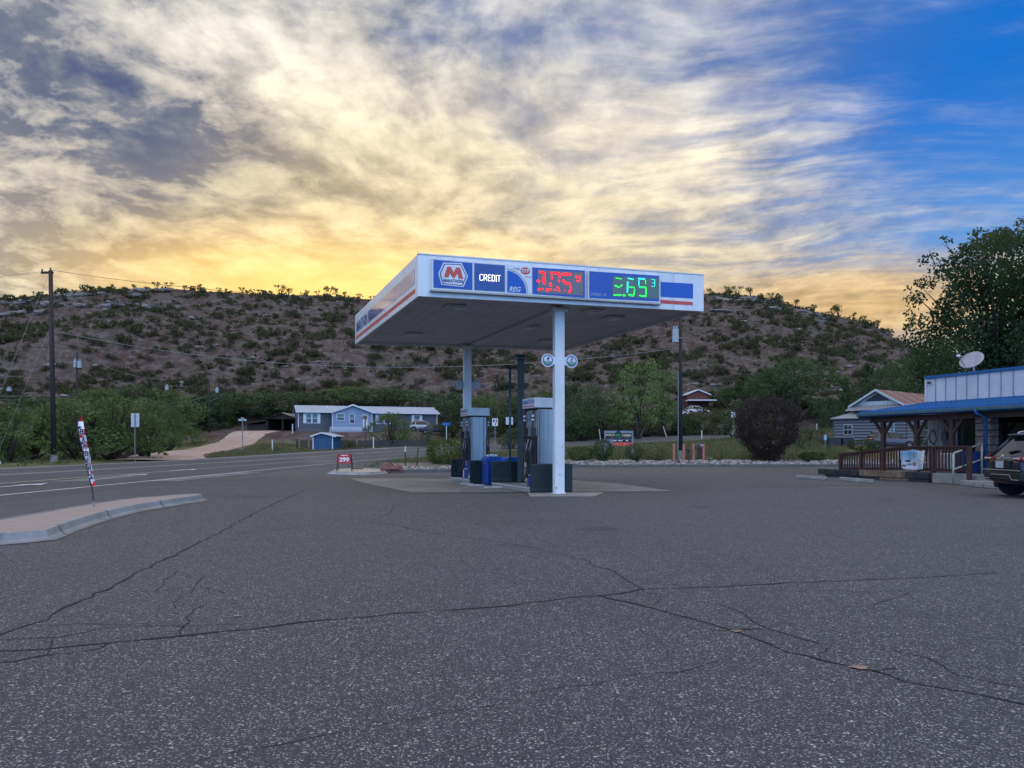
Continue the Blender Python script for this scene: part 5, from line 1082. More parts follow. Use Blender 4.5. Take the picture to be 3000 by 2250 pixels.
p = A(2080, 1337, 50); mb = MB(); mb.box((p.x, p.y, .42), (.42, .35, .09)); tag(mb.build('box_lid', M('pale lid', (.55, .57, .57), .5)), 'pale flat ground box right of the bollards', 'lid')
# ------------------------------------------------------------------ utility poles and wires
m_pole = M('creosote pole', (.030, .022, .021), .85, var=.35, scale=3, stretch=(4, 4, .3)); m_tr = M('transformer grey', (.30, .35, .38), .45)
PT = {}
def pole(key, u, vb, vt, d, w_, lab, trans=None, zb=None, lean=0.):
    b = A(u, vb, d); z0 = Z(b.x, d) - .3; zt_ = HC + (H - vt) / F * d; o = thing('utility_pole', lab, 'utility pole', (b.x, d, z0), 'utility poles')
    t_ = Vector((b.x + lean, d, zt_)); mb = MB(); mb.tube([(b.x, d, z0), t_], [w_, w_ * .72], 10); mb.build('shaft', m_pole, o, smooth=True); PT[key] = (Vector((b.x, d, z0)), t_)
    if trans:
        for (du, v0, v1, r_) in trans:
            c = A(u + du, v1, d - .25); mb = MB(); mb.cyl((c.x, c.y, c.z), r_, (v1 - v0) / F * d, 14); tr_ = mb.build('transformer', m_tr, o, smooth=False)
            mb = MB(); mb.cyl((c.x - r_ * .4, c.y, c.z + (v1 - v0) / F * d), .05, .2, 8); mb.cyl((c.x + r_ * .4, c.y, c.z + (v1 - v0) / F * d), .05, .2, 8); mb.build('bushing', m_tr, tr_)
            mb = MB(); mb.box(((c.x + b.x) / 2, d - .12, c.z + .3), (abs(c.x - b.x) + .1, .08, .08)); mb.build('bracket', m_gpost, o)
    return o
o = pole('L', 158, 1355, 793, 57, .20, 'tall dark utility pole with concrete sleeve on the far side of the road', lean=-.25)
b, t_ = PT['L']; mb = MB(); mb.cyl((b.x, b.y, b.z), .25, .85, 10); mb.build('sleeve', M_DARKC, o)
mb = MB(); mb.box((t_.x - .25, t_.y, t_.z - .15), (.9, .14, .14)); mb.build('crossarm', m_pole, o)
mb = MB(); mb.cyl((t_.x - .62, t_.y, t_.z - .08), .06, .2, 8); mb.cyl((t_.x, t_.y, t_.z - .02), .06, .22, 8); mb.build('insulator', m_dk, o)
pole('S2', 226, 1200, 1032, 98, .17, 'shorter pole with paired grey boxes just right of the tall dark pole', [(7, 1058, 1078, .26), (-6, 1056, 1076, .2)])
pole('S3', 485, 1312, 1112, 102, .16, 'pole with pale transformer above the middle of the green thicket', [(4, 1130, 1143, .22)])
pole('S4', 613, 1230, 1118, 118, .15, 'plain pole behind the dirt drive, left of the pair'); pole('S5', 641, 1230, 1120, 124, .15, 'pole with pale transformer behind the dirt drive, right of the pair', [(-5, 1137, 1150, .25)])
pole('S1', 20, 1230, 1128, 112, .15, 'distant pole with pale transformer at the left edge of the photo', [(7, 1136, 1146, .3)])
pole('H', 1222, 1230, 1105, 140, .15, 'slim pole rising behind the right end of the mobile home')
o = pole('R', 1994, 1344, 860, 49, .135, 'utility pole with grey transformer among the pink bollards', [(-15, 965, 1003, .21)])
b, t_ = PT['R']; mb = MB(); mb.cyl((b.x, b.y, b.z), .165, 1.05, 10); mb.build('sleeve', M_DARKC, o); mb = MB(); mb.tube([(b.x - .17, b.y - .05, .3), (b.x - .15, b.y - .05, 6.)], .035, 6); mb.build('conduit', M('pale conduit', (.16, .18, .21), .5), o)
m_wire = M('weathered wire', (.24, .24, .26), .6); m_wired = M('dark wire', (.05, .04, .045), .6)
def wire(a, b, sag, lab, r_=.012, mat=None, name='overhead_wire', cat='wire', group='overhead wires'):
    a, b = Vector(a), Vector(b); mb = MB(); mb.tube([a.lerp(b, i / 16) - UPZ * sag * 4 * (i / 16) * (1 - i / 16) for i in range(17)], r_, 5); tag(mb.build(name, mat or m_wire, None, smooth=True), lab, cat, group)
TL, TR, T2, T3, T4, T5, T1 = PT['L'][1], PT['R'][1], PT['S2'][1], PT['S3'][1], PT['S4'][1], PT['S5'][1], PT['S1'][1]
wire(TL, A(-420, 822, 60), .3, 'wire leaving the tall pole top towards the left edge')
wire(TL + UPZ * .05, TR, 1.2, 'dark wire from the tall pole top across the ridge to behind the canopy', .016, m_wired)
wire(A(160, 970, 57), A(1994, 1019, 49), 1.9, 'pale wire sagging across the hillside from the tall pole to the pole among the bollards', .014)
wire(A(-300, 935, 90), T2, .8, 'wire running from the left edge down to the pole with paired boxes'); wire(T2, T3 + UPZ * 0, .8, 'wire from the paired box pole to the pole above the thicket')
wire(A(-200, 1070, 90), A(226, 1108, 98), .5, 'low wire from the left edge to below the paired boxes'); wire(A(-200, 1150, 100), A(232, 1153, 98), .4, 'pale cable low across the hill foot, upper of two', .02); wire(A(-200, 1163, 90), A(300, 1166, 96), .3, 'pale cable low across the hill foot, lower of two', .02)
wire(A(232, 1153, 98), A(485, 1160, 102), .6, 'cable between the paired box pole and the pole above the thicket, upper one'); wire(A(378, 1172, 100), A(613, 1157, 118), .9, 'pale cable over the thicket, upper of two', .025); wire(A(378, 1180, 100), A(641, 1166, 124), .9, 'pale cable over the thicket, lower of two', .025)
wire(A(140, 810, 57), A(-60, 1300, 52), 0, 'taut stay wire from the tall pole down to the left, outer one', .010, None, 'stay_wire', 'stay wire', 'stay wires'); wire(A(147, 960, 57), A(-10, 1335, 54), 0, 'taut stay wire from the tall pole down to the left, inner one', .010, None, 'stay_wire', 'stay wire', 'stay wires')
wire(A(2000, 890, 49), A(2240, 1290, 58), 0, 'stay wire slanting right from the pole among the bollards, upper one', .012, None, 'stay_wire', 'stay wire', 'stay wires'); wire(A(2000, 1000, 49), A(2190, 1280, 58), 0, 'stay wire slanting right from the pole among the bollards, lower one', .012, None, 'stay_wire', 'stay wire', 'stay wires')
# ------------------------------------------------------------------ signs
m_sback = M('bare aluminium sign back', (.46, .50, .54), .45, .2); m_sw = M('sign white', (.62, .63, .64), .5)
def sign(u0, u1, v0, v1, vb, d, lab, mat, back=True, pw=.035, cat='road sign', zoff=0):
    uc = (u0 + u1) / 2; b = A(uc, vb, d); zg_ = min(Z(b.x, d), b.z) - .05; z1, z0 = HC + (H - v0) / F * d, HC + (H - v1) / F * d; wd = (u1 - u0) / F * d
    o = thing('road_sign', lab, cat, (b.x, d, zg_)); mb = MB(); mb.box((b.x, d + (-.03 if back else .04), (zg_ + z1) / 2), (pw * 2, pw * 1.4, z1 - zg_)); mb.build('post', m_gpost, o)
    mb = MB(); mb.box((b.x, d, (z0 + z1) / 2), (wd, .015, z1 - z0)); fc = mb.build('panel', mat, o, bev=.004); return o, fc, b.x, (z0 + z1) / 2, wd, z1 - z0
sign(384, 408, 1211, 1251, 1347, 62, 'back of a tall road sign on a post before the thicket', m_sback)
o, fc, x, z, w_, h = sign(1441.8, 1458.6, 1226, 1248, 1292, 76, 'white sign with a bent black arrow seen between the fuel dispensers', m_sw, False)
y = 75.985; mb = MB()
mb.poly([(x + a * w_, y, z + b * h) for a, b in ((.02, -.40), (.14, -.40), (.16, -.2), (.30, .02), (.30, .16), (.40, .16), (.24, .42), (.08, .16), (.18, .16), (.17, .05), (.04, -.16))]); mb.build('arrow', m_blk, fc)
mb = MB(); mb.poly([(x + a * w_, y, z + b * h) for a, b in ((-.36, .38), (-.10, .38), (-.08, .10), (-.20, -.10), (-.32, .06))]); mb.build('arrow_mark', m_blk, fc)
sign(1482, 1503, 1222, 1244, 1295, 79, 'back of a plain sign seen just left of the thin vent pipe', m_sback); sign(2142, 2155, 1207, 1224, 1275, 100, 'small white sign standing left of the purple shrub', m_sw, True)
o, fc, x, z, w_, h = sign(2414, 2422, 1274, 1289, 1305, 68, 'small blue and white sign near the bins by the barn', M('sign pale blue', (.25, .38, .55), .5), False, .025)
o, fc, x, z, w_, h = sign(1423, 1435, 1216, 1225, 1312, 96, 'x', m_bpost, False) if False else (None,) * 6
p = A(710.5, 1331, 86); zg_ = Z(p.x, p.y); o = thing('street_name_sign', 'thin post with two crossed street name blades before the barn', 'street sign', (p.x, p.y, zg_)); mb = MB(); mb.tube([(p.x, p.y, zg_ - .1), (p.x, p.y, 4.2)], .05, 8); mb.build('post', m_gpost, o)
mb = MB(); mb.box((p.x, p.y, 4.15), (.92, .03, .2)); mb.build('name_blade', M('street blade', (.40, .46, .46), .5), o); mb = MB(); mb.box((p.x, p.y, 4.34), (.03, .9, .18)); mb.build('name_blade', M('street blade', (.40, .46, .46), .5), o)
p = A(1070, 1310, 96); zg_ = Z(p.x, p.y); o = thing('brown_sign', 'small brown sign on a post in front of the mobile home door', 'sign', (p.x, p.y, zg_)); mb = MB(); mb.tube([(p.x, p.y, zg_ - .1), (p.x, p.y, 4.95)], .06, 8); mb.build('post', m_bpost, o); mb = MB(); mb.box((p.x, p.y - .07, 4.85), (.52, .03, .36)); mb.build('panel', M('brown panel', (.11, .075, .06), .6), o)
p = A(1308, 1275, 106); zg_ = Z(p.x, p.y); o = thing('blue_sign', 'wide blue sign on a post right of the mobile home', 'sign', (p.x, p.y, zg_)); mb = MB(); mb.tube([(p.x, p.y, zg_ - .1), (p.x, p.y, 4.2)], .05, 8); mb.build('post', m_wpost, o); mb = MB(); mb.box((p.x, p.y - .06, 4.25), (1.05, .03, .34)); mb.build('panel', M('bright sign blue', (.01, .12, .42), .5), o)
for u, v0, v1, d, ln, lab in ((2, 1362, 1325, 53, -.35, 'white marker post at the left edge beyond the road'), (798, 1317, 1288, 93, 0, 'white marker post left of the blue shed'), (857, 1266, 1242, 112, 0, 'white marker post between the dark barn and mobile home'), (1094, 1318, 1281, 95, 0, 'white marker post right of the blue shed'),
       (1760, 1282, 1257, 112, -.25, 'leaning white marker post left of the black shop sign'), (1954, 1273, 1249, 118, -.6, 'strongly leaning white marker post left of the utility pole'), (2056, 1290, 1261, 106, 0, 'upright white marker post beyond the pink bollards'), (2393, 1264, 1241, 104, 0, 'white marker post beside the gravel drive left of the barn')):
    post(u, v0, v1, d, .075, 'marker_post', lab, 'marker post', m_wpost, None, ln, 'white roadside marker posts')
# shop sign
d = 56.; x0, x1 = gx(1771, d), gx(1854.5, d)
def sz(v): return HC + (H - v) / F * d
ws_ = thing('shop_sign', 'black double panel roadside sign with cream lettering, red board under it', 'sign', ((x0 + x1) / 2, d, .5)); m_fr = M('blue grey sign frame', (.20, .25, .33), .6); m_sb = M('sign black', (.012, .016, .018), .5)
for x in (x0 + .05, x1 - .05): mb = MB(); mb.box((x, d + .02, (sz(1262) + .2) / 2), (.12, .12, sz(1262) - .2)); mb.build('post', m_fr, ws_)
mb = MB(); mb.box(((x0 + x1) / 2, d + .03, sz(1284)), (x1 - x0 - .1, .05, sz(1262) - sz(1306))); mb.build('backboard', m_fr, ws_)
mb = MB(); mb.box(((x0 + x1) / 2, d - .03, (sz(1269) + sz(1285)) / 2), (x1 - x0 - .18, .04, sz(1269) - sz(1285))); pn = mb.build('name_panel', m_sb, ws_)
mb = MB(); mb.box(((x0 + x1) / 2 + .25, d - .03, sz(1291)), (x1 - x0 - .75, .04, sz(1288) - sz(1294.5))); pn2 = mb.build('info_panel', m_sb, ws_)
mb = MB(); mb.box(((x0 + x1) / 2 + .27, d - .035, sz(1301)), (x1 - x0 - .6, .04, sz(1296) - sz(1306.5))); pn3 = mb.build('red_board', M('board orange red', (.52, .07, .05), .5), ws_)
m_cr = M('cream lettering', (.62, .56, .36), .5); cxs = (x0 + x1) / 2
textmesh('sign_text', 'WITCH', .2, m_cr, frame4((gx(1789, d), d - .055, sz(1274.5)), (1, 0, 0), UPZ), pn, .002, .006, width=29 / F * d, height=.16); textmesh('sign_text', 'CREEK', .2, m_cr, frame4((gx(1836, d), d - .055, sz(1275.5)), (1, 0, 0), UPZ), pn, .002, .006, width=29 / F * d, height=.16)
mb = MB(); mb.poly([(cxs - .05 + math.cos(a) * .22, d - .06, sz(1272) + math.sin(a) * .26) for a in [i * math.pi / 10 for i in range(20)]]); em = mb.build('emblem', M('emblem dark green', (.012, .05, .03), .5), pn)
mb = MB(); mb.poly([(cxs - .05 + math.cos(a) * .15, d - .064, sz(1275) + math.sin(a) * .09 + .05 * math.sin(a * 3)) for a in [i * math.pi / 8 for i in range(16)]]); mb.build('emblem_hill', M('emblem green', (.03, .22, .13), .5), em)
for i, (a, b) in enumerate(((.12, .2), (.30, .12), (.46, .26), (.72, .1), (.84, .14))): mb = MB(); mb.box((x0 + .35 + a * 1.6, d - .052, sz(1282.6)), (b, .006, .035)); mb.build('small_print', M('dim print', (.22, .2, .22), .5), pn)
for i, (a, b) in enumerate(((.10, .28), (.42, .36), (.80, .22))): mb = MB(); mb.box((x0 + .62 + a * 1.25, d - .052, sz(1291)), (b * .9, .006, .07)); mb.build('small_print', m_sw, pn2)
for i, (a, b) in enumerate(((.15, .5), (.66, .34))): mb = MB(); mb.box((x0 + .55 + a * 1.5, d - .058, sz(1300.5)), (b, .006, .06)); mb.build('small_print', M('pale pink print', (.6, .22, .18), .5), pn3)
# ------------------------------------------------------------------ mobile home
HT, HB = Vector((.945, .327, 0)).normalized(), Vector((-.327, .945, 0)).normalized()
HO = Vector((gx(873, 116), 116, 3.42)); K4 = 3.072
def hx(x, y, off=0.):
    return plane_hit(600 + x / K4, 1130 + y / K4, HO - HB * off, HB)
def hl(x, off=0.): return (hx(x, 330, off) - HO).dot(HT)
def HL(lx, ly, z): return HO + HT * lx + HB * ly + UPZ * z
m_gs = ribbed('grey lap siding', (.075, .095, .12), (.095, .115, .14), .2, 2, .7, 0); m_bs = ribbed('pale blue lap siding', (.22, .30, .44), (.26, .34, .48), .2, 2, .7, 0); m_hr = M('pale shingle roof', (.34, .36, .42), .9, var=.12, scale=3); m_ht = M('house white trim', (.58, .61, .66), .6); m_sk = M('skirting grey', (.10, .105, .115), .8, var=.2)
mh = thing('mobile_home', 'long blue grey mobile home with pale roof and central light blue gable', 'mobile home', tuple(HO)); LH = hl(2092)
mb = MB(); mb.obb(HL(0, 0, .62), HT * LH, HB * 8, UPZ * 2.4); mb.build('wall', m_gs, mh); mb = MB(); mb.obb(HL(.05, .05, -.8), HT * (LH - .1), HB * 7.9, UPZ * 1.42); mb.build('skirting', m_sk, mh)
mb = MB()
e0, e1 = -.35, LH + .35
for s, y0, y1 in ((0, -.4, 4.05), (1, 8.4, 3.95)):
    mb = MB(); a, b, c, d_ = HL(e0, y0, 2.95), HL(e1, y0, 2.95), HL(e1, y1, 4.05), HL(e0, y1, 4.05); mb.prism([a, b, c, d_], UPZ * .12); mb.build('roof', m_hr, mh)
mb = MB(); mb.prism([HL(e0 + .35, 0, 3.02), HL(e0 + .35, 8, 3.02), HL(e0 + .35, 4, 4.05)], HT * LH); mb.build('gable', m_gs, mh)
mb = MB(); mb.obb(HL(e0, -.45, 2.86), HT * (e1 - e0), HB * .05, UPZ * .22); mb.build('fascia', m_ht, mh)
for lx in (0., LH - .12): mb = MB(); mb.obb(HL(lx, -.02, .62), HT * .12, HB * .05, UPZ * 2.3); mb.build('corner_trim', m_ht, mh)
g0, g1 = hl(1147, 1.2), hl(1508, 1.2); gm = hl(1332, 1.2)
mb = MB(); mb.obb(HL(g0, -1.2, -.6), HT * (g1 - g0), HB * 1.18, UPZ * 3.5); mb.prism([HL(g0, -1.2, 2.9), HL(g1, -1.2, 2.9), HL(gm, -1.2, 4.0)], HB * 4.); mb.build('porch_gable', m_bs, mh)
for a, b in ((g0 - .3, gm), (g1 + .3, gm)):
    mb = MB(); p, q = HL(a, -1.55, 2.86), HL(b, -1.55, 4.06); mb.prism([p, q, q + HB * 5.5, p + HB * 5.5], UPZ * .12); mb.build('roof', m_hr, mh); mb = MB(); mb.obb(p - UPZ * .12 - HB * .04, q - p, HB * .05, UPZ * .24); mb.build('fascia', m_ht, mh)
for lx in (g0 - .02, g1 - .1): mb = MB(); mb.obb(HL(lx, -1.24, 0), HT * .12, HB * .05, UPZ * 2.9); mb.build('corner_trim', m_ht, mh)
def hwin(xa, xb, ya, yb, off, panes, shut, name='window'):
    a, b = hx(xa, yb, off), hx(xb, ya, off); l0, l1, z0, z1 = (a - HO).dot(HT), (b - HO).dot(HT), a.z - HO.z, b.z - HO.z
    mb = MB(); mb.obb(HL(l0, -off - .06, z0), HT * (l1 - l0), HB * .06, UPZ * (z1 - z0)); wn = mb.build('window', m_ht, mh)
    for i in range(panes):
        for j in (0, 1):
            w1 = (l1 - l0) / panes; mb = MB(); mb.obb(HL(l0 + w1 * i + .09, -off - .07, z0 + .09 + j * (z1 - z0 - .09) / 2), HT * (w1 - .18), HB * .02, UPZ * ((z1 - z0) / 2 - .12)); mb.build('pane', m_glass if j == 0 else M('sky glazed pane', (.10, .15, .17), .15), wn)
    if shut:
        for l in (l0 - .36, l1 + .02): mb = MB(); mb.obb(HL(l, -off - .05, z0), HT * .34, HB * .05, UPZ * (z1 - z0)); mb.build('shutter', m_ht, mh)
hwin(908, 1018, 248, 338, 0, 2, True); hwin(1186, 1258, 250, 315, 1.2, 1, False); hwin(1300, 1350, 253, 342, 1.2, 1, False); hwin(1556, 1668, 260, 345, 0, 2, True); hwin(1882, 1936, 264, 350, 0, 1, True)
l0 = hl(1420, 1.2); mb = MB(); mb.obb(HL(l0, -1.26, .62), HT * .85, HB * .06, UPZ * 2.0); dr_ = mb.build('door', M('house door', (.50, .50, .50), .6), mh); mb = MB(); mb.obb(HL(l0 + .2, -1.28, 1.9), HT * .45, HB * .02, UPZ * .4); mb.build('pane', m_glass, dr_); mb = MB(); mb.obb(HL(l0 - .12, -1.25, 1.9), HT * .1, HB * .05, UPZ * .25); mb.build('wall_lamp', m_blk, mh)
l0, l1 = hl(1125, 2.5), hl(1408, 2.5); mb = MB(); mb.obb(HL(l0, -2.5, -.3), HT * (l1 - l0), HB * 1.3, UPZ * .42); dk = mb.build('deck', M('pale deck', (.30, .34, .42), .7), mh)
mb = MB()
for i in range(44): mb.obb(HL(l0 + (l1 - l0) * i / 43 - .025, -2.55, .12), HT * .05, HB * .03, UPZ * .5)
mb.obb(HL(l0 - .05, -2.57, .6), HT * (l1 - l0 + .1), HB * .07, UPZ * .07); mb.build('deck_railing', m_ht, mh)
mb = MB(); mb.cyl(HL(hl(1115), 2.6, 3.6), .09, .5, 8); mb.build('vent_pipe', m_ht, mh)
# dark barn left of it
BO2 = Vector((gx(700, 122), 122, Z(gx(700, 122), 122)))
ob2 = thing('old_barn', 'dark brown open barn with pale right roof slope, left of the mobile home', 'barn', tuple(BO2)); m_ob = M('dark barn board', (.030, .022, .020), .85, var=.3, stretch=(4, 4, .5)); m_or = M('pale rusted tin', (.28, .25, .23), .7, col2=(.16, .12, .11), scale=1.5)
def bq(x, y, d=122.): return A(600 + x / K4, 1130 + y / K4, d)
zb2 = BO2.z - .3
a, b, c = bq(555, 300), bq(842, 300), bq(700, 246)
mb = MB(); mb.prism([a, (b.x, b.y, a.z), c], (0, 8, 0)); mb.build('gable', m_ob, ob2)
mb = MB()
for x in (560, 700, 838): p = bq(x, 300); mb.box((p.x, 122.1, (zb2 + p.z) / 2), (.22, .22, p.z - zb2))
mb.build('barn_post', m_ob, ob2); mb = MB(); mb.box(((a.x + b.x) / 2, 129.8, (zb2 + a.z) / 2), (b.x - a.x, .2, a.z - zb2)); mb.box((a.x + .1, 126, (zb2 + a.z) / 2), (.2, 7.5, a.z - zb2)); mb.build('wall', m_ob, ob2)
for p, q, mt in ((bq(540, 306), c, m_ob), (bq(858, 306), c, m_or)): mb = MB(); p = Vector((p.x, 121.6, p.z)); q = Vector((c.x, 121.6, c.z)); mb.prism([p, q, q + Vector((0, 9, 0)), p + Vector((0, 9, 0))], UPZ * .1); mb.build('roof', mt, ob2)
a2, b2_ = bq(362, 345), bq(552, 318); mb = MB(); mb.prism([a2, b2_, b2_ + Vector((0, 6, 0)), a2 + Vector((0, 6, 0))], UPZ * .1); mb.build('lean_to_roof', m_ob, ob2); mb = MB(); mb.box(((a2.x + b2_.x) / 2, 125, (zb2 + a2.z) / 2), (b2_.x - a2.x - .3, 5, a2.z - zb2 - .1)); mb.build('lean_to_wall', m_ob, ob2)
# blue shed
SD = 93.; sh = thing('garden_shed', 'small dark blue shed with white trim in front of the wooden fence', 'shed', tuple(bq(1068, 575, SD)))
s0, s1, st, ap_ = bq(975, 585, SD), bq(1150, 585, SD), bq(975, 452, SD), bq(1052, 428, SD); zs = min(Z(s0.x, SD), s0.z) - .1; m_sh = M('shed blue', (.022, .075, .16), .65, var=.12, stretch=(5, 5, .4))
mb = MB(); mb.prism([(s0.x, SD, zs), (s1.x, SD, zs), (s1.x, SD, st.z), (ap_.x, SD, ap_.z), (s0.x, SD, st.z)], (.35, 3, 0)); mb.build('wall', m_sh, sh)
for x in (s0.x, s1.x): mb = MB(); mb.box((x, SD - .02, (zs + st.z) / 2), (.12, .05, st.z - zs)); mb.build('corner_trim', m_ht, sh)
for e in (bq(955, 456, SD), bq(1185, 458, SD)):
    mb = MB(); p = Vector((e.x, SD - .25, e.z)); q = Vector((ap_.x, SD - .25, ap_.z + .06)); mb.prism([p, q, q + Vector((.35, 3.4, 0)), p + Vector((.35, 3.4, 0))], UPZ * .06); r_ = mb.build('roof', m_hr, sh); mb = MB(); mb.obb(p - UPZ * .08 - Vector((0, .04, 0)), q - p, (0, .04, 0), UPZ * .16); mb.build('barge_board', m_ht, sh)
mb = MB(); mb.box(((s0.x + s1.x) / 2, SD - .02, zs + .85), (1.0, .03, 1.5)); dd = mb.build('door', M('shed door', (.026, .085, .18), .6), sh); mb = MB(); mb.box(((s0.x + s1.x) / 2 + .3, SD - .05, zs + .9), (.05, .04, .14)); mb.build('handle', m_blk, dd)
# wooden fence
fn = thing('wooden_fence', 'long dark weathered wooden fence below the mobile home', 'fence', tuple(bq(820, 520, 99))); m_fw = M('dark fence board', (.060, .050, .045), .85, col2=(.035, .03, .03), scale=6)
fx0, fx1 = bq(822, 500, 99).x, bq(2010, 500, 99).x; n_ = int((fx1 - fx0) / .2); mb = MB(); random.seed(8)
for i in range(n_):
    x = fx0 + i * .2; y = 99 + .2 * math.sin(i * .05); z = Z(x, y); h = 1.0 + random.uniform(-.08, .08)
    if random.random() < .93: mb.box((x, y, z + h / 2 + .05), (.17, .03, h), random.uniform(-.04, .04))
mb.build('board_panel', m_fw, fn)
for i in range(0, n_, 12): x = fx0 + i * .2; z = Z(x, 99.1); mb = MB(); mb.box((x, 99.12 + .2 * math.sin(i * .05), z + .55), (.12, .12, 1.3)); mb.build('fence_post', m_fw, fn)
# cars by the house
x = gx(1228, 113); car('parked_car', 'dark saloon car at the right end of the mobile home', M('dark slate paint', (.012, .02, .038), .45, coat=.2), (x, 113, Z(x + 2, 113) + .03), R(8), 'saloon')
x = gx(1200, 119); car('parked_car', 'silver car half hidden behind the dark saloon and a bush', M('silver paint', (.35, .38, .40), .35, .3, coat=.5), (x, 119, Z(x + 2, 119) + .05), R(5), 'suv')
# far red house with white roofs, its vehicles, a brown roofed house
d = 149.; c = A(2045, 1190, d); zg_ = Z(c.x, d); rh = thing('red_house', 'distant dark red house with two white roof edges above the dirt mound', 'house', (c.x, d, zg_)); m_rw = M('dark red wall', (.10, .035, .03), .8)
z2 = c.z; mb = MB(); mb.box((c.x, d + 3, (zg_ + z2 + 2.2) / 2), (4.2, 6, z2 + 2.2 - zg_)); mb.build('wall', m_rw, rh); mb = MB(); mb.prism([(c.x - 2.1, d, z2 + 2.2), (c.x + 2.1, d, z2 + 2.2), (c.x, d, z2 + 3.0)], (0, 6, 0)); mb.build('gable', m_rw, rh)
for s in (-1, 1): mb = MB(); p, q = Vector((c.x + s * 2.5, d - .4, z2 + 2.1)), Vector((c.x, d - .4, z2 + 3.1)); mb.prism([p, q, q + Vector((0, 7, 0)), p + Vector((0, 7, 0))], UPZ * .18); mb.build('roof', m_ht, rh)
mb = MB(); mb.box((c.x + .3, d - 1.2, z2 + 1.05), (5.4, 2.4, .22)); mb.build('porch_roof', m_ht, rh)
x = gx(2010, 145); car('parked_car', 'white car parked before the distant red house', M('white paint', (.6, .6, .6), .35, coat=.5), (x, 145, Z(x + 2, 145) + .05), R(4), 'suv')
x = gx(1952, 146); car('parked_car', 'small white car left of the one at the distant red house', M('white paint', (.6, .6, .6), .35, coat=.5), (x, 146, Z(x + 2, 146) + .05), R(-20), 'saloon')
x = gx(2147, 103); car('parked_car', 'dark car mostly hidden behind the purple shrub', m_plum, (x, 103, Z(x, 103) + .05), R(12), 'suv')
d = 134.; c = A(2459, 1178, d); zg_ = Z(c.x, d); bh = thing('brown_roofed_house', 'small distant house with brown hipped roof among dark trees', 'house', (c.x, d, zg_)); mb = MB(); mb.box((c.x, d + 2, (zg_ + c.z) / 2), (3.8, 4, c.z - zg_)); mb.build('wall', M('tan wall', (.2, .15, .12), .8), bh)
mb = MB(); z0 = c.z; mb.add([(c.x - 2.3, d - .3, z0), (c.x + 2.3, d - .3, z0), (c.x + 2.3, d + 4.5, z0), (c.x - 2.3, d + 4.5, z0), (c.x - .9, d + 2, z0 + 1.3), (c.x + .9, d + 2, z0 + 1.3)], [(0, 1, 5, 4), (1, 2, 5), (2, 3, 4, 5), (3, 0, 4)]); mb.build('roof', M('brown shingle', (.16, .085, .07), .85, var=.2, scale=3), bh)
# ------------------------------------------------------------------ dirt drives
def drive(pts, name, mat):
    L = cr([Vector((*p[:2], p[2])) for p in pts], 6); mb = MB(); S = []
    for i, p in enumerate(L):
        d = (L[min(i + 1, len(L) - 1)] - L[max(i - 1, 0)]); d.z = 0; d.normalize(); n = Vector((-d.y, d.x, 0)); w_ = p.z
        S.append([(p.x + n.x * w_ * k, p.y + n.y * w_ * k, terr(p.x + n.x * w_ * k, p.y + n.y * w_ * k) + (.15 if abs(k) < .9 else .02)) for k in (1, .6, .2, -.2, -.6, -1)])
    for a, b in zip(S, S[1:]):
        for j in range(5): mb.poly([a[j], b[j], b[j + 1], a[j + 1]])
    tag(mb.build(name, mat, smooth=True), kind='structure')
m_dirt = M('pink dirt drive', (.44, .32, .265), .95, col2=(.33, .235, .195), scale=.7, detail=8)
drive([(-29, 64, 4.0), (-33.8, 76, 3.0), (-35.5, 86, 2.5), (-36.8, 98, 2.4), (-38.2, 109, 2.6), (-39.5, 119, 3.5)], 'dirt_road', m_dirt)
m_grav = M('grey gravel drive', (.30, .26, .27), .95, var=.15, scale=2)
drive([(58, 100, 4), (47, 107, 4.5), (41, 118, 3.5), (33, 124, 2.5)], 'gravel_drive', m_grav)
# ------------------------------------------------------------------ vegetation
import numpy as np
def diamonds(c, s, rng, asp=.5, droop=0.):
    n = len(c); a = rng.normal(size=(n, 3)); a[:, 2] -= droop; a /= np.linalg.norm(a, axis=1)[:, None]
    b = np.cross(a, rng.normal(size=(n, 3))); b /= np.linalg.norm(b, axis=1)[:, None]
    s = (s * rng.uniform(.6, 1.35, n))[:, None]
    v = np.stack([c + a * s, c + b * s * asp, c - a * s, c - b * s * asp], 1).reshape(-1, 3)
    return v
def leafmesh(name, v, mat):
    n = len(v) // 4; me = bpy.data.meshes.new(name); me.vertices.add(len(v)); me.vertices.foreach_set('co', v.astype(np.float32).ravel())
    me.loops.add(n * 4); me.loops.foreach_set('vertex_index', np.arange(n * 4, dtype=np.int32)); me.polygons.add(n); me.polygons.foreach_set('loop_start', np.arange(0, n * 4, 4, dtype=np.int32)); me.polygons.foreach_set('loop_total', np.full(n, 4, dtype=np.int32))
    me.materials.append(mat); me.update(calc_edges=True); me.validate(); return me
def leafobj(name, v, mat, parent=None):
    o = bpy.data.objects.new(name, leafmesh(name, v, mat)); C.objects.link(o); par(o, parent); return o
def clump_pts(cl, per, rng, sq=.8):
    out = []
    for (x, y, z, r) in cl:
        n = max(4, int(per * (r ** 2))); d = rng.normal(size=(n, 3)); d /= np.linalg.norm(d, axis=1)[:, None]; q = rng.uniform(0, 1, n) ** .45
        out.append(np.array([x, y, z]) + d * (q * r)[:, None] * np.array([1, 1, sq]))
    return np.concatenate(out)
m_bark = M('dark bark', (.045, .035, .028), .9, var=.35, scale=5)
L_MES = leaf('mesquite leaves', (.062, .100, .036), (.135, .190, .068), .3); L_DRK = leaf('dark green leaves', (.026, .050, .030), (.065, .105, .052)); L_BRI = leaf('bright green leaves', (.080, .14, .045), (.16, .24, .08), .3)
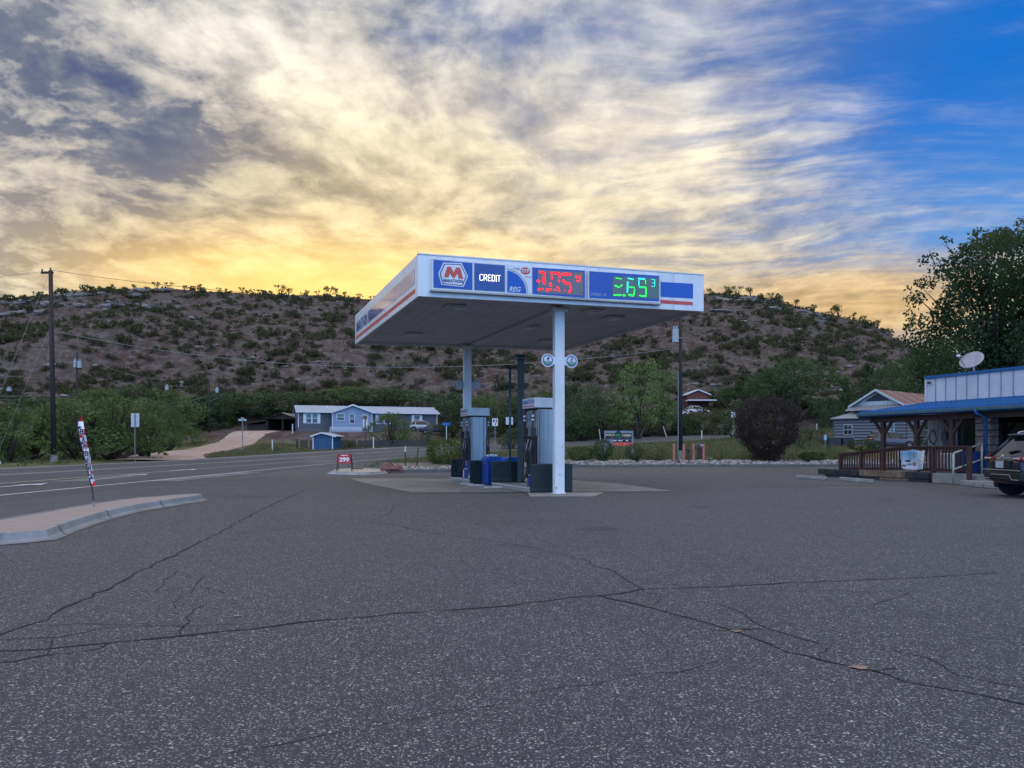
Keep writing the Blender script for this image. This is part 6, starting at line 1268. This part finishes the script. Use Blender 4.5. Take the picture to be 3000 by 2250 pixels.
L_GRY = leaf('grey green leaves', (.060, .078, .048), (.115, .135, .080)); L_SCR = leaf('hillside scrub leaves', (.030, .034, .024), (.072, .068, .050), .3); L_PLU = leaf('purple plum leaves', (.018, .010, .017), (.050, .024, .038), .15)
L_HED = leaf('clipped shrub leaves', (.022, .045, .014), (.060, .095, .028), .15); L_DRY = leaf('dry weed leaves', (.11, .10, .060), (.18, .165, .095)); L_TAN = leaf('ridge leaves', (.06, .05, .022), (.12, .10, .045), .5)
PRO = {}
def proto(key, mat, seed, shape, nclump, per, ls, stems=1, clr=(.14, .26), low=.15, asp=.5, sq=.8, droop=0., name='tree', trunkr=.03):
    """unit-height plant at the origin; shape(h) gives crown radius at height h"""
    rng = np.random.default_rng(seed); random.seed(seed); cl = []
    while len(cl) < nclump:
        h = random.uniform(low, .97); rmax = shape(h); a = random.uniform(0, 2 * math.pi); q = random.random() ** .5; r = random.uniform(*clr)
        cl.append((math.cos(a) * rmax * q, math.sin(a) * rmax * q, min(h, 1 - r * .55), r * random.uniform(.7, 1.1)))
    o = bpy.data.objects.new(name, None); C.objects.link(o); WM[o.name] = Matrix()
    mb = MB()
    for k in range(stems):
        a = 2 * math.pi * k / stems + random.random(); bx_ = (math.cos(a) * .03 * (stems > 1), math.sin(a) * .03 * (stems > 1))
        tips = random.sample(cl, min(len(cl), 5))
        for tx, ty, tz, r in tips:
            m1 = (bx_[0] + tx * .25 + random.uniform(-.04, .04), bx_[1] + ty * .25, tz * .38 * (.6 if stems > 1 else 1.)); m2 = (tx * .7, ty * .7, tz * .72)
            mb.tube([(bx_[0], bx_[1], -.04), m1, m2, (tx, ty, tz)], [trunkr, trunkr * .75, trunkr * .4, trunkr * .12], 5)
    mb.build('trunk', m_bark, o, smooth=True)
    leafobj('crown', diamonds(clump_pts(cl, per, rng, sq), ls, rng, asp, droop), mat, o)
    PRO[key] = [o, False]
def plant(key, loc, sc_, rz, label, cat, group=None, name=None):
    p = PRO[key]
    if not p[1]: o = p[0]; p[1] = True
    else: o = copy_tree(p[0])
    o.location = loc; o.scale = sc_; o.rotation_euler = (0, 0, rz)
    if name and name != o.name.split('.')[0]: o.name = name
    for k in ('label', 'category', 'group'):
        if k in o: del o[k]
    tag(o, label, cat, group); return o
dome = lambda h: .62 * math.sqrt(max(0, 1 - ((h - .35) / .66) ** 2)); ball = lambda h: .48 * math.sqrt(max(0, 1 - ((h - .52) / .5) ** 2)); cone = lambda h: .30 * (1.02 - h); egg = lambda h: .40 * math.sqrt(max(0, 1 - ((h - .55) / .48) ** 2))
for i in range(3): proto('mes%d' % i, L_MES, 31 + i, dome, 62, 2100, .030, 4, (.10, .20), .14, .42, .75, .25)
for i in range(2): proto('gry%d' % i, L_GRY, 41 + i, dome, 52, 1900, .032, 3, (.10, .2), .10, .45)
for i in range(2): proto('drk%d' % i, L_DRK, 51 + i, lambda h: .55 * math.sqrt(max(0, 1 - ((h - .45) / .57) ** 2)), 58, 2200, .030, 2, (.11, .21), .10)
proto('bri0', L_BRI, 61, egg, 64, 2100, .024, 1, (.07, .16), .2, .5); proto('con0', L_DRK, 71, lambda h: .30 * (1.05 - h), 70, 2600, .028, 1, (.06, .15), .06); proto('cyp0', L_DRK, 72, lambda h: .075 * (1.2 - h), 60, 9000, .018, 1, (.04, .08), .04)
for k in PRO: pass
random.seed(77)
def tr(u, vt, d, wpx, key, label, cat='tree', group=None, vb=None, name='tree'):
    x = gx(u, d); zb = Z(x, d) - .1 if vb is None else HC + (H - vb) / F * d; h = HC + (H - vt) / F * d - zb
    base = {'mes': 1.24, 'gry': 1.24, 'drk': 1.1, 'bri': .8, 'con': .6, 'cyp': .16}[key[:3]]
    w_ = wpx / F * d / base
    return plant(key, (x, d, zb), (w_, w_ * .9, h), random.uniform(0, 6.28), label, cat, group, name)
GT = 'mesquite trees in the roadside thicket'
for i, (u, vt, d, w_, lab) in enumerate(((-140, 1185, 55, 300, 'feathery mesquite at the left edge of the roadside thicket'), (20, 1198, 56, 260, 'feathery mesquite left of the tall dark pole, nearest the road'), (95, 1190, 61, 230, 'feathery mesquite directly behind the tall dark pole'),
     (232, 1172, 62, 270, 'feathery mesquite behind the feather flag'), (330, 1166, 64, 280, 'spreading mesquite with dark forked trunks right of the flag'), (424, 1170, 68, 200, 'feathery mesquite behind the tall sign back'), (490, 1178, 86, 120, 'feathery mesquite at the right end of the thicket'), (620, 1200, 125, 120, 'small mesquite beyond the bend of the dirt drive'))):
    tr(u, vt, d, w_, 'mes%d' % (i % 3), lab, 'tree', GT, name='mesquite_tree')
for i, (u, vt, d, w_, k, lab) in enumerate(((-60, 1170, 84, 330, 'gry0', 'grey green tree behind the thicket at the left edge'), (130, 1165, 88, 300, 'drk0', 'dark tree behind the tall dark pole, deeper in the thicket'), (290, 1142, 92, 300, 'mes1', 'tall mesquite behind the thicket below the paired box pole'), (400, 1128, 95, 260, 'gry1', 'grey green tree behind the thicket beside the cypress'),
     (490, 1140, 98, 220, 'mes2', 'mesquite behind the thicket around the pole with transformer'), (575, 1160, 124, 220, 'drk1', 'dark tree at the head of the dirt drive'), (437, 1098, 112, 22, 'cyp0', 'narrow dark cypress standing above the thicket'), (655, 1168, 130, 190, 'drk0', 'dark tree behind the street name sign'), (720, 1150, 134, 210, 'drk1', 'dark tree rising left of the old barn'),
     (790, 1146, 136, 200, 'gry0', 'grey green tree above the old barn roof'), (856, 1152, 138, 180, 'drk0', 'dark tree behind the left end of the mobile home'), (935, 1146, 141, 190, 'gry1', 'grey green tree behind the mobile home left half'), (1010, 1132, 144, 210, 'mes0', 'mesquite behind the mobile home above its gable'), (1090, 1130, 146, 220, 'gry0', 'grey green tree behind the mobile home, right of its gable'),
     (1180, 1140, 142, 210, 'drk1', 'dark tree behind the right half of the mobile home'), (1262, 1150, 138, 190, 'gry1', 'grey green tree at the right end of the mobile home roof'), (1322, 1152, 112, 120, 'drk0', 'dense dark tree left of the rear canopy column'), (1395, 1165, 118, 170, 'mes1', 'mesquite behind the farther fuel dispenser'), (1470, 1150, 124, 190, 'gry0', 'grey green tree behind the vent pipe'),
     (1545, 1165, 116, 160, 'drk1', 'dark tree behind the thick green post'), (1600, 1140, 128, 200, 'mes2', 'mesquite behind the near fuel dispenser'), (1690, 1118, 124, 170, 'gry1', 'grey green tree just right of the near column'), (1755, 1128, 118, 170, 'gry0', 'grey green tree above the black shop sign'), (1868, 1056, 113, 165, 'bri0', 'tall bright green tree with pale trunk left of the utility pole'),
     (1945, 1082, 120, 120, 'bri0', 'narrower bright green tree close to the utility pole'), (1712, 1190, 112, 190, 'drk0', 'dark bushy tree low behind the road, right of the column'), (2060, 1118, 178, 170, 'gry1', 'grey green tree behind the distant red house'), (2150, 1130, 150, 170, 'drk1', 'dark tree right of the distant red house'), (2212, 1168, 92, 200, 'gry0', 'pale grey green tree rising behind the purple shrub'),
     (2335, 1050, 132, 250, 'drk0', 'large dark round tree above the purple shrub'), (2262, 1085, 138, 150, 'drk1', 'dark tree left of the large dark round tree'), (2428, 1160, 112, 66, 'drk1', 'small dark round tree left of the barn gable'), (2545, 1062, 118, 130, 'con0', 'dark conifer behind the barn gable'), (2478, 1105, 124, 110, 'con0', 'dark conifer left of the one behind the barn gable'),
     (2600, 1080, 110, 130, 'drk0', 'dark tree behind the rust red roof'), (2690, 1045, 95, 250, 'drk1', 'dark bushy tree between the barn and shop parapet'), (2820, 1050, 96, 300, 'drk0', 'dark bushy tree behind the satellite dish'), (2980, 1020, 97, 300, 'drk1', 'dark bushy tree behind the parapet at the right edge'), (1142, 1212, 104, 150, 'mes1', 'pale green bushy mesquite in front of the mobile home'))):
    tr(u, vt, d, w_, k, lab, 'tree', 'trees at the foot of the hill' if d > 80 and u < 2600 else None, name={'con': 'conifer_tree', 'cyp': 'cypress_tree'}.get(k[:3], 'leafy_tree'))
for i, (u, vt, d, w_, k, lab) in enumerate(((1800, 1215, 122, 150, 'drk1', 'dark brush clump behind the black shop sign'), (1890, 1222, 124, 140, 'gry1', 'grey green brush at the foot of the bright green tree'), (1975, 1215, 126, 150, 'drk0', 'dark brush clump behind the utility pole'), (2060, 1212, 125, 150, 'gry0', 'grey green brush below the dirt mound'), (2120, 1200, 122, 110, 'drk1', 'dark brush clump left of the small white road sign'),
     (1640, 1225, 108, 110, 'drk0', 'dark brush seen right behind the near column'), (1255, 1262, 104, 70, 'gry1', 'low grey brush beside the dark saloon'), (1020, 1290, 97, 70, 'gry0', 'low brush right of the blue shed'), (812, 1308, 92, 34, 'gry1', 'tiny brush beside the white marker post left of the shed'), (1390, 1245, 96, 100, 'gry0', 'low brush behind the farther dispenser'), (1500, 1255, 92, 90, 'gry1', 'low brush behind the second blue bin'),
     (2375, 1250, 84, 90, 'gry0', 'dry brush right of the purple shrub, farther one'), (2345, 1272, 66, 80, 'gry1', 'dry brush right of the purple shrub, nearer one'), (2410, 1275, 74, 70, 'gry0', 'dry brush left of the small bin by the barn'))):
    tr(u, vt, d, w_, k, lab, 'shrub', 'brush clumps beyond the road', name='brush_clump')
# ---- garden shrubs along the kerb
def ball_shrub(name, lab, u, vb, vt, d, wpx, mat, n, ls, boxy=2.0, seed=1, cat='shrub', zb=None, stems=5, sq=1.):
    rng = np.random.default_rng(seed); x = gx(u, d); zb = zb if zb is not None else HC + (H - vb) / F * d; h = HC + (H - vt) / F * d - zb; w_ = wpx / F * d
    o = thing(name, lab, cat, (x, d, zb)); q = rng.normal(size=(n, 3)); q /= (np.abs(q) ** boxy).sum(1)[:, None] ** (1 / boxy)
    bump = np.array([noise.noise(Vector(p) * 2.1 + Vector((seed, 0, 0))) for p in q]); r = rng.uniform(.45, 1, n) ** .35 * (1 + .26 * bump + rng.normal(size=n) * .05 + .12 * np.array([noise.noise(Vector(p) * 5.3 + Vector((0, seed, 0))) for p in q]))
    q = q * np.stack([1 + .22 * q[:, 2]] * 2 + [np.ones(n)], 1); p = q * r[:, None] * np.array([w_ / 2, w_ / 2 * .9, h / 2 * sq]) + np.array([x, d, zb + h / 2])
    leafobj('foliage', diamonds(p, ls, rng), mat, o); mb = MB(); random.seed(seed)
    for i in range(stems): a = random.uniform(0, 6.28); mb.tube([(x + math.cos(a) * .06, d + math.sin(a) * .06, zb - .08), (x + math.cos(a) * w_ * .18, d + math.sin(a) * w_ * .18, zb + h * .4)], [.03, .012], 5)
    mb.build('stem', m_bark, o); return o
ball_shrub('plum_shrub', 'large round dark purple shrub on the river rocks', 2246, 1352, 1164, 48, 178, L_PLU, 15000, .06, 2.0, 5)
ball_shrub('clipped_shrub', 'low clipped dark green shrub just right of the near column', 1702, 1351, 1311, 47.3, 76, L_HED, 3200, .035, 3.2, 6); ball_shrub('clipped_shrub', 'small low clipped shrub right of the purple shrub', 2379, 1352, 1324, 48.3, 66, L_HED, 2600, .035, 2.8, 7)
ball_shrub('juniper_shrub', 'dark upright juniper left of the black shop sign', 1768, 1353, 1284, 47, 58, L_DRK, 3000, .04, 2.0, 8); ball_shrub('round_shrub', 'round olive green bush left of the farther dispenser', 1304, 1372, 1286, 40, 108, leaf('olive shrub leaves', (.045, .065, .014), (.11, .135, .03), .15), 5200, .045, 2.2, 9)
ball_shrub('clipped_shrub', 'dark clipped hedge in front of the plum grey crossover', 2530, 1323, 1288, 57, 80, L_HED, 2600, .045, 3., 10); ball_shrub('wispy_shrub', 'wispy olive shrub under the red sign board', 1858, 1352, 1300, 47.6, 62, L_GRY, 1500, .05, 1.6, 11, sq=1.0); ball_shrub('wispy_shrub', 'paler wispy shrub between the olive one and the bollards', 1915, 1350, 1305, 48.5, 80, L_DRY, 1100, .05, 1.6, 12)
ball_shrub('clipped_shrub', 'round green shrub by the porch between its wooden posts', 2712, 1330, 1236, 42, 44, L_HED, 1300, .05, 2.2, 14)
# ---- big tree at the right
rng = np.random.default_rng(99); random.seed(99); bt = thing('shade_tree', 'tall dark broadleaf tree behind the shop at the right edge', 'tree', (29, 46, 0)); cl = []
for (u, v, r_) in ((2680, 880, 26), (2690, 950, 30), (2670, 1000, 28), (2720, 830, 24), (2755, 790, 28), (2800, 800, 36), (2790, 760, 24), (2850, 760, 40), (2880, 710, 34), (2865, 690, 22), (2920, 700, 34), (2950, 720, 40), (2930, 690, 22), (2990, 720, 40), (3040, 690, 40), (3090, 720, 50), (2900, 800, 50), (2960, 800, 55), (3020, 800, 60), (2860, 860, 52), (2930, 880, 60), (3000, 890, 64), (2800, 880, 44), (2760, 920, 42), (2820, 960, 56), (2900, 970, 64), (2980, 980, 70),
                   (2740, 990, 44), (2720, 1040, 48), (2790, 1050, 60), (2870, 1050, 66), (2950, 1060, 70), (3030, 1000, 70), (2664, 920, 16), (2656, 960, 14), (2700, 770, 12), (2715, 755, 12), (2740, 750, 10), (2780, 705, 11), (2765, 700, 8), (2690, 830, 12), (2660, 845, 9), (2985, 655, 14), (3000, 650, 12), (2840, 735, 16), (2825, 720, 12), (3070, 860, 70), (3150, 900, 90), (3180, 780, 80)):
    for k in range(2 if r_ > 30 else 1):
        d = 45 + random.uniform(-3.2, 3.2) * min(1, r_ / 40); p = A(u + random.uniform(-14, 14) * (r_ > 30), v + random.uniform(-14, 14) * (r_ > 30), d); cl.append((p.x, p.y, p.z, r_ * 1.25 / F * d))
leafobj('crown', diamonds(clump_pts(cl, 250, rng, .9), .112, rng, .55, .2), leaf('shade tree leaves', (.014, .036, .020), (.036, .075, .036), .22), bt)
mb = MB(); mb.tube([(29.5, 46, -.2), (29.3, 46, 2.5), (29, 46, 4.5)], [.38, .3, .26], 10)
for c in random.sample(cl, 34): mb.tube([(29, 46, 4.2), (lerp(29, c[0], .45) + random.uniform(-.3, .3), lerp(46, c[1], .5), lerp(4.5, c[2], .6)), (c[0], c[1], c[2])], [.13, .06, .012], 5)
mb.build('trunk', m_bark, bt, smooth=True)
mb = MB()
for pts in (((2740, 775), (2722, 735), (2738, 728)), ((2800, 745), (2775, 725), (2760, 712)), ((2960, 690), (2940, 672), (2900, 662)), ((2975, 690), (2962, 672), (2948, 664))): mb.tube([A(u, v, 45) for u, v in pts], [.035, .02, .008], 4)
mb.build('bare_twig', m_bark, bt)
# ------------------------------------------------------------------ hillside scrub, ridge trees, boulders
def scrub_v(seed, n, ls, flat_=.62):
    rng = np.random.default_rng(seed); random.seed(seed); cl = [(random.uniform(-.55, .55), random.uniform(-.55, .55), random.uniform(.15, .55), random.uniform(.3, .5)) for _ in range(7)]
    p = clump_pts(cl, n, rng, flat_); return diamonds(p, ls, rng, .5)
SP = [leafmesh('scrub foliage', scrub_v(200 + i, 170, .125), L_SCR) for i in range(5)]
def hill_spots(n, seed):
    random.seed(seed); out = []
    while len(out) < n:
        y = random.uniform(118, 249); x = random.uniform(-.80, .64) * y
        u = 1500 + x / y * F
        dn = noise.noise(Vector((x * .045, y * .06, 5))) + .5 * noise.noise(Vector((x * .13, y * .16, 9))) + .25 * (u > 1650) + (.3 if y < 150 else 0) + (.25 if y > 236 else 0)
        if dn < random.uniform(-.7, .35): continue
        if road_near(x, y)[0] < 16 or (y < 135 and abs(x + 24) < 22): continue
        out.append((x, y, random.choice((random.uniform(.6, 1.1), random.uniform(.7, 1.4), random.uniform(1.1, 2.0), random.uniform(1.6, 2.9)))))
    return out
spots = hill_spots(4400, 12); spots.sort(key=lambda s: -s[2] / s[1])
for i, (x, y, r_) in enumerate(spots[:290]):
    o = bpy.data.objects.new('scrub_bush', SP[i % 5]); C.objects.link(o); o.location = (x, y, terr(x, y, False) - .08); o.scale = (r_, r_ * .9, r_ * random.uniform(.85, 1.3)); o.rotation_euler = (0, 0, random.uniform(0, 6.28)); tag(o, 'dark olive scrub bush on the rocky hillside', 'bush', 'scrub bushes on the hillside')
vv = []
base = [scrub_v(300 + i, 48, .19) for i in range(6)]
for i, (x, y, r_) in enumerate(spots[290:]):
    b = base[i % 6].copy(); a = random.uniform(0, 6.28); ca, sa = math.cos(a), math.sin(a); q = b.copy(); q[:, 0] = b[:, 0] * ca - b[:, 1] * sa; q[:, 1] = b[:, 0] * sa + b[:, 1] * ca
    vv.append(q * np.array([r_, r_, r_ * 1.1]) + np.array([x, y, terr(x, y, False) - .08]))
o = leafobj('hillside_scrub', np.concatenate(vv), L_SCR); tag(o, 'smaller scrub scattered thinly over the whole hillside', 'scrub', kind='stuff')
vv = []; random.seed(41)
for i in range(12000):
    y = random.uniform(112, 249); x = random.uniform(-.80, .64) * y
    if road_near(x, y)[0] < 14 or (y < 135 and abs(x + 24) < 22): continue
    r_ = random.uniform(.2, .65); b = base[i % 6][: 4 * 14]; vv.append(b * np.array([r_, r_, r_ * .7]) * 1.2 + np.array([x, y, terr(x, y, False) - .03]))
o = leafobj('dry_undergrowth', np.concatenate(vv), leaf('dry hillside tufts', (.036, .033, .024), (.085, .070, .054), .2)); tag(o, 'low dry tufts covering the hillside ground', 'undergrowth', kind='stuff')
# skyline
RP_ = []
for i in range(3):
    rng = np.random.default_rng(400 + i); random.seed(400 + i); cl = [(random.uniform(-.5, .5), random.uniform(-.3, .3), random.uniform(.45, .95), random.uniform(.14, .3)) for _ in range(9)]
    RP_.append((cl, diamonds(clump_pts(cl, 420, rng, .8), .07, rng)))
def ridge_tree(i, x, y, h, lab, grp):
    cl, v = RP_[i]; o = bpy.data.objects.new('ridge_tree', None); C.objects.link(o); WM[o.name] = Matrix(); mb = MB()
    for c in cl[:5]: mb.tube([(0, 0, -.15), (c[0] * .4, c[1] * .4, .3), c[:3]], [.035, .025, .01], 4)
    mb.build('trunk', m_bark, o); leafobj('crown', v, L_TAN, o); return o
RT = [ridge_tree(i, 0, 0, 1, '', '') for i in range(3)]; used = [False] * 3; random.seed(55)
big = [(820, 3.2), (845, 2.4), (960, 3.6), (985, 2.6), (1010, 2.0), (710, 2.2), (585, 2.4), (540, 1.8), (460, 2.6), (495, 2.2), (395, 1.8), (1055, 2.0), (1090, 1.8), (2080, 2.0), (2130, 2.6), (2160, 3.0), (2200, 3.0), (2260, 2.4), (2290, 2.2), (2330, 2.4), (2385, 2.6), (2440, 2.6), (2458, 4.0), (2500, 2.4), (2530, 2.2), (2570, 2.6), (2600, 2.0), (330, 1.8), (270, 1.6), (190, 1.6), (120, 1.6), (70, 1.4), (20, 1.6), (640, 1.6), (770, 1.8), (900, 2.0), (930, 1.8), (660, 1.5)]
for n_, (u, h) in enumerate(big):
    k = n_ % 3; o = RT[k] if not used[k] else copy_tree(RT[k]); used[k] = True; y = DR - 1; x = gx(u, y); o.location = (x, y, terr(x, y, False) - .1); o.scale = (h * 1.15, h, h); o.rotation_euler = (0, 0, random.uniform(0, 6.28)); tag(o, 'small backlit tree standing on the ridge skyline', 'tree', 'small trees along the ridge')
vv = []; random.seed(56)
for i in range(420):
    u = random.uniform(-300, 2640); y = DR - random.uniform(-1, 5); x = gx(u, y); r_ = random.uniform(.4, 1.25); vv.append(base[i % 6] * np.array([r_ * 1.3, r_, r_]) + np.array([x, y, terr(x, y, False) - .05]))
o = leafobj('ridge_scrub', np.concatenate(vv), L_TAN); tag(o, 'low scrub fringing the whole ridge skyline', 'scrub', kind='stuff')
m_bld = M('pale hillside boulder', (.25, .23, .215), .9, col2=(.13, .12, .112), scale=.8, bump=.6)
BM = []
for i in range(4): mb = MB(); mb.rock((0, 0, 0), (1, .8, .55), rough=.4, seed=60 + i, n=6); x = mb.build('boulder', m_bld); BM.append(x.data); bpy.data.objects.remove(x)
random.seed(61); nb = 0; vr = MB()
while nb < 620:
    y = random.uniform(135, 248); x = random.uniform(-.78, .6) * y; u = 1500 + x / y * F
    dn = noise.noise(Vector((x * .05, y * .05, 31))) + (.55 if (y > 215 and u < 420) else 0) + (.25 if y > 232 else 0) + (.2 if y < 165 else 0)
    if dn < random.uniform(-.1, .7): continue
    z = terr(x, y, False); nb += 1
    if nb <= 150:
        r_ = random.uniform(.5, 1.0) * (1.45 if (y > 215 and u < 420) else 1); o = bpy.data.objects.new('boulder', BM[nb % 4]); C.objects.link(o); o.location = (x, y, z + .1 * r_); o.scale = (r_ * random.uniform(1, 1.7), r_, r_ * random.uniform(.7, 1.2)); o.rotation_euler = (0, 0, random.uniform(0, 6.28)); tag(o, 'pale boulder lying on the hillside', 'boulder', 'boulders on the hillside')
    else: r_ = random.uniform(.16, .42); vr.rock((x, y, z + .05), (r_ * random.uniform(1, 1.8), r_, r_ * .6), rough=.4, seed=nb, n=3)
for i in range(46):
    u = random.uniform(-60, 470) if i % 4 else random.uniform(2060, 2500); y = random.choice((222, 230, 238, 243)) + random.uniform(-3, 3); x = gx(u, y); r_ = random.uniform(.8, 1.7); o = bpy.data.objects.new('boulder', BM[i % 4]); C.objects.link(o); o.location = (x, y, terr(x, y, False) + .2); o.scale = (r_ * random.uniform(1.5, 3.2), r_, r_ * random.uniform(.7, 1.1)); o.rotation_euler = (0, random.uniform(-.1, .1), random.uniform(-.4, .4)); tag(o, 'long pale rock ledge just under the ridge', 'rock', 'rock ledges under the ridge')
tag(vr.build('hillside_rocks', m_bld), 'small pale rocks strewn across the hillside', 'rocks', kind='stuff')
# rocky ledges under the ridge at left
# ------------------------------------------------------------------ grass and weeds on the flats
def tufts(n, seed, xr, yr, test, hr_, mat, name, lab):
    rng = np.random.default_rng(seed); random.seed(seed); P_ = []; k = 0
    while k < n:
        y = random.uniform(*yr) ; u = random.uniform(*xr); x = gx(u, y)
        if not test(x, y) or noise.noise(Vector((x * .2, y * .2, seed))) < random.uniform(-.5, .3): continue
        k += 1; z = terr(x, y); nb_ = 9; c = np.array([x, y, z]) + rng.normal(size=(nb_, 3)) * np.array([.16, .16, 0]); h = random.uniform(*hr_)
        a = rng.normal(size=(nb_, 3)) * .3; a[:, 2] = 1; a *= (h * rng.uniform(.5, 1.1, nb_))[:, None]; b = rng.normal(size=(nb_, 3)); b[:, 2] = 0; b /= np.linalg.norm(b, axis=1)[:, None]; b *= .035
        P_.append(np.stack([c - b, c + a * .6 - b * .6, c + a, c + b], 1).reshape(-1, 3))
    tag(leafobj(name, np.concatenate(P_), mat), lab, 'grass', kind='stuff')
TK = [(-29, 64), (-33.8, 76), (-35.5, 86), (-36.8, 98), (-38.2, 109), (-39.5, 119)]
offroad = lambda x, y: road_near(x, y)[0] > 10.2 and (x > -25 or abs(x - interp([(b, a) for a, b in TK], y)) > 3.6)
G1 = leaf('green weeds', (.065, .085, .035), (.12, .14, .058), .2)
tufts(3200, 91, (1150, 2480), (47.5, 108), offroad, (.15, .55), G1, 'green_weeds', 'green weeds between the river rocks and the side road'); tufts(2600, 92, (1150, 2480), (49, 112), offroad, (.2, .7), L_DRY, 'dry_grass', 'dry pale grass between the river rocks and the side road')
tufts(2600, 93, (560, 1300), (58, 104), offroad, (.12, .4), L_DRY, 'dry_grass', 'dry grass between the road and the wooden fence'); tufts(1500, 94, (-300, 1300), (46, 100), offroad, (.12, .45), G1, 'green_weeds', 'green weeds along the far side of the road')
tufts(900, 95, (1180, 1330), (37.5, 46), lambda x, y: x < .2 and road_near(x, y)[0] > 10.2 and x > -7, (.12, .4), G1, 'green_weeds', 'weeds behind the red boulder and round bush')
